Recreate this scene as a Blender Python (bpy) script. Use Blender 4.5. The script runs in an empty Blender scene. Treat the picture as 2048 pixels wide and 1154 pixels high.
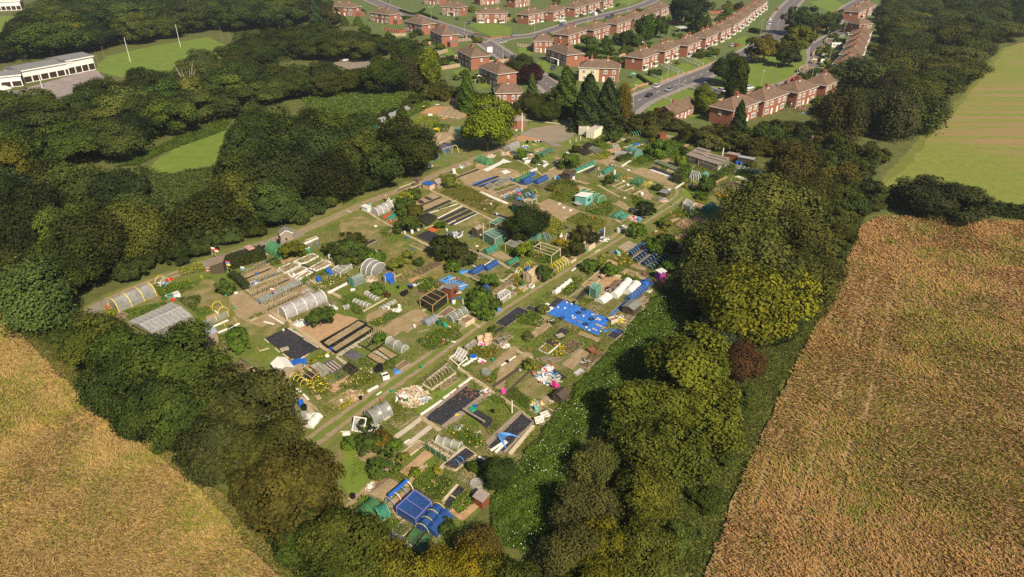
import bpy,math,random
import numpy as np
ruf=random.uniform
rnd=random.random
from math import sin,cos
from mathutils import Vector,Matrix
random.seed(7)
rng=np.random.default_rng(7)
S=bpy.context.scene
COL=S.collection
PI=math.pi
CAMH=65.0
PITCH=math.radians(29.4)
FOC=1364.0
CP,SP=cos(PITCH),sin(PITCH)
def G(x,y,z=.0):
 u=(x-1024)/FOC;v=(y-577)/FOC
 d=(u,CP-v*SP,-SP-v*CP)
 t=(z-CAMH)/d[2]
 return Vector((d[0]*t,d[1]*t,z))
def PPM(x,y,z=.0):
 v=(y-577)/FOC
 return FOC/((z-CAMH)/(-SP-v*CP))
def _n(nt,t,**k):
 n=nt.nodes.new(t)
 for a,b in k.items():setattr(n,a,b)
 return n
def rgba(c):return (c[0],c[1],c[2],1)
MATS={}
def mat(name,col,rough=.8,var=.25,scale=2.,bump=0.,bscale=15.,col2=None,metal=0.,alpha=1.,fur=0.,furang=0.,furfreq=1.6,spec=.3,obj=False,col3=None,scale3=.08):
 if name in MATS:return MATS[name]
 m=bpy.data.materials.new(name);m.use_nodes=True
 nt=m.node_tree;b=nt.nodes['Principled BSDF'];out=nt.nodes['Material Output']
 L=nt.links.new
 b.inputs['Roughness'].default_value=rough;b.inputs['Metallic'].default_value=metal
 b.inputs['Specular IOR Level'].default_value=spec
 geo=_n(nt,'ShaderNodeNewGeometry')
 no=_n(nt,'ShaderNodeTexNoise');no.inputs['Scale'].default_value=scale;no.inputs['Detail'].default_value=6;no.inputs['Roughness'].default_value = .65
 L(geo.outputs['Position'],no.inputs['Vector'])
 rp=_n(nt,'ShaderNodeValToRGB')
 rp.color_ramp.elements[0].position = .32;rp.color_ramp.elements[1].position = .68
 c2=col2 or tuple(min(1,c*(1+var)) for c in col)
 c1=col if col2 else tuple(c*(1-var) for c in col)
 rp.color_ramp.elements[0].color=rgba(c1);rp.color_ramp.elements[1].color=rgba(c2)
 L(no.outputs['Fac'],rp.inputs['Fac'])
 colout=rp.outputs['Color']
 if col3:
  n3=_n(nt,'ShaderNodeTexNoise');n3.inputs['Scale'].default_value=scale3;n3.inputs['Detail'].default_value=4
  L(geo.outputs['Position'],n3.inputs['Vector'])
  r3=_n(nt,'ShaderNodeMapRange');r3.inputs[1].default_value = .42;r3.inputs[2].default_value = .62
  L(n3.outputs['Fac'],r3.inputs[0])
  mx=_n(nt,'ShaderNodeMix',data_type='RGBA');L(r3.outputs[0],mx.inputs[0]);L(colout,mx.inputs[6]);mx.inputs[7].default_value=rgba(col3)
  colout=mx.outputs[2]
 if obj:
  oi=_n(nt,'ShaderNodeObjectInfo')
  mx=_n(nt,'ShaderNodeMix',data_type='RGBA',blend_type='MULTIPLY');mx.inputs[0].default_value=1
  L(colout,mx.inputs[6]);L(oi.outputs['Color'],mx.inputs[7]);colout=mx.outputs[2]
 hsrc=None
 if fur:
  mp=_n(nt,'ShaderNodeMapping');mp.inputs['Rotation'].default_value=(0,0,furang)
  L(geo.outputs['Position'],mp.inputs['Vector'])
  wv=_n(nt,'ShaderNodeTexWave');wv.inputs['Scale'].default_value=furfreq/3.1;wv.inputs['Distortion'].default_value=1.2;wv.inputs['Detail'].default_value=2;wv.inputs['Detail Scale'].default_value = .6
  L(mp.outputs[0],wv.inputs['Vector'])
  hsrc=wv.outputs['Fac']
 if bump or fur:
  nb=_n(nt,'ShaderNodeTexNoise');nb.inputs['Scale'].default_value=bscale;nb.inputs['Detail'].default_value=5
  L(geo.outputs['Position'],nb.inputs['Vector'])
  bp=_n(nt,'ShaderNodeBump');bp.inputs['Strength'].default_value=1.;bp.inputs['Distance'].default_value=bump
  L(nb.outputs['Fac'],bp.inputs['Height'])
  if hsrc is not None:
   b2=_n(nt,'ShaderNodeBump');b2.inputs['Strength'].default_value=1.;b2.inputs['Distance'].default_value=fur
   L(hsrc,b2.inputs['Height']);L(b2.outputs[0],bp.inputs['Normal'])
  L(bp.outputs[0],b.inputs['Normal'])
 L(colout,b.inputs['Base Color'])
 if alpha<1:
  tr=_n(nt,'ShaderNodeBsdfTransparent');ms=_n(nt,'ShaderNodeMixShader');ms.inputs[0].default_value=alpha
  L(tr.outputs[0],ms.inputs[1]);L(b.outputs[0],ms.inputs[2]);L(ms.outputs[0],out.inputs['Surface'])
 MATS[name]=m
 return m
def leaf_mat(name,trans=.22,var=.55,warm=(1.22,1.12,.7)):
 m=bpy.data.materials.new(name);m.use_nodes=True
 nt=m.node_tree;L=nt.links.new
 for n in list(nt.nodes):nt.nodes.remove(n)
 out=_n(nt,'ShaderNodeOutputMaterial')
 oi=_n(nt,'ShaderNodeObjectInfo')
 at=_n(nt,'ShaderNodeAttribute',attribute_name='tint')
 mr=_n(nt,'ShaderNodeMapRange');mr.inputs[3].default_value=1-var;mr.inputs[4].default_value=1+var
 L(at.outputs['Fac'],mr.inputs[0])
 wm=_n(nt,'ShaderNodeMix',data_type='RGBA');wm.inputs[6].default_value=(.85,1,1,1);wm.inputs[7].default_value=rgba(warm)
 L(at.outputs['Fac'],wm.inputs[0])
 m1=_n(nt,'ShaderNodeMix',data_type='RGBA',blend_type='MULTIPLY');m1.inputs[0].default_value=1
 L(oi.outputs['Color'],m1.inputs[6]);L(wm.outputs[2],m1.inputs[7])
 m2=_n(nt,'ShaderNodeVectorMath',operation='SCALE');L(m1.outputs[2],m2.inputs[0]);L(mr.outputs[0],m2.inputs['Scale'])
 df=_n(nt,'ShaderNodeBsdfDiffuse');tl=_n(nt,'ShaderNodeBsdfTranslucent');ms=_n(nt,'ShaderNodeMixShader');ms.inputs[0].default_value=trans
 L(m2.outputs[0],df.inputs[0]);L(m2.outputs[0],tl.inputs[0]);L(df.outputs[0],ms.inputs[1]);L(tl.outputs[0],ms.inputs[2])
 L(ms.outputs[0],out.inputs['Surface'])
 MATS[name]=m
 return m
LEAF=leaf_mat('leaf')
STRAW=leaf_mat('straw',.3,.28,(1.05,1.0,.88))
class MB:
 def __init__(s):s.v=[];s.f=[]
 def add(s,vs,fs):
  k=len(s.v);s.v+=[tuple(p) for p in vs];s.f+=[tuple(i+k for i in f) for f in fs];return s
 def box(s,c,d,rz=0,M=None):
  x,y,z=(q/2 for q in d);cr,sr=cos(rz),sin(rz)
  vs=[]
  for k in (-z,z):
   for i,j in ((-x,-y),(x,-y),(x,y),(-x,y)):
    p=Vector((i*cr-j*sr,i*sr+j*cr,k))
    if M:p=M @ p
    vs.append(p+Vector(c))
  return s.add(vs,[(3,2,1,0),(4,5,6,7),(0,1,5,4),(1,2,6,5),(2,3,7,6),(3,0,4,7)])
 def bar(s,a,b,r,n=5,r2=None,cap=True):
  a=Vector(a);b=Vector(b);d=b-a
  if d.length<1e-6:return s
  d.normalize();u=d.orthogonal().normalized();w=d.cross(u);r2=r if r2 is None else r2
  vs=[a+(u*cos(2*PI*i/n)+w*sin(2*PI*i/n))*r for i in range(n)]
  vs+=[b+(u*cos(2*PI*i/n)+w*sin(2*PI*i/n))*r2 for i in range(n)]
  fs=[(i,(i+1)%n,n+(i+1)%n,n+i) for i in range(n)]
  if cap:fs+=[tuple(range(n))[::-1],tuple(range(n,2*n))]
  return s.add(vs,fs)
 def beam(s,a,b,w,h):     # rectangular timber from a to b
  a=Vector(a);b=Vector(b);d=(b-a);L=d.length;d.normalize()
  sd=Vector((-d.y,d.x,0))
  if sd.length<1e-4:sd=Vector((1,0,0))
  sd.normalize();up=d.cross(sd)
  vs=[p+sd*i+up*j for p in (a,b) for i,j in ((-w/2,-h/2),(w/2,-h/2),(w/2,h/2),(-w/2,h/2))]
  return s.add(vs,[(0,1,2,3),(7,6,5,4),(0,4,5,1),(1,5,6,2),(2,6,7,3),(3,7,4,0)])
 def tube(s,pts,r,n=5):
  for a,b in zip(pts,pts[1:]):s.bar(a,b,r,n)
  return s
 def lathe(s,prof,c=(0,0,0),n=10):
  vs=[];fs=[];m=len(prof)
  for i in range(n):
   a=2*PI*i/n
   for r,z in prof:vs.append((c[0]+r*cos(a),c[1]+r*sin(a),c[2]+z))
  for i in range(n):
   for j in range(m-1):
    p=i*m+j;q=((i+1)%n)*m+j
    fs.append((p,q,q+1,p+1))
  return s.add(vs,fs)
 def prism(s,pts,z0,z1):
  n=len(pts)
  a=sum(pts[i][0]*pts[(i+1)%n][1]-pts[(i+1)%n][0]*pts[i][1] for i in range(n))
  if a<0:pts=pts[::-1]
  vs=[(p[0],p[1],z0) for p in pts]+[(p[0],p[1],z1) for p in pts]
  return s.add(vs,[tuple(range(n))[::-1],tuple(range(n,2*n))]+[(i,(i+1)%n,n+(i+1)%n,n+i) for i in range(n)])
 def build(s,name,m,parent=None,loc=None,smooth=False,color=None):
  me=bpy.data.meshes.new(name);me.from_pydata(s.v,[],s.f);me.update()
  if smooth:me.shade_smooth()
  me.materials.append(MATS[m] if isinstance(m,str) else m)
  return link(name,me,parent,loc,color)
def link(name,me,parent=None,loc=None,color=None):
 o=bpy.data.objects.new(name,me);COL.objects.link(o)
 if parent is not None:o.parent=parent
 if loc is not None:o.location=loc
 if color is not None:o.color=rgba(color)
 return o
def tag(o,label=None,cat=None,group=None,kind=None):
 if label:o['label']=label
 if cat:o['category']=cat
 if group:o['group']=group
 if kind:o['kind']=kind
 return o
def thing(name,label,cat,loc=(0,0,0),rz=0,group=None):
 o=bpy.data.objects.new(name,None);COL.objects.link(o);o.empty_display_size = .3
 o.location=loc;o.rotation_euler=(0,0,rz)
 return tag(o,label,cat,group)
KIDS={}
def dup(root,loc,rz=0,scale=None,label=None,group=None,color=None):
 r=root.copy();COL.objects.link(r);r.location=loc;r.rotation_euler=(0,0,rz)
 if scale is not None:r.scale=scale if hasattr(scale,'__len__') else (scale,)*3
 if label:r['label']=label
 if group:r['group']=group
 if color is not None:r.color=rgba(color)
 if root not in KIDS:KIDS[root]=[(c,list(c.children)) for c in root.children]
 for c,sub in KIDS[root]:
  k=c.copy();COL.objects.link(k);k.parent=r
  if color is not None:k.color=rgba(color)
  for d in sub:
   e=d.copy();COL.objects.link(e);e.parent=k
   if color is not None:e.color=rgba(color)
 return r
def vn(x,y,sc,seed=0):
 x=np.asarray(x)/sc;y=np.asarray(y)/sc
 xi=np.floor(x).astype(np.int64);yi=np.floor(y).astype(np.int64);fx=x-xi;fy=y-yi
 def h(a,b):
  n=(a*374761393+b*668265263+seed*982451653)&0xffffffff
  n=((n ^ (n >> 13))*1274126177)&0xffffffff
  return ((n ^ (n >> 16))&0xffff)/65535.
 fx=fx*fx*(3-2*fx);fy=fy*fy*(3-2*fy)
 return (h(xi,yi)*(1-fx)+h(xi+1,yi)*fx)*(1-fy)+(h(xi,yi+1)*(1-fx)+h(xi+1,yi+1)*fx)*fy
def fbm(x,y,sc,seed=0):
 return (vn(x,y,sc,seed) + .5*vn(x,y,sc/2.1,seed+1) + .25*vn(x,y,sc/4.3,seed+2))/1.75
def inpoly(P,poly):
 x,y=P[:,0],P[:,1];r=np.zeros(len(P),bool);n=len(poly)
 for i in range(n):
  x0,y0=poly[i][0],poly[i][1];x1,y1=poly[i-1][0],poly[i-1][1]
  if y0==y1:continue
  r ^= ((y0>y) != (y1>y))&(x<(x1-x0)*(y-y0)/(y1-y0)+x0)
 return r
def samp(poly,n):
 P=np.array([(p[0],p[1]) for p in poly]);lo,hi=P.min(0),P.max(0)
 out=np.zeros((0,2));
 for _ in range(40):
  q=lo+(hi-lo)*rng.random((max(64,n*2),2));q=q[inpoly(q,P)]
  out=np.vstack([out,q])
  if len(out)>=n:break
 return out[:n]
def parea(p):return abs(sum(p[i][0]*p[i-1][1]-p[i-1][0]*p[i][1] for i in range(len(p))))/2
def W(pts,z=0):return [G(p[0],p[1],z) for p in pts]
def lfm(name,P,N,size,tint,asp=.6,m=LEAF):
 n=len(P)
 N=N/(np.linalg.norm(N,axis=1,keepdims=True)+1e-9)
 R=rng.normal(size=(n,3));T=np.cross(N,R);T /= (np.linalg.norm(T,axis=1,keepdims=True)+1e-9);B=np.cross(N,T)
 s=np.asarray(size).reshape(-1,1)*np.ones((n,1))
 V=np.empty((n,4,3));dr=N*s * .25
 V[:,0]=P+T*s-dr;V[:,1]=P+B*s*asp;V[:,2]=P-T*s-dr;V[:,3]=P-B*s*asp
 return quads(name,V.reshape(-1,3),n,tint,m)
def quads(name,V,n,tint,m,k=4):
 me=bpy.data.meshes.new(name)
 me.vertices.add(n*k);me.vertices.foreach_set('co',V.astype(np.float32).ravel())
 me.loops.add(n*k);me.loops.foreach_set('vertex_index',np.arange(n*k,dtype=np.int32))
 me.polygons.add(n);me.polygons.foreach_set('loop_start',np.arange(0,n*k,k,dtype=np.int32))
 try:me.polygons.foreach_set('loop_total',np.full(n,k,dtype=np.int32))
 except Exception:pass
 a=me.attributes.new('tint', 'FLOAT', 'FACE');a.data.foreach_set('value',np.clip(tint,0,1).astype(np.float32))
 me.materials.append(m);me.update(calc_edges=True);me.validate()
 return me
def rough_edge(pts,step,jit):
 out=[]
 for i in range(len(pts)):
  a,b=pts[i],pts[(i+1)%len(pts)];n=max(1,int((b-a).length/step))
  for k in range(n):
   p=a.lerp(b,k/n)
   if jit:p=p+Vector((ruf(-jit,jit),ruf(-jit,jit),0))
   out.append(p)
 return out
def flat(name,wpts,z,m,jit=0.,step=1.2,parent=None,kind='structure'):
 import bmesh
 pts=rough_edge([Vector((p[0],p[1],0)) for p in wpts],step,jit) if jit else wpts
 bm=bmesh.new();vs=[bm.verts.new((p[0],p[1],z)) for p in pts]
 f=bm.faces.new(vs);f.normal_update()
 if f.normal.z<0:f.normal_flip()
 bmesh.ops.triangulate(bm,faces=[f])
 me=bpy.data.meshes.new(name);bm.to_mesh(me);bm.free()
 me.materials.append(MATS[m] if isinstance(m,str) else m)
 o=link(name,me,parent)
 if kind:o['kind']=kind
 return o
ZL=[.02]
def sheet(name,px,m,jit=.25,z=None,step=1.2):
 ZL[0] += .0007
 return flat(name,W(px),ZL[0] if z is None else z,m,jit,step)
def smooth_line(pts,seg=6):
 if len(pts)<3:return pts
 P=[pts[0]*2-pts[1]]+pts+[pts[-1]*2-pts[-2]];out=[]
 for i in range(1,len(P)-2):
  for k in range(seg):
   t=k/seg;a,b,c,d=P[i-1],P[i],P[i+1],P[i+2]
   out.append(.5*((2*b)+(c-a)*t+(2*a-5*b+4*c-d)*t*t+(3*b-a-3*c+d)*t**3))
 return out+[P[-2]]
def offset_line(line,off):
 out=[]
 for i,p in enumerate(line):
  d=line[min(i+1,len(line)-1)]-line[max(i-1,0)];d.normalize()
  out.append(p+Vector((-d.y,d.x,0))*off)
 return out
def ribbon(name,line,w,z,m,off=0.,jit=0.,h=None,kind='structure'):
 a=offset_line(line,off+w/2);b=offset_line(line,off-w/2);n=len(line)
 j=lambda:ruf(-jit,jit)
 vs=[(p.x+j(),p.y+j(),z) for p in a]+[(p.x+j(),p.y+j(),z) for p in b]
 fs=[(n+i,n+i+1,i+1,i) for i in range(n-1)]
 mb=MB().add(vs,fs)
 if h:   # raised:kerbed sides
  mb.add([(p.x,p.y,z-h) for p in a]+[(p.x,p.y,z) for p in a],[(i+1,i,n+i,n+i+1) for i in range(n-1)])
  mb.add([(p.x,p.y,z-h) for p in b]+[(p.x,p.y,z) for p in b],[(i,i+1,n+i+1,n+i) for i in range(n-1)])
 o=mb.build(name,m)
 if kind:o['kind']=kind
 return o
cam=bpy.data.cameras.new('camera');co=bpy.data.objects.new('camera',cam);COL.objects.link(co)
co.location=(0,0,CAMH);co.rotation_euler=(PI/2-PITCH,0,0)
cam.sensor_width=36;cam.lens=FOC/2048*36;cam.clip_start=1;cam.clip_end=6000
S.camera=co
S.cycles.use_denoising=False
SUN_EL=math.radians(41);SUN_AZ=math.radians(152)
wd=bpy.data.worlds.new('World');S.world=wd;wd.use_nodes=True
nt=wd.node_tree;sky=nt.nodes.new('ShaderNodeTexSky');sky.sky_type = 'NISHITA';sky.sun_disc=False
sky.sun_elevation=SUN_EL;sky.sun_rotation=SUN_AZ;sky.air_density=1;sky.dust_density=1.5
nt.links.new(sky.outputs[0],nt.nodes['Background'].inputs['Color']);nt.nodes['Background'].inputs['Strength'].default_value = .058
sl=bpy.data.lights.new('sun', 'SUN');so=bpy.data.objects.new('sun',sl);COL.objects.link(so)
sl.energy=4.9;sl.angle=math.radians(.5);sl.color=(1,.86,.64)
sd=Vector((sin(SUN_AZ)*cos(SUN_EL),cos(SUN_AZ)*cos(SUN_EL),sin(SUN_EL)))
so.rotation_euler=sd.to_track_quat('Z', 'Y').to_euler();so.location=(80,-150,150)
S.view_settings.view_transform = 'Standard';S.view_settings.look = 'None';S.view_settings.gamma=1;S.view_settings.exposure=.55
AX=math.radians(51)
mat('rough_ground',(.065,.085,.017),.95,scale=.35,col2=(.12,.125,.035),bump=.12,bscale=4)
mat('plot_ground',(.09,.125,.022),.95,scale=.5,col2=(.24,.18,.09),bump=.2,bscale=4,col3=(.11,.15,.022),scale3=.12)
mat('garden_ground',(.055,.1,.02),.95,scale=.3,col2=(.13,.15,.045),bump=.06,bscale=4)
mat('lawn',(.1,.16,.018),.95,scale=.25,col2=(.15,.2,.028),bump=.04,bscale=8)
mat('meadow',(.1,.13,.018),.95,scale=.3,col2=(.17,.17,.035),bump=.08,bscale=5)
mat('track_grass',(.095,.15,.02),.95,scale=.6,col2=(.16,.17,.035),bump=.06,bscale=6)
mat('verge',(.09,.125,.02),.95,scale=.4,col2=(.18,.17,.045),bump=.1,bscale=5)
mat('track_earth',(.2,.15,.095),.95,scale=1.2,col2=(.32,.245,.16),bump=.05,bscale=8)
mat('gravel',(.17,.145,.115),.95,scale=.8,col2=(.27,.235,.19),bump=.05,bscale=9)
mat('car_park_stone',(.18,.15,.12),.95,scale=.3,col2=(.25,.22,.19),bump=.04,bscale=6,col3=(.26,.2,.14),scale3=.06)
mat('red_earth',(.33,.17,.075),.95,scale=.7,col2=(.42,.26,.13),bump=.05,bscale=6)
mat('soil',(.25,.18,.105),.95,scale=.9,col2=(.38,.29,.18),bump=.14,bscale=5,fur=.012,furang=-AX+PI/2,furfreq=1.1,col3=(.27,.2,.1),scale3=.5)
mat('soil_weedy',(.14,.125,.04),.95,scale=.8,col2=(.36,.27,.15),bump=.16,bscale=5,fur=.012,furang=-AX+PI/2,furfreq=.8,col3=(.13,.14,.03),scale3=.4)
mat('soil_red',(.33,.2,.11),.95,scale=.9,col2=(.43,.29,.17),bump=.06,bscale=8)
mat('soil_dark',(.12,.075,.045),.95,scale=1.2,col2=(.24,.16,.095),bump=.06,bscale=8)
mat('dry_grass',(.13,.13,.03),.95,scale=.5,col2=(.26,.2,.08),bump=.12,bscale=4)
mat('asphalt',(.105,.095,.1),.9,scale=.6,col2=(.15,.135,.14),bump=.01)
mat('pavement',(.2,.175,.165),.9,scale=.5,col2=(.29,.25,.235))
mat('kerb',(.35,.33,.3),.9)
mat('road_paint',(.75,.75,.72),.7,var=.1)
mat('tarmac_yard',(.2,.165,.16),.9,scale=.2,col2=(.3,.25,.24))
mat('paving',(.4,.34,.27),.9,scale=.8,col2=(.5,.44,.36))
mat('plank_path',(.3,.23,.14),.9,scale=1.5,col2=(.45,.36,.24))
def stripes(name):
 m=mat(name,(.13,.165,.025),.95,scale=.5,col2=(.2,.215,.04),bump=.06,bscale=3)
 nt=m.node_tree;L=nt.links.new;b=nt.nodes['Principled BSDF'];src=b.inputs['Base Color'].links[0].from_socket
 geo=_n(nt,'ShaderNodeNewGeometry');mp=_n(nt,'ShaderNodeMapping');mp.inputs['Rotation'].default_value=(0,0,math.radians(4));mp.inputs['Scale'].default_value=(.008,.26,1)
 L(geo.outputs['Position'],mp.inputs['Vector'])
 no=_n(nt,'ShaderNodeTexNoise');no.inputs['Scale'].default_value=1;no.inputs['Detail'].default_value=5;no.inputs['Roughness'].default_value = .7
 L(mp.outputs[0],no.inputs['Vector'])
 mr=_n(nt,'ShaderNodeMapRange');mr.inputs[1].default_value = .46;mr.inputs[2].default_value = .55;L(no.outputs['Fac'],mr.inputs[0])
 n2=_n(nt,'ShaderNodeTexNoise');n2.inputs['Scale'].default_value = .02;n2.inputs['Detail'].default_value=3;L(geo.outputs['Position'],n2.inputs['Vector'])
 m2=_n(nt,'ShaderNodeMapRange');m2.inputs[1].default_value = .36;m2.inputs[2].default_value = .58;L(n2.outputs['Fac'],m2.inputs[0])
 mu=_n(nt,'ShaderNodeMath',operation='MULTIPLY');L(mr.outputs[0],mu.inputs[0]);L(m2.outputs[0],mu.inputs[1])
 mx=_n(nt,'ShaderNodeMix',data_type='RGBA');L(mu.outputs[0],mx.inputs[0]);L(src,mx.inputs[6]);mx.inputs[7].default_value=(.25,.175,.08,1)
 L(mx.outputs[2],b.inputs['Base Color'])
stripes('stubble')
mat('crop_floor',(.25,.165,.075),.95,scale=.5,col2=(.33,.23,.11),bump=.1,bscale=2.5)
flat('ground',[(-1490,-140),(1490,-140),(1490,2440),(-1490,2440)],0,'rough_ground',kind='structure')
sheet('garden_ground',[(520,-10),(740,60),(790,100),(860,130),(920,180),(1000,215),(1110,232),(1260,235),(1400,250),(1560,220),(1680,190),(1800,110),(1830,40),(1900,-40),(560,-40)],'garden_ground',.8,step=4)
WHEAT_L=[(-260,560),(0,638),(60,690),(120,755),(200,832),(262,882),(330,925),(400,985),(470,1060),(560,1165),(640,1290),(-330,1290)]
WHEAT_R=[(1722,458),(1760,434),(2048,447),(2330,462),(2400,1290),(1385,1290),(1412,1154),(1465,1010),(1515,890),(1570,775),(1615,690),(1660,610),(1695,520)]
sheet('stubble_field',[(1742,384),(1800,322),(1850,268),(1925,190),(2003,98),(2048,84),(2400,60),(2500,452),(2048,416),(1950,402),(1830,388)],'stubble',.6,step=4)
sheet('field_verge',[(1742,384),(1800,322),(1850,268),(1925,190),(2003,98),(2012,98),(1938,190),(1868,268),(1822,322),(1775,372)],'meadow',.8,step=4)
sheet('far_field',[(1960,6),(2100,2),(2200,-30),(1900,-30)],'meadow',1,step=8)
sheet('sports_field',[(183,138),(215,112),(300,93),(415,74),(485,108),(350,152),(240,155)],'lawn',.6,step=4)
sheet('school_yard',[(-60,215),(0,190),(190,138),(215,160),(190,185),(120,200),(0,222)],'tarmac_yard',.3)
sheet('far_lawn',[(-60,30),(30,32),(26,62),(-60,68)],'lawn',.6,step=5)
sheet('clearing',[(292,338),(345,300),(420,268),(455,258),(432,330),(330,350)],'lawn',.8,step=3)
sheet('parking_bay',[(645,118),(745,117),(735,137),(690,138)],'gravel',.4)
sheet('field_edge_grass',[(-260,540),(0,618),(80,690),(150,740),(260,840),(340,900),(430,975),(520,1060),(600,1154),(700,1290),(640,1290),(560,1165),(470,1060),(400,985),(330,925),(262,882),(120,755),(0,638),(-260,560)],'dry_grass',.4)
sheet('slope_grass',[(1722,458),(1695,520),(1660,610),(1615,690),(1570,775),(1515,890),(1465,1010),(1412,1154),(1385,1290),(1250,1290),(1330,1060),(1440,850),(1540,720),(1610,560),(1640,440),(1700,420)],'verge',.5)
sheet('allotment_ground',[(185,625),(300,560),(430,510),(560,465),(700,400),(850,350),(930,315),(1060,280),(1140,295),(1240,285),(1330,275),(1560,345),(1560,420),(1420,470),(1345,560),(1230,695),(1150,800),(1065,900),(965,1020),(890,1130),(740,1150),(680,1000),(600,905),(500,800),(430,735),(340,690),(240,650)],'plot_ground',.6,step=2)
sheet('allotment_ground',[(735,262),(830,205),(960,190),(1050,215),(1060,260),(1010,300),(900,335),(830,330),(770,300)],'plot_ground',.5,step=2)
sheet('car_park',[(1042,268),(1062,256),(1092,250),(1138,243),(1153,248),(1160,262),(1146,274),(1132,284),(1121,293),(1104,290),(1085,282),(1060,281)],'car_park_stone',.5)
sheet('bare_earth',[(985,310),(1000,286),(1045,270),(1085,280),(1055,287),(1020,296)],'red_earth',.5)
sheet('yard_verge',[(1045,266),(1064,242),(1136,246),(1093,252),(1064,257)],'track_grass',.3)
TRACKS=[]
def twin_track(px,gap=1.9,w=.75,wg=1.5,mid='track_grass',vw=5.2):
 line=smooth_line(W(px),8);TRACKS.append((line,3.3))
 ribbon('track_verge',line,vw,.034,'verge',jit=.3)
 ribbon('track',line,w,.046,'track_earth',off=gap/2,jit=.12)
 ribbon('track',line,w,.046,'track_earth',off=-gap/2,jit=.12)
 ribbon('track',line,wg,.040,mid,jit=.15)
 return line
twin_track([(570,925),(640,872),(700,828),(760,785),(850,722),(960,642),(1060,578),(1150,524),(1250,464),(1320,420),(1350,400),(1362,388),(1356,376),(1325,364),(1270,342),(1210,318),(1150,293),(1125,284)])
TL=[(1042,282),(1000,297),(935,324),(870,350),(830,370),(770,391),(700,420),(640,447),(585,470)]
twin_track(TL,mid='track_earth',wg=.9)
GL=smooth_line(W([(600,464),(540,487),(480,507),(405,533)]),6)
ribbon('track_verge',GL,8,.035,'verge',jit=.4)
TRACKS.append((GL,5));ribbon('track',GL,4.6,.047,'gravel',jit=.2)
GL2=smooth_line(W([(410,531),(350,549),(280,574),(215,604),(178,628),(168,660)]),6)
TRACKS.append((GL2,3.6));ribbon('track_verge',GL2,5.5,.033,'verge',jit=.4)
ribbon('track',GL2,1.1,.045,'track_earth',off=.9,jit=.15)
ribbon('track',GL2,1.1,.045,'track_earth',off=-.9,jit=.15)
sheet('track',[(150,640),(172,618),(215,592),(232,600),(203,625),(198,650),(205,668),(165,670)],'gravel',.25,z=.05)
def path(px,w=.7,m='plank_path',j=.12):ln=smooth_line(W(px),6);TRACKS.append((ln,w));ribbon('path',ln,w,.052+rnd() * .004,m,jit=j)
for p in ([(735,424),(800,463),(850,488)],[(862,381),(920,408),(980,438),(1010,455)],[(905,341),(960,385),(1015,408)],[(1000,300),(1020,312),(1062,335),(1098,360)],
    [(940,500),(990,520),(1030,545)],[(575,640),(640,690),(680,712)],[(470,560),(520,600),(570,645)],[(600,545),(640,572),(690,600)],
    [(690,660),(640,690),(600,730),(640,800)],[(915,735),(965,770),(1010,800),(1060,838)],[(840,832),(880,862)],[(700,1000),(760,950),(800,920)],
    [(1070,405),(1110,418),(1165,425),(1190,440)],[(1200,345),(1260,375),(1300,400)],[(1195,370),(1240,395)],[(905,620),(960,655)],[(790,660),(850,620),(880,605)],
    [(560,760),(600,800),(640,840)],[(1010,690),(1040,705),(1075,720)],[(845,485),(905,520),(925,535)],[(1255,355),(1345,378)],[(1385,455),(1430,450)]):
 path(p)
sheet('path',[(1405,360),(1470,330),(1478,333),(1420,362)],'soil_red',.15)
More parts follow.
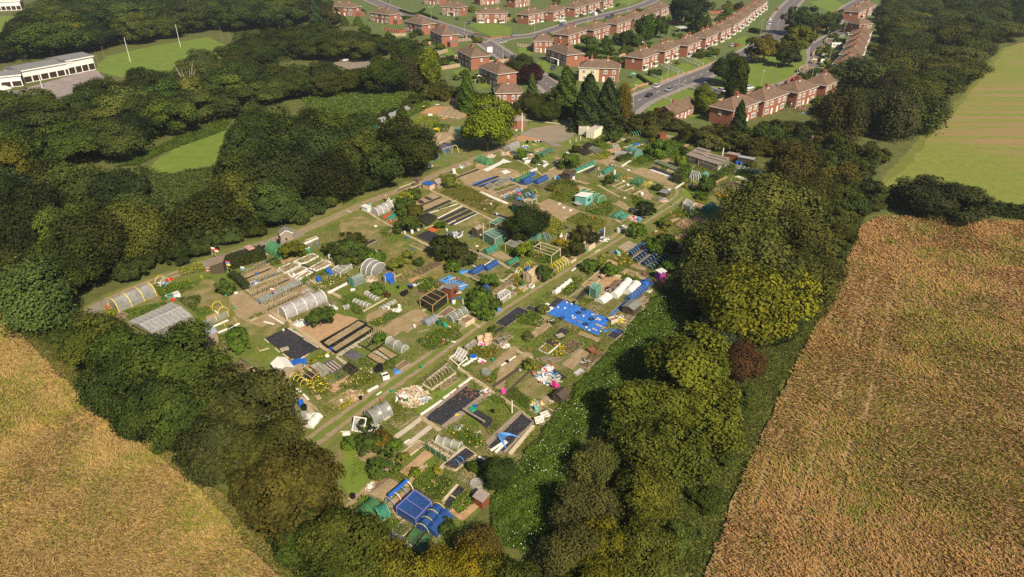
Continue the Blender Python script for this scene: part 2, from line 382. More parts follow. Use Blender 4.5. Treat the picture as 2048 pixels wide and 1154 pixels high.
def crop(name,px,dens,label_kind,CROP_GOLD,h=.75,green=((0,0,1e9,0),)):
 import bmesh
 poly=W(px);A=parea(poly)
 P0=np.array([(p.x,p.y) for p in poly]);lo,hi=P0.min(0),P0.max(0)
 flat(name,poly,.36,'crop_floor',.3,2)
 pts=[]
 for (y0,y1,d) in dens:
  q=samp_box(P0,lo,hi,y0,y1,d);pts.append(q)
 P=np.vstack(pts);n=len(P)
 g=fbm(P[:,0],P[:,1],16,3);g2=fbm(P[:,0],P[:,1],3.2,9);hh=fbm(P[:,0],P[:,1],2.2,5);ang=fbm(P[:,0],P[:,1],9,11)*7
 low=np.ones(n)
 e0,e1=G(1412,1154),G(1700,500);ed=(e1-e0).normalized();sdist=(P[:,0]-e0.x)*ed.y-(P[:,1]-e0.y)*ed.x+2.2*(fbm(P[:,0],P[:,1],14,51) - .5)
 for kk_ in (1.6,5.5,6.6,10.5):low=np.where((np.abs(sdist-kk_) < .22)&(fbm(P[:,0],P[:,1],9,52) > .42),.3,low)
 H=h*(.75 + .35*hh)*low*(.85 + .3*rng.random(n))
 w = .045 + .05*rng.random(n)
 w*=np.clip(P[:,1]/75,1,3)
 lean=H*(.25 + .6*rng.random(n));a=ang+rng.normal(0,1.,n)
 dx,dy=np.cos(a)*lean,np.sin(a)*lean;b=rng.random(n)*PI
 V=np.empty((n,4,3));cx,cy=np.cos(b)*w,np.sin(b)*w;z0=np.maximum(.02,H - .3)
 V[:,0]=np.stack([P[:,0]-cx,P[:,1]-cy,z0],1);V[:,1]=np.stack([P[:,0]+cx,P[:,1]+cy,z0],1)
 V[:,2]=np.stack([P[:,0]+dx+cx * .7,P[:,1]+dy+cy * .7,H],1);V[:,3]=np.stack([P[:,0]+dx-cx * .7,P[:,1]+dy-cy * .7,H * .97],1)
 green_f=np.clip((.5*g + .5*g2 - .47)*4.5,0,1)
 for (gx,gy,rr,s) in green:green_f=np.clip(green_f+s*np.exp(-((P[:,0]-gx)**2+(P[:,1]-gy)**2)/rr**2),0,1)
 green_f*=(.55 + .45*rng.random(n))
 t = .25 + .4*hh + .35*(rng.random(n) - .5)
 sel=rng.random(n)<green_f ** .8 * .85
 for k,(ms,col) in enumerate(((~sel,CROP_GOLD),(sel,CROP_GREEN))):
  me=quads('standing_barley',V[ms].reshape(-1,3),int(ms.sum()),t[ms],STRAW)
  o=link('standing_barley' if k==0 else 'field_weeds', me,color=col);o['kind'] = 'stuff'
  tag(o,(label_kind,label_kind.replace('ripe golden barley', 'green weeds growing up through barley'))[k],'crop')
def samp_box(P0,lo,hi,y0,y1,d):
 a=max(lo[1],y0);b=min(hi[1],y1)
 if b<=a:return np.zeros((0,2))
 n=int((hi[0]-lo[0])*(b-a)*d)
 q=np.stack([lo[0]+(hi[0]-lo[0])*rng.random(n),a+(b-a)*rng.random(n)],1)
 keep=inpoly(q,P0)&(np.abs(q[:,0])<(q[:,1] * .95+62) * .80)
 return q[keep]
CROP_GREEN=(.24,.225,.045)
crop('barley_field',WHEAT_L,((0,75,44),(75,110,34),(110,170,22)),'ripe golden barley, lodged and swirling, left of the hedge trees',(.43,.288,.115))
gp=G(1900,690);gp2=G(1720,800)
crop('barley_field',WHEAT_R,((0,75,40),(75,105,30),(105,150,19),(150,220,10)),'ripe golden barley in the big field right of the thicket',(.43,.248,.112),green=((gp.x,gp.y,8,.9),(gp2.x,gp2.y,13,.35),(G(1950,850).x,G(1950,850).y,26,.42),(G(1930,640).x,G(1930,640).y,14,.35),(G(1600,900).x,G(1600,900).y,9,.3)))
_0='plastic_white'
_1='timber_pale'
_2='timber_old'
_3='plastic_black'
_4='white_plank'
_5='plastic_blue'
_6='black_sheet'
_7='trees of the lower left hedge'
_8='light_blue_tarp'
_9='dark_timber'
_10='white_paint'
_11='polytunnel'
_12='hoop_white'
_13='plastic_green'
_14='teal_paint'
_15='trees along the bottom edge'
_16='hoop_yellow'
_17='steel_grey'
_18='timber_fence'
_19='soil_weedy'
_20='white_dirty'
_21='hoop_blue'
_22='pale_teal_net'
_23='soil_dark'
_24='plastic_dkgreen'
_25='willow'
_26='plastic_pink'
_27='plastic_red'
_28='plastic_orange'
_29='soil_red'
_30='bucket'
_31='blue_cloth'
_32='timber_new'
_33='scrub bushes by the gardens'
_34='pale_mesh'
_35='rough_wood_roof'
_36='plastic_yellow'
_37='brown_stain'
_38='cloth_dark'
_39='boards'
_40='polythene'
_41='teal_net'
_42='grey_net'
_43='terracotta'
_44='blue_net'
_45='old_wood'
_46='black-edged beds'
_47='conifer'
_48='green_net'
_49='black_net'
_50='grey_felt'
_51='bag_stack'
_52='plank_path'
_53='polythene_milky'
_54='undergrowth bushes'
_55='sheet'
_56='edging_board'
_57='paving'
_58='red_fence'
_59='white'
mat('bark',(.1,.075,.05),.95,scale=6,col2=(.17,.13,.09),bump=.02,bscale=12)
mat('pale_bark',(.3,.25,.18),.9,scale=6,col2=(.42,.37,.28))
def sph(n):
 q=rng.normal(size=(n,3));return q/np.linalg.norm(q,axis=1,keepdims=True)
def crown_broad(seed,n,ls,K=46,rz=.85,droop=0.,up=.0,low=-.75,R=4.5,spread=1.):
 """leaf clumps gathered on boughs spread through a crown of radius R centred on the origin"""
 global rng
 keep=rng;rng=np.random.default_rng(seed)
 d=sph(K*3);d=d[d[:,2]>low][:K];K=len(d)
 lob=1 + .22*np.sin(d[:,0]*3+seed) + .16*np.sin(d[:,1]*4+2*seed) + .1*np.sin(d[:,2]*5+seed)
 rad=(.48 + .42*rng.random(K))*lob*spread
 C=d*rad[:,None];cr=(.2 + .2*rng.random(K))
 ct=rng.random(K)
 w=cr**2;idx=rng.choice(K,n,p=w/w.sum())
 q=sph(n);q[:,2]=q[:,2] * .8 + .12+up * .3
 out=C[idx]/(np.linalg.norm(C[idx],axis=1,keepdims=True)+1e-6)
 flip=(q*out).sum(1)<-.35;q[flip]*=-1
 rr=cr[idx]*(.45 + .75*rng.random(n) ** .6)
 P=C[idx]+q*rr[:,None]
 P[:,2]-=droop*np.abs(rng.normal(0,.18,n));P[:,2]*=rz
 N=q * .75+out * .35+rng.normal(0,.38,(n,3));N[:,2] += .25
 t = .5*ct[idx] + .5*rng.random(n)
 s=ls*(.6 + .8*rng.random(n))
 me=lfm('crown',P*R,N,s,t)
 rng=keep
 return me
def crown_cone(seed,n,ls,R=2.6,Hh=9.,power=.62,layers=14,wob=.16):
 global rng
 keep=rng;rng=np.random.default_rng(seed)
 z=rng.random(n)**1.35;lay=np.floor(z*layers);a=rng.random(n)*2*PI
 rmax=(1-z)**power*(1+wob*np.sin(a*5+lay*1.7)+wob*np.sin(a*3-lay)) + .03
 fr = .55 + .5*rng.random(n) ** .5
 r=rmax*fr
 zz=z+(.02*np.sin(a*7+lay)) - .05*fr*(1-z)
 P=np.stack([r*np.cos(a)*R,r*np.sin(a)*R,zz*Hh],1)
 N=np.stack([np.cos(a),np.sin(a),np.full(n,.55)],1)+rng.normal(0,.45,(n,3))
 t = .5*rng.random(n) + .5*((np.sin(a*5+lay*1.7)+1)/2)
 me=lfm('crown',P,N,ls*(.6 + .8*rng.random(n)),t,.5)
 rng=keep
 return me
def crown_column(seed,n,ls,R=1.6,Hh=8.):
 global rng
 keep=rng;rng=np.random.default_rng(seed)
 z=rng.random(n);a=rng.random(n)*2*PI
 rmax=np.sin(np.clip(z * .93 + .07,0,1)*PI) ** .42*(1 + .12*np.sin(a*4+z*9) + .1*np.sin(a*7-z*14))
 r=rmax*(.6 + .45*rng.random(n) ** .5)
 P=np.stack([r*np.cos(a)*R,r*np.sin(a)*R,z*Hh],1)
 N=np.stack([np.cos(a),np.sin(a),(z - .3)],1)+rng.normal(0,.45,(n,3))
 me=lfm('crown',P,N,ls*(.6 + .8*rng.random(n)),rng.random(n),.5)
 rng=keep
 return me
def trunk_mesh(seed,Hh,r0,limbs,R):
 random.seed(seed);mb=MB()
 top=Hh * .62;mb.bar((0,0,-.3),(.05,.03,top * .5),r0,8,r0 * .72);mb.bar((.05,.03,top * .5),(0,0,top),r0 * .72,8,r0 * .35)
 for k in range(limbs):
  a=2*PI*(k+rnd() * .6)/limbs;z=top*ruf(.35,.95);l=R*ruf(.5,.85)
  p=Vector((0,0,z));q=p+Vector((cos(a)*l * .55,sin(a)*l * .55,l * .42));e=q+Vector((cos(a + .3)*l * .4,sin(a + .3)*l * .4,l * .28))
  mb.bar(p,q,r0 * .42,6,r0 * .26);mb.bar(q,e,r0 * .26,5,r0 * .09)
 me_o=mb.build('trunk', 'bark',smooth=True);me=me_o.data;bpy.data.objects.remove(me_o)
 return me
PROTO={}
def proto(kind,crown,trunk,cz,R,Hh):
 PROTO.setdefault(kind,[]).append((crown,trunk,cz,R,Hh))
tr_b=[trunk_mesh(s,9,.28,6,4.3) for s in (1,2)]
tr_s=trunk_mesh(5,2.6,.09,6,1.4)
tr_c=trunk_mesh(6,9,.2,3,1.2)
for s in range(5):proto('broad',crown_broad(s+1,5200,.34),tr_b[s%2],4.9,4.5,9.)
for s in range(4):proto('near',crown_broad(s+21,17000,.2,K=80),tr_b[s%2],4.9,4.5,9.)
for s in range(3):proto(_25,crown_broad(s+41,15000,.2,K=70,rz=1.,droop=1.,up=1),tr_b[s%2],4.9,4.5,9.4)
for s in range(3):proto('bush',crown_broad(s+61,2600,.13,K=26,low=-.5,R=1.5,rz=.9),tr_s,1.2,1.5,2.6)
for s in range(2):proto('scrub',crown_broad(s+71,5000,.17,K=34,low=-.4,R=2.4,rz=.75),tr_s,1.5,2.4,3.3)
for s in range(2):proto(_47,crown_cone(s+81,7000,.26),tr_c,0,2.6,9.)
proto('cypress',crown_column(91,6500,.24,1.9,8),tr_c,0,1.9,8.);proto('cypress',crown_column(92,6500,.24,1.9,8),tr_c,0,1.9,8.)
def plant_tree(kind,x,y,r,h,col,label,cat='tree',group=None,name=None,seed=None):
 ps=PROTO[kind];crown,trunk,cz,R,Hh=ps[random.randrange(len(ps)) if seed is None else seed%len(ps)]
 nm=name or {'bush': 'bush', 'scrub': 'bush',_47: 'conifer_tree', 'cypress': 'conifer_tree'}.get(kind,'broadleaf_tree')
 t=thing(nm,label,cat,(x,y,0),rnd()*6.28,group)
 sx=r/R;sz=h/Hh
 c=link('crown',crown,t,(0,0,cz*sz),col);c.scale=(sx,sx,sz)
 k=link('trunk',trunk,t,(0,0,0));k.scale=(sx,sx,sz)
 return t
def at_centre(cx,cy,rpx,asp):
 h=6.
 for _ in range(8):
  r=rpx/PPM(cx,cy,h * .52);h=asp*2*r
 p=G(cx,cy,h * .52)
 return p.x,p.y,r,h
def jit(c,a=.22):
 k=1+ruf(-a,a);q=ruf(-a,a) * .5
 return (c[0]*k*(1+q),c[1]*k,c[2]*k*(1-q))
DARK=(.038,.056,.018);GREEN=(.054,.08,.02);OLIVE=(.07,.082,.019);YELL=(.125,.13,.018);BRIGHT=(.1,.15,.016);BLUEG=(.035,.062,.033);RUST=(.13,.05,.028);PURP=(.036,.012,.016);BROWN=(.1,.075,.022);LIME=(.14,.185,.022)
ORD=['first', 'second', 'third', 'fourth', 'fifth', 'sixth', 'seventh', 'eighth', 'ninth', 'tenth', 'eleventh', 'twelfth', 'thirteenth', 'fourteenth', 'fifteenth', 'sixteenth', 'seventeenth', 'eighteenth', 'nineteenth', 'twentieth', 'twenty-first', 'twenty-second', 'twenty-third', 'twenty-fourth', 'twenty-fifth']
def shade_word(c):
 l=c[1]
 if c[0]>c[1]*1.25:return 'reddish brown'
 if c[0] > .1 and c[1] > .1:return 'yellow-green'
 if c[0]>c[1] * .85:return 'olive green'
 return 'dark green' if l < .058 else ('mid green' if l < .085 else 'fresh green')
OCC=[]
def wood(px,spacing,r,h,cols,kinds,where,group,bands=3,jitter=.25,cat='tree',bandwords=None,maxn=400):
 """separate trees spread over a piece of land, named by row (near to far) and place in the row"""
 poly=W(px);A=parea(poly);Q=samp(poly,int(A/spacing**2*9)+20);pts=[]
 for q in Q:
  if all((q[0]-p[0])**2+(q[1]-p[1])**2>spacing**2 for p in pts) and all((q[0]-p[0])**2+(q[1]-p[1])**2>(spacing * .7)**2 for p in OCC):pts.append(q)
  if len(pts)>=maxn:break
 pts.sort(key=lambda p:p[1]);n=len(pts)
 per=max(1,math.ceil(n/bands))
 for b in range(bands):
  row=sorted(pts[b*per:(b+1)*per],key=lambda p:p[0]/p[1])
  for i,p in enumerate(row):
   c=jit(random.choice(cols),jitter);rr=ruf(*r);hh=ruf(*h)*(.75 + .25*rr/r[1])
   kd=random.choice(kinds)
   bw=('' if bands==1 else ['front row, ', 'second row, ', 'third row, ', 'fourth row, ', 'fifth row, ', 'back row, '][b])
   shape={_47: 'pointed conifer', 'cypress': 'columnar conifer',_25: 'feathery tree', 'bush': 'bush', 'scrub': 'bramble bush'}.get(kd,'leafy tree')
   e=i if i<len(row)/2 else len(row)-1-i;side = 'left' if i<len(row)/2 else 'right'
   o = '' if e==0 else ORD[min(e,24)] + ' '
   o=(ORD[min(e,24)] + ' from the ' + side) if e else side + 'most'
   plant_tree(kd,p[0],p[1],rr,hh,c,f'{shade_word(c)} {shape}, {o}, {bw}{where}', 'bush' if kd in ('bush', 'scrub') else cat,group)
 OCC.extend(pts);print('WOOD',where,n)
def T(kind,cx,cy,rpx,asp,col,label,group=None,cat='tree',name=None):
 x,y,r,h=at_centre(cx,cy,rpx,asp);OCC.append((x,y))
 return plant_tree(kind,x,y,r,h,jit(col,.06),label,cat,group,name)
T('near',182,690,62,.9,OLIVE,'olive bushy tree at the left end of the hedge below the gravel bend',_7)
T('near', 262,715,66,1,GREEN,'mid green tree just below the wide translucent roof', _7)
T('near', 352,735,82,1,GREEN,'big mid green tree left of the slate blue shed roof', _7)
T('near',235,775,62,.95,DARK,'dark tree at the barley edge, second in the lower left hedge',_7)
T('near',300,820,78,.95,DARK,'large dark tree bulging over the left barley edge',_7)
T('near',395,830,70,1,GREEN,'green tree between the big dark tree and the berry-flecked tree',_7)
T('near',492,815,86,1,(.055,.062,.024),'grey-green tree flecked with pale seed heads beside the shaded black sheet',_7)
T('near',430,900,70,.95,(.05,.056,.022),'grey-green flecked tree with a rusty patch at the barley edge',_7)
T('near',540,905,68,1,(.06,.064,.02),'grey-green tree right of the rusty-patched tree in the hedge',_7)
T('near',600,985,92,1,(.075,.068,.021),'large tree turning orange at its top, below the end of the grass track',_7)
T('near',520,985,62,1,(.075,.07,.02),'olive brown tree at the barley edge beside the orange-topped tree',_7)
T('near',690,1085,76,.95,OLIVE,'olive tree at the lower left corner of the blue netting plot',_15)
T('near',610,1085,66,.9,GREEN,'green tree at the barley edge below the orange-topped tree',_15)
T('near', 770,1150,62,.9,(.12,.115,.02),'yellow-green tree at the bottom edge left of the ribbed grey roof', _15)
T('near',680,1165,60,.9,GREEN,'green tree cut by the bottom edge beside the left barley',_15)
T('near', 870,1165,60,.85,(.15,.13,.018),'golden green tree cut by the bottom edge under the ribbed roof', _15)
T('near',955,1140,50,.9,(.17,.14,.016),'golden-leaved small tree at the bottom edge by the brown thicket',_15)
T('near',1030,1185,62,.8,OLIVE,'olive tree cut by the bottom edge right of the golden small tree',_15)
T(_25,960,1090,46,.75,BROWN,'brown twiggy thicket below the small red-sided shed', 'bushes on the flowery slope', 'bush', 'bush')
T('near',1000,945,34,.8,DARK,'dark round bush at the lower end of the long black bed', 'bushes on the flowery slope', 'bush', 'bush')
R_ = 'trees of the right hedge'
T('near',1375,735,94,.78,(.11,.122,.02),'large yellow-green tree capping the right hedge',R_)
T('near',1305,812,74,.78,(.1,.115,.02),'yellow-green tree left of the capping tree in the right hedge',R_)
T('near',1400,830,80,.8,(.105,.115,.02),'yellow-green tree on the barley side of the right hedge',R_)
T('near',1258,872,58,.75,(.08,.1,.02),'olive green tree by the flowery slope in the right hedge',R_)
T('near',1338,900,74,.8,(.082,.096,.02),'olive tree in the middle of the right hedge',R_)
T(_25,1190,930,48,.75,(.09,.098,.034),'pale olive willow at the left foot of the right hedge',R_)
T(_25,1172,1015,60,.72,(.078,.076,.03),'grey-brown twiggy willow beside the shaded slope',R_)
T(_25,1138,1105,58,.72,(.072,.07,.026),'grey-brown willow near the bottom edge of the slope',R_)
T('near',1300,990,60,.8,(.092,.1,.02),'olive yellow tree above the golden tree near the bottom edge',R_)
T('near',1220,1090,54,.8,(.13,.12,.016),'golden-leaved tree near the bottom edge in the right hedge',R_)
T('near',1290,1110,62,.8,(.085,.095,.021),'olive tree right of the golden-leaved tree at the bottom',R_)
T('near',1190,1165,54,.8,(.12,.112,.016),'yellow tree cut by the bottom edge under the golden tree',R_)
T('near',1500,605,88,.85,YELL,'bright yellow round tree above the red bush',R_)
T(_25,1440,665,46,.9,(.04,.06,.042),'blue-green shrubby tree between the yellow tree and the red bush',R_)
T(_25,1487,722,38,.8,(.085,.045,.027),'rust red bush beside the lower right barley edge',R_,'bush', 'bush')
T('near',1545,655,44,.8,(.05,.065,.02),'dark bush at the foot of the bright yellow tree',R_,'bush', 'bush')
W_ = 'willows of the thicket above the yellow tree'
OL=(.085,.097,.029)
T(_25,1550,415,82,.8,(.1,.11,.032),'large pale olive willow at the top of the thicket',W_)
T(_25,1495,470,70,.95,OL,'olive willow left of the topmost willow beside the orange flowers',W_)
T(_25,1430,505,62,.95,OL,'olive willow overhanging the small plots at the bend',W_)
T(_25,1510,520,76,.95,OL,'broad olive willow in the middle of the thicket',W_)
T(_25,1605,485,62,.95,(.07,.074,.024),'dull green willow on the barley side of the thicket',W_)
T(_25,1620,560,60,.95,(.066,.07,.022),'dull green willow at the barley edge above the dark bush',W_)
T(_25,1400,570,52,.9,(.062,.068,.024),'grey-green willow behind the purple box',W_)
T(_25,1560,560,56,.9,OL,'olive willow just above the bright yellow tree',W_)
T(_25,1590,330,46,1.,(.066,.058,.02),'brownish leafless-topped tree above the topmost willow',W_)
T(_25,1625,380,40,.9,(.06,.06,.02),'brown-green tree right of the topmost willow',W_)
T('near',1880,396,74,.46,(.034,.042,.02),'very dark dome-shaped bush on the hedge between two fields',None,'bush', 'bush')
T('near',974,252,53,.95,LIME,'bright green round tree beside the allotment hut',None)
T('near',1050,446,40,.95,(.03,.042,.016),'dark broad tree in the middle of the plots left of bare soil',None)
T('near',815,290,52,1.1,(.036,.045,.014),'tall dark tree over the upper left plots beside the blue hoops',None)
T('broad',762,330,44,1,DARK,'dark tree at the wood corner beside the rutted track',None)
E_ = 'trees among the houses'
T('near',1452,140,32,.95,DARK,'dark round tree on the green beside the columnar tree',E_)
T('cypress',1475,158,20,2.2,(.035,.05,.012),'tall dark ivy column of a tree on the green',E_)
T('broad',1530,97,30,.9,(.1,.088,.018),'tree with yellowing leaves at the top of the green',E_)
T('broad',1595,82,31,1,(.085,.095,.016),'olive tree beside the crescent road on the green',E_)
T('broad',1580,112,25,.85,(.04,.05,.018),'small grey-green tree with a visible trunk on the green',E_)
T('broad',1607,40,32,.9,DARK,'dark tree in the group between the two far roads',E_)
T('broad',1655,45,25,.8,DARK,'dark spreading tree right of the far road group',E_)
T('broad',1620,50,20,.8,BROWN,'brownish tree in front of the far road group',E_)
T('near',1411,198,22,1.3,(.1,.13,.018),'fresh green upright tree beside the gabled bungalow',E_)
T(_47,1133,180,32,1.45,(.055,.085,.018),'broad green conifer left of the cream house',E_)
T(_47,1178,203,36,1.5,(.034,.05,.02),'dark spruce in front of the cream house',E_)
T(_47,1216,208,34,1.5,(.032,.047,.02),'dark spruce beside the orange-brown birch',E_)
T(_25,1247,205,17,2.4,(.13,.1,.02),'orange-brown birch beside the main road',E_)
T('near',1040,132,24,1.,(.05,.06,.02),'green tree left of the purple tree at the junction',E_)
T('near',1063,148,20,1.05,PURP,'dark purple-leaved tree by the lower road',E_)
T(_47,1064,170,12,2.,(.06,.09,.03),'slim green conifer below the purple tree',E_)
T(_47,934,182,20,1.9,(.055,.095,.016),'green conifer at the top corner of the upper plots',E_)
T('cypress',858,130,22,1.6,(.12,.15,.016),'lime green bushy conifer at the back of a garden',E_)
T('near',815,110,30,1.1,(.04,.06,.016),'dark green tree behind the lime green conifer',E_)
T(_25,805,145,30,1.1,(.058,.055,.028),'greyish weeping tree at the end of the scrub',E_)
T('near',768,150,38,.95,(.042,.06,.012),'rounded dark tree beside the greyish weeping tree',E_)
T(_47,631,32,19,1.6,BLUEG,'blue-green fir beside the top left houses',E_)
T('broad',662,35,19,1.1,(.05,.05,.02),'green tree between the fir and the first brick house',E_)
T('broad',1290,55,20,1.5,(.05,.085,.014),'tall green poplar-shaped tree behind the middle houses',E_)
T('broad',1322,52,14,1.6,(.05,.075,.014),'narrower green tree right of the tall garden tree',E_)
T('broad',1375,15,34,.9,(.026,.038,.016),'very dark conifer mass at the top behind the gardens',E_)
T('broad',1400,48,14,1.2,(.03,.048,.016),'dark tree below the very dark mass at the top',E_)
T(_47,1480,232,17,1.9,(.03,.05,.014),'dark pointed conifer beside the hipped house end',E_)
T('near',1067,205,20,1,(.055,.06,.02),'olive garden tree below the front house',E_)
T('near',1090,222,24,.8,(.05,.065,.016),'leafy shrub tree left of the broad green conifer',E_)
T('cypress',1757,125,7,3.,(.025,.036,.016),'slim dark cypress in a back garden on the right',E_)
T(_47,1728,172,16,1.7,(.03,.045,.018),'dark conifer behind the gardens with red fences',E_)
T(_25,1685,225,46,1.15,(.052,.05,.02),'tall drooping dark birch at the garden ends',E_)
T(_25,1785,225,46,1.05,(.068,.072,.034),'grey-green willow beside the green stubble field',E_)
T(_25,1830,195,36,1,(.085,.088,.022),'olive willow right of the grey-green willow',E_)
T('near',1770,180,34,1,(.04,.036,.018),'dark brownish tree between the right gardens and willow',E_)
C1=[(.044,.062,.02),DARK,(.038,.05,.02),(.062,.09,.022),(.072,.09,.026),(.052,.068,.024),(.085,.1,.028),(.034,.046,.019)]
WD1=[(105,650),(150,600),(235,566),(300,540),(430,492),(560,446),(700,388),(770,355),(790,330),(740,310),(640,292),(560,285),(500,325),(460,435),(345,462),(250,425),(0,345),(-130,400),(-130,640),(30,640)]
wood(WD1,8.6,(4.6,7.2),(9.5,15),C1,['near', 'near',_25],'wood along the rutted track', 'trees of the left wood',6,jitter=.38)
WD2=[(-60,330),(0,255),(110,240),(195,218),(290,175),(400,160),(480,155),(530,190),(560,215),(480,240),(420,255),(330,280),(280,320),(150,335)]
wood(WD2,11,(6,8.5),(9,13),C1,['near'],'wood below the school', 'trees behind the clearing',4)
WD3=[(30,130),(-40,128),(20,108),(95,75),(120,30),(150,-10),(620,-10),(640,40),(560,60),(440,62),(300,82),(205,100),(100,118)]
wood(WD3,15,(9.5,13),(12,17),C1,['near'],'wood behind the sports field', 'trees behind the sports field',4)
wood([(470,120),(540,95),(600,78),(700,88),(775,110),(760,122),(640,120),(560,128),(490,150)],11.5,(6,8.5),(8,11),[(.042,.056,.014),(.05,.06,.016)],['near'],'thicket behind the small parking bay', 'scrub trees by the parking bay',2)
wood([(480,185),(560,172),(640,172),(720,172),(740,182),(690,190),(600,190),(520,215)],9,(6,8),(7.5,10),[(.042,.056,.014),(.052,.062,.018)],['near'],'thicket below the small parking bay', 'scrub trees by the parking bay',2)
WD4=[(1690,185),(1720,235),(1770,305),(1808,268),(1880,198),(1962,118),(1990,88),(2048,75),(2110,70),(2120,10),(1960,0),(1900,-15),(1790,-15),(1770,60),(1800,110),(1760,160)]
wood(WD4,15,(8.5,12),(10,15),[(.038,.052,.02),(.05,.064,.022),(.066,.075,.027)],['near', 'near',_25],'wood above the green stubble field', 'trees of the upper right wood',5)
wood([(1290,262),(1330,248),(1420,262),(1500,272),(1560,262),(1650,275),(1700,330),(1660,420),(1600,350),(1500,318),(1420,300),(1340,285)],6.6,(3.4,5),(3.6,6.5),[(.045,.058,.016),(.06,.065,.018),(.08,.075,.022),(.04,.052,.016)],['scrub'],'scrub belt below the gardens',_33,4,cat='tree')
wood([(1105,236),(1150,228),(1250,238),(1320,245),(1280,268),(1220,262),(1215,248),(1150,240)],4.2,(2.,3.2),(3,5),[(.045,.06,.016),(.055,.06,.018)],['scrub'],'bushes behind the cream containers',_33,1,cat='bush')
wood([(840,190),(880,175),(925,195),(1010,205),(1050,225),(1030,235),(960,200),(900,205),(860,205)],4.,(2.2,3.4),(3,5.5),[(.05,.065,.018),(.07,.075,.02)],['scrub'],'bushes at the top of the upper plots',_33,1)
wood([(640,232),(760,255),(730,262),(790,235),(835,205),(850,195),(780,240),(700,245),(620,225)],4.2,(2.,3.2),(2.5,4),[(.04,.052,.014),(.05,.06,.016)],['scrub'],'bushes behind the corrugated fence',_33,1)
wood([(1650,440),(1690,345),(1735,305),(1765,325),(1742,382),(1795,408),(1760,424),(1700,455),(1665,520)],5,(2.4,3.6),(2.6,4.4),[(.05,.065,.02),(.065,.075,.024)],['scrub'],'rough corner by the stubble field',_54,2)
wood([(1420,600),(1470,640),(1560,690),(1600,600),(1640,500),(1660,430),(1640,420),(1600,520)],4.2,(2,3.2),(2.2,3.6),[(.05,.065,.018),(.06,.066,.02)],['scrub'],'undergrowth between thicket and barley',_54,2)
wood([(1385,900),(1440,850),(1480,790),(1500,800),(1470,880),(1420,980),(1370,1090),(1330,1100)],4.2,(1.5,2.4),(1.4,2.4),[(.05,.07,.018),(.065,.08,.02)],['scrub'],'undergrowth below the right hedge',_54,2)
wood([(100,660),(170,720),(240,800),(330,880),(420,960),(520,1045),(600,1110),(640,1110),(520,1000),(400,900),(260,800),(160,690)],3.6,(1.5,2.5),(1.6,2.6),[(.05,.065,.018),(.042,.058,.016)],['scrub'],'undergrowth along the left barley edge',_54,1)
wood([(235,572),(300,549),(430,503),(560,458),(700,402),(800,352),(790,338),(690,380),(560,435),(430,482),(300,530),(225,555)],4.6,(2.4,3.6),(3.4,5.5),[(.045,.06,.02),(.055,.07,.022),(.04,.052,.018)],['scrub'],'bushes fringing the left wood', 'bushes fringing the wood',1)
def dead_tree(x,y,h,label,n=7,spread=.35,m='pale_bark',name='dead_tree'):
 t=thing(name,label,'tree',G(x,y));tk=MB();tk.bar((0,0,0),(0,0,h * .5),.2,7,.14);tk.build('trunk',m,t);b=MB()
 for i in range(n):
  a=2*PI*i/n;p=Vector((0,0,h*ruf(.25,.5)));q=p+Vector((cos(a)*h*spread * .5,sin(a)*h*spread * .5,h * .28));e=q+Vector((cos(a)*h*spread * .3,sin(a)*h*spread * .3,h * .25))
  b.bar(p,q,.11,5,.08);b.bar(q,e,.08,5,.03);b.bar(q,q+Vector((cos(a+1)*h * .12,sin(a+1)*h * .12,h * .2)),.06,4,.02)
 b.build('branches',m,t);return t
dead_tree(386,208,15,'bare pale-limbed dead tree standing in the wood below the sports field',8,.3)
dead_tree(400,252,6,'fallen brown dead branches at the edge of the sunlit clearing',9,.8,'bark', 'fallen_tree')
def hedge(px,w,h,col,label,dens=55,ls=.14,name='hedge',cat='hedge',group=None):
 line=smooth_line(W(px),4);L=0;P=[];N=[]
 for a,b in zip(line,line[1:]):
  d=b-a;l=d.length;n=int(l*(w+2*h)*dens)
  if n==0:continue
  d=d/l;sd=Vector((-d.y,d.x,0));t=rng.random(n)*l;s=rng.random(n)*(w+2*h)-h
  for ti,si in zip(t,s):
   if si<0:q=(-w/2,-si);nn=-sd
   elif si>w:q=(w/2,si-w);nn=sd
   else:q=(si-w/2,h);nn=Vector((0,0,1))
   k = .1*sin(ti*2.1) + .08*sin(ti*5+1)
   P.append(a+d*ti+sd*(q[0]+random.gauss(0,.06 + .02*w)*1.)+Vector((0,0,q[1]*(1-(k if si>0 and si<w else 0))+random.gauss(0,.05))));N.append(nn+Vector((random.gauss(0,.4),random.gauss(0,.4),random.gauss(.2,.4))))
 P=np.array(P);N=np.array(N);c=P.mean(0);c[2]=0
 me=lfm(name,P-c,N,ls*(.6 + .8*rng.random(len(P))),rng.random(len(P)))
 o=link(name,me,None,tuple(c),col);tag(o,label,cat,group)
 mb=MB()
 for a,b in zip(line,line[1:]):mb.beam(a+Vector((0,0,h * .46))-Vector(c),b+Vector((0,0,h * .46))-Vector(c),w * .8,h * .9)
 mb.build('branches', 'hedge_heart',o)
 return o
mat('hedge_heart',(.02,.028,.008),.95)
hedge([(1775,412),(1850,420),(1950,424),(2048,436),(2200,452)],3,2.6,(.04,.055,.016),'low clipped dark hedge running from the dome bush between two fields',22,.28)
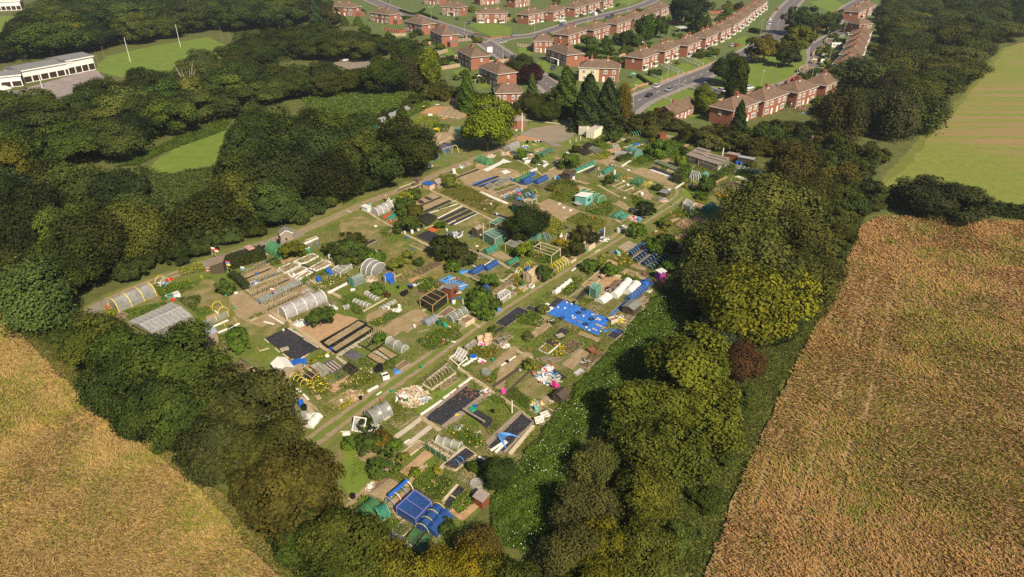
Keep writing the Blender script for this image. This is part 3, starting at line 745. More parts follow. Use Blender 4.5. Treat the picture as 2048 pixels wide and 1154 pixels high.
def cover(px,n,h,col,ls,label,name='bramble_cover',lump=2.5):
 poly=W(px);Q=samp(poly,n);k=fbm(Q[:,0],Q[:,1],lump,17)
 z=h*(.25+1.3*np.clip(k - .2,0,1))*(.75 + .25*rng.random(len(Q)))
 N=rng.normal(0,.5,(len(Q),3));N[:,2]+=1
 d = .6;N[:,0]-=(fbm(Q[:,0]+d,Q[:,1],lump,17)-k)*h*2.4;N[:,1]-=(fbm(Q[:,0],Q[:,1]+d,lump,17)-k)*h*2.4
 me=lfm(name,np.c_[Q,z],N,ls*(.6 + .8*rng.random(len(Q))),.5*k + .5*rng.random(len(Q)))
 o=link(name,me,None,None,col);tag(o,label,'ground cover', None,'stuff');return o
def flecks(px,n,z,col,ls,label,name='bindweed_flowers',parent=None):
 Q=samp(W(px),n*3);k=fbm(Q[:,0],Q[:,1],5,27);Q=Q[rng.random(len(Q))<(k > .5) * .85 + .06][:n]
 P=np.c_[Q,np.full(len(Q),z) + .35*rng.random(len(Q))];N=rng.normal(0,.3,P.shape);N[:,2]+=1
 me=lfm(name,P,N,ls*(.7 + .6*rng.random(len(Q))),np.full(len(Q),.5),.8)
 o=link(name,me,parent,None,col);
 if not parent:tag(o,label,'flowers', None,'stuff')
 return o
SLOPE=[(1325,575),(1352,590),(1400,620),(1410,660),(1390,700),(1330,720),(1240,790),(1170,870),(1130,960),(1100,1060),(1050,1110),(990,1090),(980,1010),(1040,925),(1085,870),(1140,790),(1190,735),(1240,680),(1290,620)]
cover(SLOPE,46000,1.,(.072,.118,.022),.13,'bindweed-covered green slope below the plots', 'bramble_cover',1.7)
flecks(SLOPE,560,.75,(.8,.8,.76),.075,'small white bindweed flowers dotting the green slope')
cover([(600,195),(660,180),(750,182),(850,172),(862,215),(800,245),(700,245),(620,222)],14000,.9,(.085,.135,.026),.3,'bramble patch in the upper clearing')
flecks([(600,195),(660,180),(850,172),(862,200),(700,225),(620,212)],110,.95,(.75,.75,.72),.14,'white flowers speckling the upper bramble patch')
cover([(380,262),(470,232),(450,262),(330,305),(280,330),(230,335),(300,300)],9000,.8,(.075,.11,.024),.24,'bramble strip above the sunlit clearing')
cover([(285,338),(340,350),(432,332),(455,258),(500,320),(450,425),(345,455),(250,420)],11000,1.3,(.06,.085,.022),.26,'bramble bank below the sunlit clearing')
cover([(470,60),(560,45),(640,55),(560,90),(500,125),(455,110)],7000,1.2,(.055,.075,.022),.42,'scrubby bank right of the sports field')
cover([(1640,330),(1720,300),(1750,330),(1740,385),(1690,430),(1640,440)],9000,.9,(.055,.075,.018),.22,'rough green cover at the corner of the stubble field')
cover([(1590,640),(1640,540),(1690,450),(1735,425),(1716,470),(1690,525),(1655,612),(1610,690),(1565,775),(1510,890),(1460,1010),(1406,1170),(1290,1170),(1350,980),(1425,840),(1480,715),(1540,660)],32000,.55,(.07,.085,.024),.13,'rough grass strip left of the right barley field', 'rough_grass')
cover([(0,655),(60,700),(120,770),(200,845),(262,892),(330,935),(400,995),(470,1070),(560,1180),(640,1180),(540,1060),(420,960),(330,885),(230,790),(150,700),(90,650),(0,610)],16000,.5,(.1,.1,.025),.11,'rough grass along the edge of the left barley', 'rough_grass')
UG = 'dark undergrowth between the trunks of the wood'
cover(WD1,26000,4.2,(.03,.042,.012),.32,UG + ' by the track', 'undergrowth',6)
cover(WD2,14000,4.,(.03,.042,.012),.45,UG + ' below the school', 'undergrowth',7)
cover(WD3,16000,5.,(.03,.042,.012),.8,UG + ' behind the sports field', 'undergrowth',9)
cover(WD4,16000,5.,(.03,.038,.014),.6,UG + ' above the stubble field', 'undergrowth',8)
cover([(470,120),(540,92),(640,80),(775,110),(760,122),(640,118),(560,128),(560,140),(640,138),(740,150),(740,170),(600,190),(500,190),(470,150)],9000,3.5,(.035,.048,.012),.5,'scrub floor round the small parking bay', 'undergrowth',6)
def crop_of(ox,oy,k):return lambda x,y:(ox+x/k,oy+y/k)
qa=crop_of(700,180,5.689);qb=crop_of(1000,220,6.4);qc=crop_of(1280,220,6.4);qd=crop_of(1260,330,6.4);qe=crop_of(960,340,6.4);qf=crop_of(680,340,6.4)
qg=crop_of(400,460,6.4);qh=crop_of(680,480,6.4);qi=crop_of(900,460,6.4);qj=crop_of(1060,470,5.247);qk=crop_of(140,520,5.689);ql=crop_of(480,600,5.689)
qm=crop_of(780,600,5.689);qn=crop_of(580,700,5.769);qo=crop_of(780,720,5.244);qp=crop_of(660,900,5.017)
mat(_31,(.02,.12,.55),.6);mat('pink_cloth',(.6,.03,.3),.6);mat('faded_pink',(.42,.25,.22),.8);mat(_48,(.05,.17,.07),.7,alpha=.62);mat(_41,(.035,.2,.14),.7,alpha=.72);mat(_22,(.12,.27,.21),.7,alpha=.7)
mat(_44,(.02,.075,.26),.7,alpha=.72);mat(_49,(.015,.017,.017),.8,alpha=.6);mat(_42,(.3,.33,.31),.7,alpha=.42);mat(_34,(.5,.5,.48),.5,alpha=.4);mat(_40,(.36,.36,.37),.25,scale=.8,alpha=.5,spec=.6);mat(_53,(.4,.39,.4),.3,alpha=.68,spec=.6)
mat('polythene_green',(.09,.22,.1),.35,alpha=.82,spec=.5);mat('fleece',(.6,.59,.56),.8,var=.06);mat('blue_tarp',(.018,.11,.5),.45,scale=1.8,col2=(.05,.2,.6),bump=.2,bscale=2,spec=.5);mat(_8,(.06,.22,.56),.45,scale=1.5,col2=(.1,.31,.66),bump=.04,bscale=3)
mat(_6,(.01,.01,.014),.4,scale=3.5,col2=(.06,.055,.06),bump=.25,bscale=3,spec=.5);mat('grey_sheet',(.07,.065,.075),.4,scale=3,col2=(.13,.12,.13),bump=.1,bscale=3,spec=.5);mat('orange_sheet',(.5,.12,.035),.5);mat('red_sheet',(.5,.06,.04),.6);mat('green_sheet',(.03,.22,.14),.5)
mat(_32,(.36,.21,.085),.8,scale=4,col2=(.46,.29,.13));mat(_2,(.2,.16,.12),.9,scale=4,col2=(.31,.26,.2));mat(_1,(.45,.37,.26),.9,scale=4,col2=(.56,.48,.36));mat(_4,(.62,.6,.55),.8,scale=4,col2=(.75,.73,.7))
mat(_37,(.16,.045,.02),.8,scale=4,col2=(.22,.07,.03));mat(_9,(.05,.035,.025),.85,scale=4,col2=(.09,.07,.05));mat(_21,(.1,.3,.7),.4);mat(_16,(.72,.6,.06),.4);mat(_12,(.7,.7,.66),.4);mat('hoop_black',(.02,.02,.02),.5)
mat(_5,(.02,.11,.45),.35);mat(_0,(.62,.62,.6),.35);mat(_3,(.012,.012,.013),.4);mat(_13,(.03,.26,.14),.35);mat(_24,(.02,.1,.05),.35);mat(_26,(.8,.06,.35),.4);mat(_28,(.8,.2,.03),.4);mat(_27,(.55,.03,.02),.4);mat(_36,(.75,.6,.05),.4)
mat('corrugated', (.33,.34,.37),.45,scale=3,col2=(.5,.5,.52),metal=.3);mat('slate_blue_roof', (.2,.22,.28),.5,scale=1.2,col2=(.32,.33,.38));mat(_14, (.15,.4,.35),.7);mat('purple_paint', (.33,.06,.27),.7);mat('skin', (.5,.3,.2),.7);mat('hair_dark', (.03,.02,.015),.8);mat('denim', (.04,.06,.14),.8);mat('cloth_blue', (.05,.2,.6),.8);mat(_38, (.03,.03,.035),.8);mat('cloth_pale', (.5,.5,.46),.8);mat('cloth_red', (.4,.04,.04),.8)
mat('rust',(.2,.07,.03),.9,scale=4,col2=(.3,.13,.06));mat('wire_grey',(.35,.33,.32),.6,alpha=.3);mat(_35,(.22,.17,.16),.8,scale=2,col2=(.33,.27,.25));mat('brick_tan',(.5,.36,.24),.9)
import re
LAND=[];USEDL=set()
def short(lb):return re.split(r' (?:beside|by|below|above|near|at|in|on|left|right|under|behind|between|along|across|before|beyond|among|nearest|next|over|with|inside|round|against|farthest) ',lb)[0]
def reg(t,label,p):
 LAND.append((p[0],p[1],short(label)));return t
def frame_of(p0,p1):
 a,b=G(*p0),G(*p1);d=b-a;s=Vector((-d.y,d.x,0)).normalized() * .4;excl((a-s,b-s,b+s,a+s));return a,b,d.length,math.atan2(d.y,d.x)
def arc(w,h,n=10):return [(cos(PI*(1-i/n))*w/2,(sin(PI*i/n)) ** .8*h) for i in range(n+1)]
def hoop_mesh(w,h,r):
 mb=MB();P=[(0,y,z) for y,z in arc(w,h)];mb.tube(P,r,5);return mb
def tn(p0,p1,w,h,cover,nh,hm,label,name='net_tunnel',cat='net tunnel',ends=True,hr=.035,crops=None,group=None,sag=.06):
 a,b,L,rz=frame_of(p0,p1);t=thing(name,label,cat,a,rz,group);n=10;m=max(2,(max(nh,3)-1)*3)
 if cover:
  vs=[];fs=[]
  for i in range(m+1):
   u=i/m;k=1-sag*abs(sin(PI*u*max(1,nh-1)))+ruf(-.02,.02)
   vs+=[(u*L,y*(2-k if False else k),z*k) for y,z in arc(w,h,n)]
  for i in range(m):
   for j in range(n):q=i*(n+1)+j;fs.append((q,q+n+1,q+n+2,q+1))
  if ends:fs+=[tuple(range(n+1)),tuple(range(m*(n+1),(m+1)*(n+1)))[::-1]]
  MB().add(vs,fs).build('cover',cover,t,smooth=False)
 for i in range(nh):o=hoop_mesh(w + .06,h + .03,hr).build('hoop',hm,t,(L*i/max(1,nh-1),0,0))
 for y in (-w/2,w/2):MB().beam((0,y,.06),(L,y,.06),.1,.14).build('base_board',_2,t)
 if crops:
  n=int(L*w*26);P=np.c_[rng.random(n)*L,(rng.random(n) - .5)*w * .9,rng.random(n)*h * .55];N=rng.normal(0,.4,(n,3));N[:,2]+=1
  link('foliage',lfm('foliage',P,N,.1 + .08*rng.random(n),rng.random(n)),t,None,crops)
 return reg(t,label,(a+b)/2)
def corners(px,z=0.):return [G(p[0],p[1],z) for p in px]
def cage(px,h,net,fm,label,top=False,bars=1,r=.04,name='net_cage',cat='fruit cage',sides=True,crops=None,group=None,roofnet=True):
 C=[Vector((p.x,p.y,0)) for p in corners(px,h if top else 0)];o=C[0].copy();C=[c-o for c in C];t=thing(name,label,cat,o,0,group);up=Vector((0,0,h))
 f=MB()
 for i in range(4):
  f.beam(C[i]+up,C[(i+1)%4]+up,r*2,r*2);f.box(tuple(C[i]+up/2),(r*2.2,r*2.2,h))
 for k in range(1,bars+1):f.beam(C[0].lerp(C[1],k/(bars+1))+up,C[3].lerp(C[2],k/(bars+1))+up,r*1.6,r*1.6)
 f.build('frame',fm,t)
 if net:
  e=Vector((0,0,-.03));mb=MB();s=.985;c=sum(C,Vector())/4;D=[c+(q-c)*s for q in C]
  if roofnet:
   n=6;vs=[]
   for i in range(n+1):
    for j in range(n+1):
     u,v=i/n,j/n;p=D[0].lerp(D[1],u).lerp(D[3].lerp(D[2],u),v)+up * .985;p.z -= .16*sin(PI*u)*sin(PI*v)+ruf(0,.04);vs.append(p)
   mb.add(vs,[(i*(n+1)+j,(i+1)*(n+1)+j,(i+1)*(n+1)+j+1,i*(n+1)+j+1) for i in range(n) for j in range(n)])
  if sides:
   for i in range(4):mb.add([D[i],D[(i+1)%4],D[(i+1)%4]+up * .98,D[i]+up * .98],[(0,1,2,3)])
  mb.build('netting',net,t)
 if crops:
  Q=samp(C,int(parea(C)*20));n=len(Q);N=rng.normal(0,.4,(n,3));N[:,2]+=1
  link('foliage',lfm('foliage',np.c_[Q,rng.random(n)*h * .6],N,.1 + .1*rng.random(n),rng.random(n)),t,None,crops)
 return reg(t,label,o+sum(C,Vector())/4)
def bed(px,soil,edge,label,h=.22,bw=.13,crops=None,ch=.45,dens=34,ls=.09,name='raised_bed',cat='raised bed',group='raised beds',fl=None,world=False):
 C=px if world else corners(px);excl(C);o=C[0].copy();C=[c-o for c in C];t=thing(name,label,cat,o,0,group)
 c=sum(C,Vector())/len(C)
 D=rough_edge(C,.6,0);mb=MB();n=len(D);mb.add([(p.x,p.y,h * .8+ruf(-.03,.04)) for p in D]+[(c.x,c.y,h * .95)],[(i,(i+1)%n,n) for i in range(n)])
 if parea(C)<1e9:mb.build('soil',soil,t)
 if edge:
  e=MB()
  for i in range(len(C)):e.beam(C[i]+Vector((0,0,h/2)),C[(i+1)%len(C)]+Vector((0,0,h/2)),bw,h)
  e.build('edging',edge,t)
 if crops:
  Q=samp(C,int(parea(C)*dens));n=len(Q)
  if n:
   k=fbm(Q[:,0]+o.x,Q[:,1]+o.y,1.1,5);N=rng.normal(0,.45,(n,3));N[:,2] += .9
   link('foliage',lfm('foliage',np.c_[Q,h+ch*(.15+1.1*k)*rng.random(n) ** .6],N,ls*(.6 + .8*rng.random(n)),.5*k + .5*rng.random(n)),t,None,crops)
  if fl:
   Q=samp(C,fl[1]);N=rng.normal(0,.4,(len(Q),3));N[:,2]+=1
   link('flowers',lfm('flowers',np.c_[Q,h+ch*(.6 + .5*rng.random(len(Q)))],N,.1 + .06*rng.random(len(Q)),np.full(len(Q),.5),.9),t,None,fl[0])
 return reg(t,label,o+c)
def veg(px,col,h,label,dens=26,ls=.12,fl=None,name='vegetable_patch',cat='vegetable patch',lump=1.6,group=None,rows=None):
 poly=W(px);o=poly[0].copy();C=[p-o for p in poly];A=parea(C);Q=samp(C,int(A*dens));n=len(Q);k=fbm(Q[:,0]+o.x,Q[:,1]+o.y,lump,41)
 if rows:
  u=Q[:,0]*-sin(AX)+Q[:,1]*cos(AX);kp=np.abs(((u/rows)%1) - .5) < .3;Q=Q[kp];k=k[kp];n=len(Q)
 N=rng.normal(0,.5,(n,3));N[:,2] += .8;z=h*(.1+1.3*np.clip(k - .15,0,1))*(.25 + .75*rng.random(n) ** .5)
 o2=link(name,lfm(name,np.c_[Q,z],N,ls*(.6 + .8*rng.random(n)),.45*k + .55*rng.random(n)),None,o,jit(col,.05));tag(o2,label,cat,group)
 if fl:
  Q=samp(C,fl[1]);N=rng.normal(0,.4,(len(Q),3));N[:,2]+=1
  link('flowers',lfm('flowers',np.c_[Q,h*(.55 + .5*rng.random(len(Q)))],N,(fl[2] if len(fl)>2 else .12)*(.7 + .6*rng.random(len(Q))),np.full(len(Q),.5),.9),o2,None,fl[0])
 return reg(o2,label,o+sum(C,Vector())/len(C))
def gsh(px,m,label,name='ground_sheet',cat='ground sheet',z=.08,wr=.1,n=22,ragged=.25,group=None,hole=None):
 C=corners(px);excl(C);o=C[0].copy();C=[c-o for c in C];t=MB();vs=[]
 for i in range(n+1):
  for j in range(n+1):
   u,v=i/n,j/n;p=C[0].lerp(C[1],u).lerp(C[3].lerp(C[2],u),v)
   x,y=p.x+o.x,p.y+o.y;e=min(u,v,1-u,1-v)==0
   r=float(vn(x,y,1.3,3)) + .5*float(vn(x,y,.5,8));d=ragged*(r - .75) if e else 0
   c=(C[0]+C[1]+C[2]+C[3])/4;q=p+(c-p).normalized()*d
   vs.append((q.x,q.y,z+wr*r*(.3 if e else 1)))
 t.add(vs,[(i*(n+1)+j,(i+1)*(n+1)+j,(i+1)*(n+1)+j+1,i*(n+1)+j+1) for i in range(n) for j in range(n)])
 ob=t.build(name,m,None,o,smooth=True);tag(ob,label,cat,group)
 if (ob.data.polygons[0].normal.z<0):ob.data.flip_normals()
 return reg(ob,label,o+(C[0]+C[1]+C[2]+C[3])/4)
def shed(p,w,d,h,rz,wall,roof,label,kind='gable',door=_9,win=True,name='garden_shed',cat='shed',group='sheds on the allotments',rise=None,ov=.14):
 t=thing(name,label,cat,G(*p),rz,group);rise=rise if rise is not None else w * .28
 mb=MB();mb.box((0,0,h/2),(w,d,h));e = .001
 if kind == 'gable':
  mb.add([(-w/2,-d/2,h),(w/2,-d/2,h),(0,-d/2,h+rise),(-w/2,d/2,h),(w/2,d/2,h),(0,d/2,h+rise)],[(0,1,2),(4,3,5)])
 elif kind == 'pent':
  mb.add([(-w/2,-d/2,h),(w/2,-d/2,h),(w/2,-d/2,h+rise),(-w/2,d/2,h),(w/2,d/2,h),(w/2,d/2,h+rise)],[(0,1,2),(4,3,5),(1,4,5,2)])
 mb.build('wall',wall,t);r=MB();th = .06
 def slab(x0,z0,x1,z1):
  v=[(x0,-d/2-ov,z0),(x1,-d/2-ov,z1),(x1,d/2+ov,z1),(x0,d/2+ov,z0)];v+=[(a,b,c+th) for a,b,c in v]
  r.add(v,[(3,2,1,0),(4,5,6,7),(0,1,5,4),(1,2,6,5),(2,3,7,6),(3,0,4,7)])
 if kind == 'gable': k=rise/(w/2)*ov;slab(-w/2-ov,h-k + .01,0,h+rise + .01);slab(0,h+rise + .01,w/2+ov,h-k + .01)
 elif kind == 'pent': k=rise/w*ov;slab(-w/2-ov,h-k + .01,w/2+ov,h+rise+k + .01)
 else:slab(-w/2-ov,h + .01,w/2+ov,h + .05)
 r.build('roof', roof,t)
 if door:MB().box((-w * .12,-d/2 - .03,h * .43),(.75,.05,h * .84)).build('door',door,t)
 if win:
  o=MB().box((w/2 + .03,0,h * .62),(.05,d * .4,h * .32)).build('window', 'glass',t)
 return reg(t,label,G(*p))
def br(p,r,h,m,label,lid=None,name='water_barrel',cat='barrel',n=12,group='barrels and bins on the plots'):
 t=thing(name,label,cat,G(*p),0,group)
 MB().lathe([(0,.01),(r * .9,.02),(r,h * .25),(r*1.03,h * .5),(r,h * .75),(r * .9,h),(r * .8,h),(r * .78,h * .86),(0,h * .86)],n=n).build('body',m,t,smooth=False)
 if lid:MB().lathe([(r * .95,h),(r * .95,h + .06),(0,h + .09)],n=n).build('lid',lid,t)
 else:MB().lathe([(r*1.04,h * .3),(r*1.06,h * .33),(r*1.04,h * .36)],n=n).build('rib',m,t)
 return reg(t,label,G(*p))
def compost(p,label,m=_3,s=1.):
 t=thing('compost_bin',label,'compost bin',G(*p),0,'barrels and bins on the plots')
 MB().lathe([(.42*s,0),(.4*s,.3*s),(.3*s,.85*s),(.26*s,.9*s)],n=12).build('body',m,t);MB().lathe([(.31*s,.86*s),(.31*s,.93*s),(.06,1.0*s),(0,1.02*s)],n=12).build('lid',m,t)
 return reg(t,label,G(*p))
def pk(p0,p1,w,m,label,h=.08,name='plank',cat='plank',group='planks lying on the plots',z=.1):
 a,b,L,rz=frame_of(p0,p1);mb=MB();mb.box((L/2,0,0),(L,w,h));mb.box((L * .12,0,h * .5 + .01),(.08,w,.03));mb.box((L * .88,0,h * .5 + .01),(.08,w,.03))
 o=mb.build(name,m,None,(a.x,a.y,z));o.rotation_euler=(0,0,rz);tag(o,label,cat,group);return reg(o,label,(a+b)/2)
def heap(p,r,hh,items,label,name='junk_heap',n=24,el=1.4,cat=None,group=None):
 cat=cat or name.replace('_', ' ')
 """a heap of separate sticks, boards and scraps; one part per material"""
 t=thing(name,label,cat,G(*p),rnd(),group);base=MB()
 nn=12;vs=[(r*(.8 + .3*rnd())*cos(2*PI*i/nn),r*(.8 + .3*rnd())*sin(2*PI*i/nn),.03) for i in range(nn)]+[(0,0,hh * .5)]
 base.add(vs,[(i,(i+1)%nn,nn) for i in range(nn)]);base.build('base',items[0][1],t)
 for pn,m in items:
  mb=MB()
  for _ in range(n):
   q=math.sqrt(rnd())*r;a=rnd()*6.28;z = .05+hh*(1-q/r)*rnd()
   l=el*ruf(.2,.7);e=Vector((random.gauss(0,1),random.gauss(0,1),random.gauss(0,.2))).normalized()*l
   c=Vector((q*cos(a),q*sin(a),z + .12));mb.beam(c-e * .5,c+e * .5,ruf(.08,.3)*el * .6,ruf(.03,.12))
  mb.build(pn,m,t)
 return reg(t,label,G(*p))
def hps(p0,p1,w,h,n,m,label,name='hoop_frame',cat='hoop frame',r=.045,group=None,ridge=False):
 a,b,L,rz=frame_of(p0,p1);t=thing(name,label,cat,a,rz,group)
 for i in range(n):hoop_mesh(w,h,r).build('hoop',m if not isinstance(m,(list,tuple)) else m[i%len(m)],t,(L*i/max(1,n-1),0,0))
 if ridge:MB().bar((0,0,h),(L,0,h),r,5).build('ridge_pole',_1,t)
 return reg(t,label,(a+b)/2)
def glasshouse(p,L,w,h,rz,fm,label,glass=_40,rise=.6,bench=None,name='greenhouse',cat='greenhouse'):
 t=thing(name,label,cat,G(*p),rz);f=MB();g=MB();x0,x1,y0,y1=-L/2,L/2,-w/2,w/2
 n=max(2,round(L / .75))
 for i in range(n+1):
  x=x0+L*i/n
  for y in (y0,y1):f.beam((x,y,0),(x,y,h),.06,.06);f.beam((x,y,h),(x,0,h+rise),.06,.06)
 for y,z in ((y0,h),(y1,h),(0,h+rise),(y0,.05),(y1,.05),(y0,h * .5),(y1,h * .5)):f.beam((x0,y,z),(x1,y,z),.07,.07)
 for x in (x0,x1):f.beam((x,y0,h),(x,y1,h),.06,.06)
 f.build('frame',fm,t)
 for y in (y0,y1):g.add([(x0,y,0),(x1,y,0),(x1,y,h),(x0,y,h)],[(0,1,2,3)]);g.add([(x0,y,h),(x1,y,h),(x1,0,h+rise),(x0,0,h+rise)],[(0,1,2,3)])
 for x in (x0,x1):g.add([(x,y0,0),(x,y1,0),(x,y1,h),(x,0,h+rise),(x,y0,h)],[(0,1,2,3,4)])
 g.build('glazing',glass,t);MB().box((x0 - .04,0,.85),(.05,.7,1.7)).build('door',fm,t)
 return reg(t,label,G(*p))
EXCL=[]
def excl(p):q=np.array([(a[0],a[1]) for a in p]);EXCL.append((q,q.min(0),q.max(0)))
def free(Q,keep=0.):
 m=np.ones(len(Q),bool)
 for q,lo,hi in EXCL:
  c=np.nonzero((Q[:,0]>lo[0])&(Q[:,0]<hi[0])&(Q[:,1]>lo[1])&(Q[:,1]<hi[1]))[0]
  if len(c):i=inpoly(Q[c],q);m[c[i&(rng.random(len(c))>=keep)]]=False
 return m
for ln_,w_ in TRACKS:
 for a_,b_ in zip(ln_,ln_[1:]):
  d_=(b_-a_).normalized();s_=Vector((-d_.y,d_.x,0))*w_/2;excl((a_-s_,b_-s_,b_+s_,a_+s_))
def slp(px,m='soil',jit=.25):excl(W(px));sheet('soil_plot',px,m,jit)
def grp(px,m='lawn',jit=.25):sheet('grass_plot',px,m,jit)
def flag(p,h,cols,label):
 t=thing('flag',label,'flag',G(*p),.6,'flags on canes');MB().bar((0,0,0),(0,0,h),.03,5).build('pole',_1,t)
 for i,m in enumerate(cols):
  vs=[];
  for j in range(5):
   x = .05+j * .16;d = .06*sin(j*1.6);vs+=[(x,d,h - .05-i * .35-j * .07),(x,d,h - .4-i * .35-j * .07)]
  MB().add(vs,[(2*j,2*j+1,2*j+3,2*j+2) for j in range(4)]).build('cloth',m,t)
def canes(p0,p1,rows,n,h,label,name='bean_canes',lean=.0):
 a,b,L,rz=frame_of(p0,p1);t=thing(name,label,'canes',a,rz,'cane rows')
 mb=MB()
 for r in range(rows):
  for i in range(n):
   x=L*(i + .5)/n+ruf(-.06,.06);y=r * .5;mb.bar((x,y,0),(x+ruf(-.08,.08),y+ruf(-.08,.08),h*ruf(.8,1.1)),.022,4)
 mb.build('canes',_1,t)
 nn=int(n*rows*7);P=np.c_[rng.random(nn)*L,rng.random(nn) * .5*max(1,rows-1),rng.random(nn)*h * .75]
 link('foliage',lfm('foliage',P,rng.normal(size=(nn,3)),.07 + .05*rng.random(nn),rng.random(nn)),t,None,(.1,.12,.02))
 return reg(t,label,(a+b)/2)
def person(p,label,pose,shirt,legs_m,hair='hair_dark',rz=0.,hold=None):
 t=thing('person',label,'person',G(*p),rz)
 if pose == 'stand': J={'pel': (0,0,.95),'che': (0,.02,1.35),'nek': (0,.02,1.5),'hed': (0,.0,1.66),'sl': (-.2,.02,1.42),'el': (-.27,-.02,1.14),'hl': (-.25,-.14,.92),'sr': (.2,.02,1.42),'er': (.27,-.04,1.15),'hr': (.22,-.2,.98),'kl': (-.11,-.02,.5),'fl': (-.12,.03,.07),'tl': (-.13,-.15,.04),'kr': (.11,-.03,.5),'fr': (.13,.05,.07),'tr': (.14,-.13,.04)}
 elif pose == 'bend': J={'pel': (0,.1,.92),'che': (0,-.25,1.12),'nek': (0,-.38,1.14),'hed': (0,-.52,1.12),'sl': (-.2,-.3,1.1),'el': (-.22,-.38,.8),'hl': (-.16,-.5,.55),'sr': (.2,-.3,1.1),'er': (.22,-.4,.8),'hr': (.15,-.52,.52),'kl': (-.13,-.02,.5),'fl': (-.15,.08,.07),'tl': (-.15,-.1,.04),'kr': (.13,-.05,.5),'fr': (.15,.03,.07),'tr': (.15,-.15,.04)}
 else:J={'pel': (0,0,.48),'che': (0,.08,.88),'nek': (0,.06,1.03),'hed': (0,.03,1.19),'sl': (-.2,.06,.95),'el': (-.27,-.05,.7),'hl': (-.15,-.28,.62),'sr': (.2,.06,.95),'er': (.27,-.05,.7),'hr': (.15,-.28,.62),'kl': (-.13,-.42,.5),'fl': (-.13,-.42,.07),'tl': (-.13,-.58,.04),'kr': (.13,-.42,.5),'fr': (.14,-.4,.07),'tr': (.14,-.56,.04)}
 R=dict(pel=.15,che=.15,nek=.06,hed=.11,sl=.075,el=.055,hl=.05,sr=.075,er=.055,hr=.05,kl=.075,fl=.055,tl=.05,kr=.075,fr=.055,tr=.05)
 E=[('pel', 'che'),('che', 'nek'),('nek', 'hed'),('che', 'sl'),('sl', 'el'),('el', 'hl'),('che', 'sr'),('sr', 'er'),('er', 'hr'),('pel', 'kl'),('kl', 'fl'),('fl', 'tl'),('pel', 'kr'),('kr', 'fr'),('fr', 'tr')]
 def skin(name,keys,edges,m,k,sub=1):
  ks=list(keys);me=bpy.data.meshes.new(name);me.from_pydata([J[q] for q in ks],[(ks.index(a),ks.index(b)) for a,b in edges],[]);me.materials.append(MATS[m]);o=link(name,me,t)
  o.modifiers.new('skin', 'SKIN');
  for i,q in enumerate(ks):me.skin_vertices[0].data[i].radius=(R[q]*k,R[q]*k)
  me.skin_vertices[0].data[0].use_root=True
  s=o.modifiers.new('sub', 'SUBSURF');s.levels=sub;s.render_levels=sub;return o
 skin('body',J.keys(),E,'skin',1.)
 skin('shirt',['pel', 'che', 'sl', 'el', 'sr', 'er'],[('pel', 'che'),('che', 'sl'),('sl', 'el'),('che', 'sr'),('sr', 'er')],shirt,1.18)
 skin('trousers',['pel', 'kl', 'fl', 'kr', 'fr'],[('pel', 'kl'),('kl', 'fl'),('pel', 'kr'),('kr', 'fr')],legs_m,1.2)
 h=Vector(J['hed']);MB().lathe([(0,.16),(.09,.13),(.13,.05),(.135,-.02),(.1,-.06)],tuple(h+Vector((0,.02,.0))),9).build('hair',hair,t)
 return reg(t,label,G(*p))
def bush(p,rpx,asp,col,label,kind='bush',cat='bush'):
 x,y,r,h=at_centre(p[0],p[1],rpx,asp);t=plant_tree(kind,x,y,r,h,jit(col,.06),label,cat,'bushes on the plots');return reg(t,label,(x,y))
def bxt(p,d,rz,m,label,name,cat,group=None,inner=None):
 """open-topped box: four sides and a floor"""
 t=thing(name,label,cat,G(*p),rz,group);w,l,h=d;b=MB();k = .06
 b.box((0,-l/2+k/2,h/2),(w,k,h)).box((0,l/2-k/2,h/2),(w,k,h)).box((-w/2+k/2,0,h/2),(k,l-2*k - .004,h)).box((w/2-k/2,0,h/2),(k,l-2*k - .004,h)).build('sides',m,t)
 MB().box((0,0,h * .6),(w-2*k - .01,l-2*k - .01,.05)).build('filling',inner or _23,t)
 return reg(t,label,G(*p))
def pallet(p,rz,label,m=_1,tilt=0.,w=1.2,l=1.,group='pallets',z=.2):
 q=G(*p);t=thing('pallet',label,'pallet',(q.x,q.y,z),rz,group);t.rotation_euler=(tilt,0,rz);a=MB();b=MB()
 for i in range(7):a.box((-w/2+w*i/6,0,.06),(.1,l,.025))
 for j in (-1,0,1):b.box((0,j*(l/2 - .05),0),(w,.09,.09))
 a.build('slats',m,t);b.build('bearers',m,t);return reg(t,label,q)
mat('brick',(.22,.085,.052),.9,scale=1.6,col2=(.31,.13,.083),bump=.01)
mat('brick_pale',(.33,.17,.115),.9,scale=1.6,col2=(.42,.23,.16))
mat('roof_tile',(.11,.072,.05),.9,scale=.7,col2=(.175,.12,.085),bump=.03,bscale=9)
mat('ridge',(.23,.11,.065),.9)
mat('render_cream',(.62,.5,.36),.9,var=.06)
mat(_10,(.72,.71,.68),.6,var=.05)
mat(_20,(.6,.57,.5),.8,scale=3,col2=(.72,.7,.66))
mat('glass',(.03,.035,.045),.08,var=.3,scale=.8,spec=.6)
mat(_18,(.3,.21,.13),.9,scale=3,col2=(.4,.3,.2))
mat(_45,(.19,.14,.1),.9,scale=5,col2=(.28,.22,.165))
mat(_58,(.26,.05,.03),.85,scale=3,col2=(.34,.08,.045))
mat('concrete',(.4,.37,.32),.9,scale=4,col2=(.52,.49,.44))
mat(_50,(.14,.14,.14),.9,scale=3,col2=(.22,.22,.21))
mat(_17,(.42,.42,.42),.5,var=.1)
mat(_43,(.34,.14,.075),.9)
mat('paint',(1,1,1),.3,var=.03,obj=True,spec=.5)
mat('rubber',(.02,.02,.02),.8)
mat('lamp_lens',(.7,.68,.6),.3)
mat('door_paint',(.72,.71,.68),.5,var=.05)
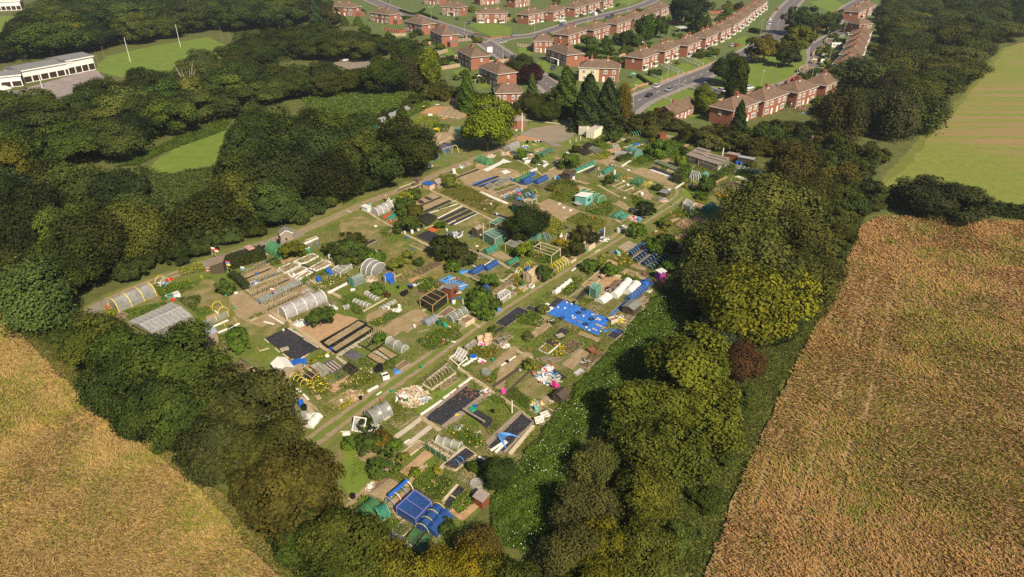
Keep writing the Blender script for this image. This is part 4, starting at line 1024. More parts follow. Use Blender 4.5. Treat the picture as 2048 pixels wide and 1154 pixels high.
def hip(mb,L,D,e,rise,ov,hipd=None,sag=0):
 h=hipd if hipd is not None else D/2
 a=(-ov,-ov,e);b=(L+ov,-ov,e);c=(L+ov,D+ov,e);d=(-ov,D+ov,e)
 p=(h-ov * .3,D/2,e+rise);q=(L-h+ov * .3,D/2,e+rise)
 mb.add([a,b,c,d,p,q],[(0,1,5,4),(1,2,5),(2,3,4,5),(3,0,4)])
 lo=e - .14
 mb.add([a,b,c,d,(-ov,-ov,lo),(L+ov,-ov,lo),(L+ov,D+ov,lo),(-ov,D+ov,lo)],[(4,5,1,0),(5,6,2,1),(6,7,3,2),(7,4,0,3),(7,6,5,4)])
 return p,q
def window(t,x,z,w,h,side,L,D):
 """frame with its pane as a sub-part; side 0 front, 1 back, 2 left, 3 right"""
 f=MB();g=MB();th = .07
 fr=[((0,-.04),(w + .3,.22)),((0,h + .03),(w + .26,.17)),((-w/2,h/2),(.17,h)),((w/2,h/2),(.17,h)),((0,h/2),(.15,h)),((0,h * .66),(w,.11))]
 for (u,v),(du,dv) in fr:
  f.box((u,-th,v),(du,.12,dv))
 g.box((0,-.03,h/2),(w,.05,h))
 loc,rz={0:((x,0,z),0),1:((x,D,z),PI),2:((0,x,z),-PI/2),3:((L,x,z),PI/2)}[side]
 o=f.build('window',_10,t,loc);o.rotation_euler=(0,0,rz)
 g.build('pane', 'glass',o)
def make_house(kind,L=13.4,D=8.6,E=5.6,rise=2.7):
 t=thing('brick_house', 'brick semi-detached house', 'house',(0,0,0),0)
 if kind == 'bungalow':
  mb=MB();mb.box((L/2,D/2,E/2),(L,D,E))
  mb.add([(0,0,E),(0,D,E),(0,D/2,E+rise),(L,0,E),(L,D,E),(L,D/2,E+rise)],[(0,2,1),(3,4,5)])
  mb.build('wall', 'brick',t)
  r=MB();ov = .35
  for s in (1,-1):
   y0,y1=(-ov,D/2) if s==1 else (D+ov,D/2);k=rise/(D/2)*ov
   vs=[(-ov,y0,E-k),(L+ov,y0,E-k),(L+ov,y1,E+rise),(-ov,y1,E+rise)]
   vs+=[(p[0],p[1],p[2] + .12) for p in vs]
   r.add(vs,[(4,5,6,7),(0,1,5,4),(1,2,6,5),(3,0,4,7),(3,2,1,0)])
  roof=r.build('roof', 'roof_tile', t)
  c=MB().box((L * .35,D/2 + .1,E+rise + .3),(.7,.9,1.5));c.build('chimney', 'brick',roof)
  for x in (2,4.6,8.6,11):window(t,x*L/13.4,1,1.3,1.2,0,L,D);window(t,x*L/13.4,1,1.3,1.2,1,L,D)
  dr=MB().box((6.7*L/13.4,-.04,1.05),(.95,.08,2.1));dr.build('door', 'door_paint',t)
  return t
 half=kind == 'cream'
 if half:
  MB().box((L/4,D/2,E/2),(L/2,D,E)).build('wall', 'render_cream',t)['label'] = 'cream rendered left half wall'
  MB().box((L * .75,D/2,E/2),(L/2 - .004,D - .01,E)).build('wall', 'brick',t)
 else:
  MB().box((L/2,D/2,E/2),(L,D,E)).build('wall', 'brick',t)
 r=MB();p,q=hip(r,L,D,E,rise,.4);roof=r.build('roof', 'roof_tile', t)
 rd=MB();ov = .4
 rd.beam(p,q,.26,.16)
 for a in ((-ov,-ov,E),(-ov,D+ov,E)):rd.beam(p,a,.2,.14)
 for a in ((L+ov,-ov,E),(L+ov,D+ov,E)):rd.beam(q,a,.2,.14)
 rd.build('ridge_tiles', 'ridge',roof)
 for cx in ((L * .3,L * .7) if kind != 'mid' else (L * .5,)):
  c=MB();c.box((cx,D/2,E+rise + .35),(.75,1.15,1.6));c.box((cx,D/2,E+rise+1.12),(.9,1.3,.14))
  ch=c.build('chimney', 'brick',roof)
  pm=MB()
  for s in (-.3,.3):pm.lathe([(.13,0),(.11,.45),(.13,.47)],(cx,D/2+s,E+rise+1.19),7)
  pm.build('chimney_pots',_43,roof)
  MB().add([(cx - .5,D/2 - .75,E+rise - .33),(cx + .5,D/2 - .75,E+rise - .33),(cx + .5,D/2 - .52,E+rise - .1),(cx - .5,D/2 - .52,E+rise - .1)],[(0,1,2,3)]).build('flashing',_20,roof)
 g=MB();z=E - .1
 for a,b in (((-.45,-.46),(L + .45,-.46)),((L + .46,-.45),(L + .46,D + .45)),((L + .45,D + .46),(-.45,D + .46)),((-.46,D + .45),(-.46,-.45))):
  g.beam((a[0],a[1],z),(b[0],b[1],z),.11,.14)
 g.build('gutter',_10,t)
 dp=MB()
 for x in (.25,L - .25):dp.bar((x,-.08,0),(x,-.08,E - .15),.05,5);dp.bar((x,D + .08,0),(x,D + .08,E - .15),.05,5)
 dp.build('downpipe',_10,t)
 k=L/13.4
 for x in (1.7,4.5,8.9,11.7):
  window(t,x*k,3.35,1.35,1.25,0,L,D);window(t,x*k,3.35,1.35,1.25,1,L,D)
 for x in (2.2,11.2):
  window(t,x*k,.75,1.9,1.4,0,L,D)
  window(t,x*k,.75,1.7,1.4,1,L,D)
 for s in (2,3):window(t,D * .55,3.4,.8,1.05,s,L,D)
 for x in (5.1,8.3):
  d=MB().box((x*k,-.05,1.05),(.95,.1,2.1)).box((x*k,-.105,1.55),(.5,.02,.7));d.build('door', 'door_paint',t)
  d=MB().box((x*k,D + .05,1.05),(.95,.1,2.1));d.build('door', 'door_paint',t)
 if kind == 'porch':
  pm=MB().box((L/2,-.62,2.45),(5.2,1.3,.16));pm.box((L/2-2.4,-.62,1.2),(.12,1.1,2.4));pm.box((L/2+2.4,-.62,1.2),(.12,1.1,2.4));pm.build('porch',_10,t)
 if kind == 'plain':   # flat-roofed brick outhouse at the side
  MB().box((L+1.4,D * .55,1.2),(2.8,4,2.4)).build('outhouse', 'brick',t)
  MB().box((L+1.4,D * .55,2.46),(3,4.2,.12)).build('outhouse_roof', _50, t)
 if kind == 'bay':
  for x in (2.2,11.2):
   b=MB();b.box((x*k,-.5,1.45),(2.3,1,1.5));b.build('bay_window', 'glass',t)
   f=MB();f.box((x*k,-.5,.4),(2.5,1.1,.8));f.box((x*k,-.52,2.28),(2.6,1.2,.16))
   for s in (-1.15,-.4,.4,1.15):f.box((x*k+s,-1.0,1.5),(.1,.1,1.5))
   f.build('bay_frame',_10,t)
 return t
HOUSE={k:make_house(k) for k in ('plain', 'porch', 'bay', 'mid')}
USED=set()
GN = 'back garden fences'
def garden(a,d,L,depth,label):
 k=Vector((-d.y,d.x,0));s = ' '.join(re.sub(r'^brick house ', 'house ',label.split(',')[0]).split()[:11]);l=ruf(11,15)
 base=a+k*(depth + .6);p=base+d*(L * .5);q=p+k*l;r=base+k*l
 flat('back_lawn',[base+d*1+k*2.5,base+d*(L * .46)+k*2.5,base+d*(L * .46)+k*(l-1),base+d+k*(l-1)],.05+rnd() * .01,'lawn',.2)
 t=thing('garden_fence', f'dividing fence behind the {s}', 'fence', p,0,GN);pm=MB();po=MB()
 for u,v in ((p,q),(q,r)):
  n=max(1,int((v-u).length/1.9))
  for i in range(n):
   e,f=u.lerp(v,i/n)-p,u.lerp(v,(i+1)/n)-p;pm.beam(e+Vector((0,0,.85)),f+Vector((0,0,.85)),.06,1.6);po.box((e.x,e.y,.9),(.14,.14,1.8))
 pm.build('panels',random.choice((_18,_18,_58,_45)),t);po.build('posts', 'concrete',t)
 for m in range(3):
  u=base+d*(L*(m + .2 + .6*rnd())/3)+k*ruf(4,l);c=jit(random.choice([(.06,.1,.02),(.08,.12,.02),(.05,.07,.018),(.14,.15,.025)]),.2);rr=ruf(1.2,2.8)
  plant_tree('bush', u.x,u.y,rr,rr*ruf(1.1,1.8),c,f'{("left", "middle", "right")[m]} shrub behind the {s}', 'shrub', 'back garden shrubs', 'garden_shrub')
 if rnd() < .5:
  u=r+d*1.8-k*1.6;shed_t=thing('garden_shed', f'small garden shed behind the {s}', 'shed', u,math.atan2(d.y,d.x),'back garden sheds');MB().box((0,0,.95),(2.2,1.6,1.9)).build('wall', _45, shed_t);MB().box((0,0,1.95),(2.4,1.8,.1)).build('roof', random.choice((_50, _45, _20)),shed_t);MB().box((.3,-.82,.85),(.7,.05,1.6)).build('door', _18, shed_t)
def house(kind,xl,yl,xr,yr,label,depth=8.6,E=5.6,Lfix=None,group='brick houses of the estate'):
 a=G(xl,yl,E);b=G(xr,yr,E);d=b-a;L=d.length;d.normalize()
 if yl>2 and kind != 'bungalow': garden(Vector((a.x,a.y,0)),d,min(L,19),depth,label)
 if Lfix:L=Lfix
 L=max(9.5,min(L,19));rz=math.atan2(d.y,d.x);loc=(a.x,a.y,0)
 if kind in ('bungalow', 'cream'):
  t=make_house(kind,L,depth,E,2.2 if kind == 'bungalow' else 2.7);t.location=loc;t.rotation_euler=(0,0,rz);t['label']=label;t['group']=group
  if kind == 'bungalow': t.name = 'brick_bungalow'
  return t
 if kind not in USED:
  USED.add(kind);t=HOUSE[kind];t.location=loc;t.rotation_euler=(0,0,rz);t.scale=(L/13.4,depth/8.6,1);t['label']=label;t['group']=group
  return t
 return dup(HOUSE[kind],loc,rz,(L/13.4,depth/8.6,1),label,group)
LR = 'left road'
for a in (('plain',659,12,718,16,'brick house farthest up the left road, pale conservatory shrub behind'),
    ('plain',739.5,24,791,31.5,'second brick house from the top of the left road row'),
    ('mid',808.6,41.5,847.6,50,'third brick house from the top of the left road row'),
    ('plain',860,60,890,73,'brick house with a flat-roofed outhouse beside the left road'),
    ('mid',915,100,943,114,'brick house above the white hoarding at the left road'),
    ('mid',958,133,996,148,'brick house with a white lean-to canopy behind'),
    ('mid',991.6,186,1042,185,'front brick house with pyramid roof nearest the allotment hut'),
    ('mid',1067.7,82,1100.7,82,'brick house at the road junction, end wall facing the green verge'),
    ('porch',1092,96,1135,110,'dark-fronted brick house with gabled porch beside the lower road'),
    ('porch',884,12.5,920.5,15,'brick house with white porch across the left road'),
    ('bay',953,26.5,1015,26.5,'brick house with white flat porch facing the junction lawn'),
    ('mid',848,-8,880,-6,'brick house cut by the top edge beside the left road'),
    ('mid',566,-8,604,-7,'brick house with white conservatory at the top left'),
    ('mid',1030,-1,1060,-5,'brick house cut by the top edge right of the junction lawn'),('mid',960,-6,1000,-9,'brick house cut by the top edge above the junction lawn'),
    ('bay',1285.8,116.4,1316,106,'brick house nearest in the row above the main road'),
    ('bay',1330,102.5,1357.4,91.5,'second brick house in the row above the main road'),
    ('bay',1376,91,1402,80,'third brick house in the row above the main road'),
    ('bay',1412,76,1436,66,'fourth brick house in the row above the main road'),
    ('bay',1442.5,63.5,1467.7,51.5,'fifth brick house in the row above the main road'),
    ('bay',1467,50,1484,41,'sixth brick house in the row above the main road'),
    ('bay',1484,38.5,1500,30,'seventh brick house in the row above the main road'),
    ('bay',1499,27.5,1513,19,'eighth brick house in the row above the main road'),
    ('bay',1513,17,1526,9,'ninth brick house in the row above the main road'),
    ('bay',1526,8,1538,0,'tenth, farthest brick house in the row above the main road'),
    ('plain',1137,70,1176,59,'brick house with back garden hedge above the dark-fronted house'),
    ('mid',1187.4,60,1223,50,'second brick house in the middle row, left of the garden poplar'),
    ('mid',1234,48,1264,39,'third brick house in the middle row'),
    ('mid',1270,37.7,1294,29,'fourth brick house in the middle row behind the poplar top'),
    ('mid',1303,29,1322,20,'fifth brick house in the middle row'),
    ('mid',1323,18,1348,8,'sixth, farthest brick house in the middle row'),
    ('bay',1056.7,30,1088,24,'first brick house with white bays in the upper row'),
    ('bay',1107,24,1132,16,'second brick house with white bays in the upper row'),
    ('bay',1150,16,1172,10,'third brick house with white bays in the upper row'),
    ('bay',1177,9,1200,3,'fourth brick house with white bays in the upper row'),
    ('bay',1207,2,1226,-3,'fifth brick house in the upper row, cut by the top edge'),
    ('mid',1467,221,1518,203,'brick house with dark garage behind the pointed conifer'),
    ('mid',1529.5,202,1575.5,186,'second brick house of the crescent beside the garden party'),
    ('mid',1596,185.6,1635,172,'third brick house of the crescent with red fences behind'),
    ('mid',1653,171,1682,158,'fourth brick house of the crescent beside the blue awning'),
    ('mid',1687,153,1712,139.5,'fifth brick house of the crescent with glazed conservatory'),
    ('mid',1710,131,1724,116,'sixth brick house of the crescent'),
    ('mid',1721,112,1731,99,'seventh brick house of the crescent'),
    ('mid',1727,97,1735,86,'eighth brick house of the crescent, opposite the caravan'),
    ('mid',1732,84,1740,74,'ninth brick house of the crescent'),
    ('mid',1736,71,1744,62,'tenth brick house of the crescent'),
    ('mid',1719,49,1746,47,'dark brick house at the head of the crescent'),
    ('porch',1718,24,1738,16,'brick house beyond the crescent with white porch'),
    ('porch',1738,15,1758,7,'farthest brick house beyond the crescent')):
 house(*a)
house('cream',1158.5,134.5,1239,137,'semi-detached house, left half cream rendered and right half brick')
house('bungalow',1348,229,1395,208.7,'gabled brick bungalow beside the fresh green tree',7.5,3.1)
def road(px,w=7,pave=2.1,verge=0,paint=True,z=.06):
 line=smooth_line(W(px),6)
 ribbon('road',line,w,z,'asphalt')
 if pave:
  for s in (1,-1):
   ribbon('pavement',line,pave,z + .12,'pavement',off=s*(w/2+pave/2 + .12),h=.12)
   ribbon('kerb',line,.14,z + .125,'kerb',off=s*(w/2 + .06),h=.13)
 return line
def dashes(line,z,w=.14,dl=2.,gap=4.,off=0.):
 ln=offset_line(line,off);mb=MB();acc=0.
 for a,b in zip(ln,ln[1:]):
  d=b-a;l=d.length;d=d/l;s=-acc
  while s<l:
   p=max(s,0);e=min(s+dl,l)
   if e>p:
    A=a+d*p;B=a+d*e;sd=Vector((-d.y,d.x,0))*w/2
    mb.add([(q.x,q.y,z) for q in (A-sd,B-sd,B+sd,A+sd)],[(0,1,2,3)])
   s+=dl+gap
  acc=l-(s-dl-gap)
 o=mb.build('road_marking', 'road_paint');o['kind'] = 'structure'
RD1=road([(1236,232),(1270,204),(1330,178),(1395,152),(1440,133),(1485,112),(1525,90),(1553,66),(1557,45),(1572,20),(1600,-8),(1625,-30)],9)
dashes(RD1,.085,.2,3,5)
RD2=road([(730,-6),(752,5),(814,28),(889,53),(952,75),(990,99),(1024,122),(1065,148),(1098,171),(1116,188)],8)
dashes(RD2,.085,.18,2.5,4)
RD3=road([(978,88),(1000,80),(1024,75),(1069,70),(1108,59),(1150,45),(1200,33),(1240,23),(1275,14),(1300,4),(1325,-8)],7,1.8,z=.066)
dashes(RD3[2:8],.09,.3,6,.1)
RD4=road([(1375,166),(1420,180),(1462,193),(1497,190),(1525,184),(1557,176),(1587,166),(1611,153),(1626,138),(1634,122),(1632,104),(1637,90),(1650,82),(1668,72),(1684,61),(1695,50),(1700,38)],6.2,1.6,z=.066)
RD5=road([(1700,40),(1690,20),(1712,5),(1740,-8)],6,1.5,z=.07)
sheet('green',[(1412,168),(1480,138),(1530,106),(1565,90),(1600,72),(1640,72),(1652,76),(1630,88),(1622,104),(1624,122),(1616,138),(1590,157),(1530,178),(1490,184),(1450,184)],'lawn',.3,z=.055)
sheet('green',[(1290,216),(1372,178),(1410,190),(1442,203),(1434,220),(1396,232),(1330,236)],'lawn',.3,z=.055)
sheet('junction_lawn',[(950,58),(985,47),(1025,55),(1022,70),(985,75)],'lawn',.2,z=.055)
def lawn(px):sheet('front_lawn',px,'lawn',.2,z=.05+rnd() * .01)
for p in ([(1255,172),(1290,150),(1330,165),(1300,178)],[(1300,160),(1345,142),(1372,152),(1340,168)],[(1340,140),(1370,125),(1400,137),(1375,150)],[(1380,122),(1400,112),(1430,125),(1405,137)],
    [(1465,82),(1490,72),(1515,78),(1490,92)],[(1470,95),(1487,88),(1500,95),(1478,104)],[(1035,97),(1060,90),(1066,108),(1040,112)],[(1072,125),(1090,122),(1108,138),(1090,145)],
    [(935,50),(955,45),(985,50),(960,58)],[(1385,232),(1400,226),(1440,244),(1425,250)],[(1580,205),(1625,195),(1640,205),(1600,216)],[(1620,190),(1650,185),(1665,195),(1640,200)],
    [(1230,5),(1260,-5),(1285,-2),(1260,10)],[(1200,14),(1225,8),(1240,14),(1218,20)],[(905,143),(930,135),(942,143),(915,152)],[(885,100),(900,97),(915,112),(895,116)],[(1165,44),(1180,40),(1190,46),(1172,50)],
    [(1690,45),(1650,20),(1620,5),(1660,-5),(1690,10)],[(950,165),(975,160),(985,172),(955,180)],[(1040,212),(1065,215),(1100,228),(1060,232)]):
 lawn(p)
def fence(px,h,panel,label,name='garden_fence',cat='fence',step=1.9,post='concrete',group='garden fences',pw=.12):
 line=W(px);t=thing(name,label,cat,tuple(line[0]),0,group);o0=line[0];pm=MB();po=MB()
 for a,b in zip(line,line[1:]):
  l=(b-a).length;n=max(1,round(l/step))
  for i in range(n):
   p=a.lerp(b,i/n)-o0;q=a.lerp(b,(i+1)/n)-o0
   pm.beam(p+Vector((0,0,h/2)),q+Vector((0,0,h/2)),.05,h * .94)
   po.box((p.x,p.y,h/2 + .05),(pw,pw,h + .1))
 po.box(((line[-1]-o0).x,(line[-1]-o0).y,h/2 + .05),(pw,pw,h + .1))
 pm.build('panels',panel,t);po.build('posts',post,t)
 return t
for px,m,lb in (([(1598,202),(1640,196),(1655,204)],_58, 'red panel fence with concrete posts behind the third crescent house'),
     ([(1612,190),(1650,186),(1668,196)],_58, 'red panel fence between two crescent gardens'),
     ([(1715,175),(1735,186)],_58, 'short red fence beside the dark back-garden conifer'),
     ([(1600,218),(1640,226)],_18, 'brown panel fence below the garden party'),
     ([(1745,100),(1810,112)],_18, 'brown fence with pale posts behind the upper crescent'),
     ([(768,62),(800,66),(815,62)],_58, 'red fence panels behind the second left road house'),
     ([(772,74),(812,72)],_18, 'brown fence between two left road back gardens'),
     ([(832,92),(862,89)],_18, 'brown fence below the parked red and white car'),
     ([(868,112),(895,104)],_18, 'brown fence beside the rounded clipped bush'),
     ([(874,122),(915,117)],_18, 'pale brown fence above the white garden table'),
     ([(884,140),(920,134)],_18, 'brown fence at the foot of a left road garden'),
     ([(950,167),(978,162)],_18, 'pale fence under the white lean-to canopy'),
     ([(1035,93),(1066,96)],_18, 'pale timber fence above the corner lawn'),
     ([(874,199),(916,207)],_18, 'dark brown fence at the top of the upper plots'),
     ([(1402,222),(1432,243)],_18, 'dark fence between the bungalow and its neighbour'),
     ([(1420,28),(1452,26),(1478,20)],_58, 'reddish fence with white posts in the far back gardens'),
     ([(1412,36),(1440,38)],_18, 'brown fence with posts below the far red fence'),
     ([(1338,48),(1362,50)],_58, 'red fence beside the garden summerhouse')):
 fence(px,1.7,m,lb)
RG = 'white railings down the front paths'
def rail(x0,y0,x1,y1,label):
 a,b=G(x0,y0),G(x1,y1);mb=MB();d=b-a;t=thing('path_railing',label,'railing',tuple(a),0,RG)
 mb.beam((0,0,.75),d+Vector((0,0,.75)),.16,.3);mb.build('rail',_10,t)
 pm=MB();n=max(2,int(d.length/2.2))
 for i in range(n+1):q=d*(i/n);pm.box((q.x,q.y,.38),(.12,.12,.76))
 pm.build('posts',_10,t)
for i,r in enumerate(((1286,145,1324,161),(1318,130,1357,150),(1328,129,1366,147),(1362,118,1397,134),(1372,116,1406,130),(1404,105,1430,116),(1318,196,1342,204))):
 rail(*r,label=['white path railing nearest the cream house in the front gardens', 'long white railing ending beside the near lamp post', 'long white railing just right of the lamp post railing', 'white railing beside the yellow flowering shrub, left one', 'white railing beside the yellow flowering shrub, right one', 'farthest white railing, behind the dark round tree', 'white steps railing across the lawn behind the bungalow'][i])
fence([(1258,186),(1278,174),(1303,168)],1.,'brick_pale', 'low pale brick garden wall along the main road', 'garden_wall', 'wall',4,'brick_pale',None,.25)
fence([(1320,166),(1370,148),(1400,138),(1432,123)],.7,'brick_pale', 'low orange brick wall edging the front gardens', 'garden_wall', 'wall',4,'brick_pale',None,.25)
fence([(948,68),(980,77),(1020,74)],.8,'brick', 'low brick wall round the junction lawn', 'garden_wall', 'wall',4,'brick',None,.25)
fence([(1045,222),(1068,232),(1096,233)],.9,'brick', 'brick wall by the end of the lower road', 'garden_wall', 'wall',4,'brick',None,.25)
HG = 'garden hedges'
for px,w,h,lb in (([(1297,151),(1322,150)],2,2.2,'clipped bright green hedge block in front of the bay windows'),([(1275,153),(1296,168),(1305,170)],1,1.2,'low dark hedge round the corner garden'),
      ([(1072,205),(1098,210)],2.5,2.6,'thick hedge at the end of the lower road'),([(1100,152),(1120,163)],1.5,1.5,'hedge below the parked dark blue car'),
      ([(1150,97),(1190,105),(1225,112)],1.6,1.8,'long dark hedge behind the dark-fronted house'),([(1170,118),(1250,128)],1.8,2,'hedge behind the cream house gardens'),
      ([(1385,50),(1420,58)],1.6,1.8,'hedge across the far back gardens'),([(800,22),(830,30),(850,20)],1.4,1.3,'curved clipped hedge on the corner across the left road'),
      ([(838,26),(875,40)],1.2,1.3,'long low hedge beside the left road'),([(1400,118),(1412,110)],1.6,1.6,'hedge beside the farthest white railing'),
      ([(1500,64),(1520,68)],3,2.4,'round dark hedge clump before the far front lawns'),([(1740,112),(1800,118)],1.4,1.6,'hedge behind the upper crescent gardens'),
      ([(1535,222),(1580,214)],1.6,1.8,'hedge below the second crescent house')):
 hedge(px,w,h,random.choice([(.06,.1,.016),(.045,.07,.014)]),lb,22,.2,'garden_hedge', 'hedge',HG)
SG = 'garden shrubs'
def shrubs(zone,n,where,k=1.):
 poly=W(zone);Q=samp(poly,n*3);Q=Q[free(Q)&free(Q+[2.2,0])&free(Q-[2.2,0])&free(Q+[0,2.5])&free(Q-[0,2.5])][:n];n=len(Q);Q=sorted(Q.tolist(),key=lambda q:q[0]/q[1])
 for i,q in enumerate(Q):
  c=jit(random.choice([(.05,.08,.016),(.07,.11,.018),(.04,.055,.014),(.12,.13,.02),(.09,.1,.03)]),.2);r=ruf(1.,2.6)*k
  e=i if i<n/2 else n-1-i;side = 'left' if i<n/2 else 'right';o=f'{ORD[e]} from the {side}' if e else side + 'most'
  plant_tree('bush', q[0],q[1],r,r*ruf(1.1,1.7),c,f'{shade_word(c)} shrub, {o} {where}', 'shrub', SG,'garden_shrub')
shrubs([(1150,85),(1260,65),(1300,95),(1260,118),(1180,105)],22,'in the middle back gardens')
shrubs([(1320,70),(1400,22),(1480,12),(1480,30),(1350,85)],22,'in the far back gardens')
shrubs([(1330,130),(1430,95),(1440,108),(1360,140)],8,'in the front gardens with railings')
shrubs([(830,60),(915,120),(985,165),(900,170),(820,85)],24,'behind the left road houses')
shrubs([(1540,225),(1600,210),(1680,190),(1700,215),(1600,240)],10,'behind the lower crescent')
shrubs([(1750,70),(1800,85),(1790,140),(1745,130)],9,'behind the upper crescent')
shrubs([(1000,208),(1060,205),(1110,185),(1150,160),(1140,215),(1060,235)],16,'round the foot of the lower road')
shrubs([(860,20),(1050,40),(1250,5),(1240,20),(1060,55),(960,45)],12,'in the upper front gardens')
shrubs([(1640,70),(1690,60),(1700,100),(1680,130),(1650,140)],7,'in the crescent front gardens')
def gtrees(zone,n,where):
 Q=sorted(samp(W(zone),n).tolist(),key=lambda q:q[0]/q[1])
 for i,q in enumerate(Q):
  c=jit(random.choice([(.05,.075,.018),(.065,.1,.02),(.04,.055,.018),(.085,.11,.022)]),.2);r=ruf(2.,3.6);e=min(i,n-1-i);o=((ORD[e] + ' from the ') if e else '')+('left' if i<n/2 else 'right')+('' if e else 'most')
  plant_tree(random.choice(('broad', 'broad', _47)),q[0],q[1],r,r*ruf(1.5,2.2),c,f'small {shade_word(c)} garden tree, {o} {where}', 'tree', 'garden trees', 'garden_tree')
gtrees([(1150,88),(1240,70),(1285,95),(1250,118),(1180,108)],11,'in the middle back gardens')
gtrees([(1330,62),(1400,22),(1500,2),(1500,14),(1360,80)],14,'in the far back gardens')
gtrees([(960,14),(1060,16),(1180,2),(1180,-8),(960,-8)],10,'behind the upper rows')
gtrees([(640,45),(720,45),(800,80),(880,120),(860,132),(780,100)],8,'behind the left road')
gtrees([(1745,60),(1790,60),(1800,120),(1750,140),(1735,170),(1690,190)],10,'behind the upper crescent')
def make_lamp(h,double):
 t=thing('street_lamp', 'street lamp', 'street lamp')
 MB().lathe([(.12,0),(.12,1.2),(.075,1.3),(.05,h)],n=7).build('post', 'concrete',t)
 a=MB()
 for s in ((1,-1) if double else (1,)):a.bar((0,0,h),(s*1.1,0,h + .25),.045,5)
 a.build('arm', 'concrete',t)
 for s in ((1,-1) if double else (1,)):MB().box((s*1.35,0,h + .27),(.8,.28,.16)).build('lantern', 'lamp_lens',t)
 return t
LAMP={0:make_lamp(7.5,False),1:make_lamp(7.5,True)};LU=set()
for x,y,dbl,rz,lb in ((1266,214,0,1,'street lamp at the near end of the main road'),(1356,184,0,2,'street lamp on the lawn corner behind the bungalow'),(1334,163,0,5,'street lamp on the pavement by the long white railings'),
        (1520,182,0,1,'street lamp beside the crescent behind two white cars'),(1622,162,0,1,'street lamp by the crescent bend near the blue car'),(1651,94,0,1,'tall street lamp opposite the caravan'),
        (1006,118,1,.3,'double-armed street lamp at the left junction'),(930,75,0,.3,'street lamp beside the left road hedge'),(863,39,1,.3,'double-armed street lamp farther up the left road'),
        (1069,76,0,1,'street lamp at the junction end house'),(1176,46,0,1,'street lamp among the upper front lawns'),(1256,25,0,1,'street lamp by the parked blue cars'),(1521,69,0,1,'street lamp at the far main road bend'),
        (1577,60,0,1,'street lamp beside the far tree group'),(1684,38,0,1,'street lamp at the head of the crescent'),(1686,75,0,1,'street lamp beside the white car near the caravan'),(1657,128,0,1,'street lamp beside the crescent driveways'),(1286,8,0,1,'street lamp at the top edge by the upper road')):
 if dbl not in LU:
  LU.add(dbl);t=LAMP[dbl];t.location=G(x,y);t.rotation_euler=(0,0,rz);t['label']=lb;t['group'] = 'street lamps'
 else:dup(LAMP[dbl],G(x,y),rz,None,lb,'street lamps')
def pole(x,y,h,r,m,label,name='pole',cat='pole',cross=False,group=None):
 t=thing(name,label,cat,G(x,y),0,group)
 MB().bar((0,0,0),(0,0,h),r,7,r * .75).build('shaft',m,t)
 if cross:MB().beam((-1,0,h - .4),(1,0,h - .4),.1,.12).build('crossarm',m,t)
 return t
pole(1545,172,8.5,.14,_45, 'brown wooden telegraph pole on the green', 'telegraph_pole', 'pole')
pole(1368,183,8,.1,_45, 'thin brown pole beside the lamp on the lawn corner', 'telegraph_pole', 'pole')
pole(1803,107,9,.12,_17, 'aerial mast with a crossarm at the edge of the wood', 'aerial_mast', 'mast',True)
pole(973,105,8,.12,_45, 'wooden telegraph pole by the left road hoarding', 'telegraph_pole', 'pole')
t=thing('hoarding', 'white rectangular hoarding beside the left road', 'sign',G(980,108));t.rotation_euler=(0,0,.2)
MB().box((0,0,2.1),(2.6,.1,2.6)).build('board',_10,t);MB().box((-1,.1,.6),(.12,.12,1.2)).box((1,.1,.6),(.12,.12,1.2)).build('legs',_45,t)
def loft(secs,n):   # closed rings -> skin
 mb=MB();vs=[p for s in secs for p in s];m=len(secs);fs=[]
 for i in range(m-1):
  for j in range(n):fs.append((i*n+j,i*n+(j+1)%n,(i+1)*n+(j+1)%n,(i+1)*n+j))
 fs.append(tuple(range(n))[::-1]);fs.append(tuple(range((m-1)*n,m*n)))
 return mb.add(vs,fs)
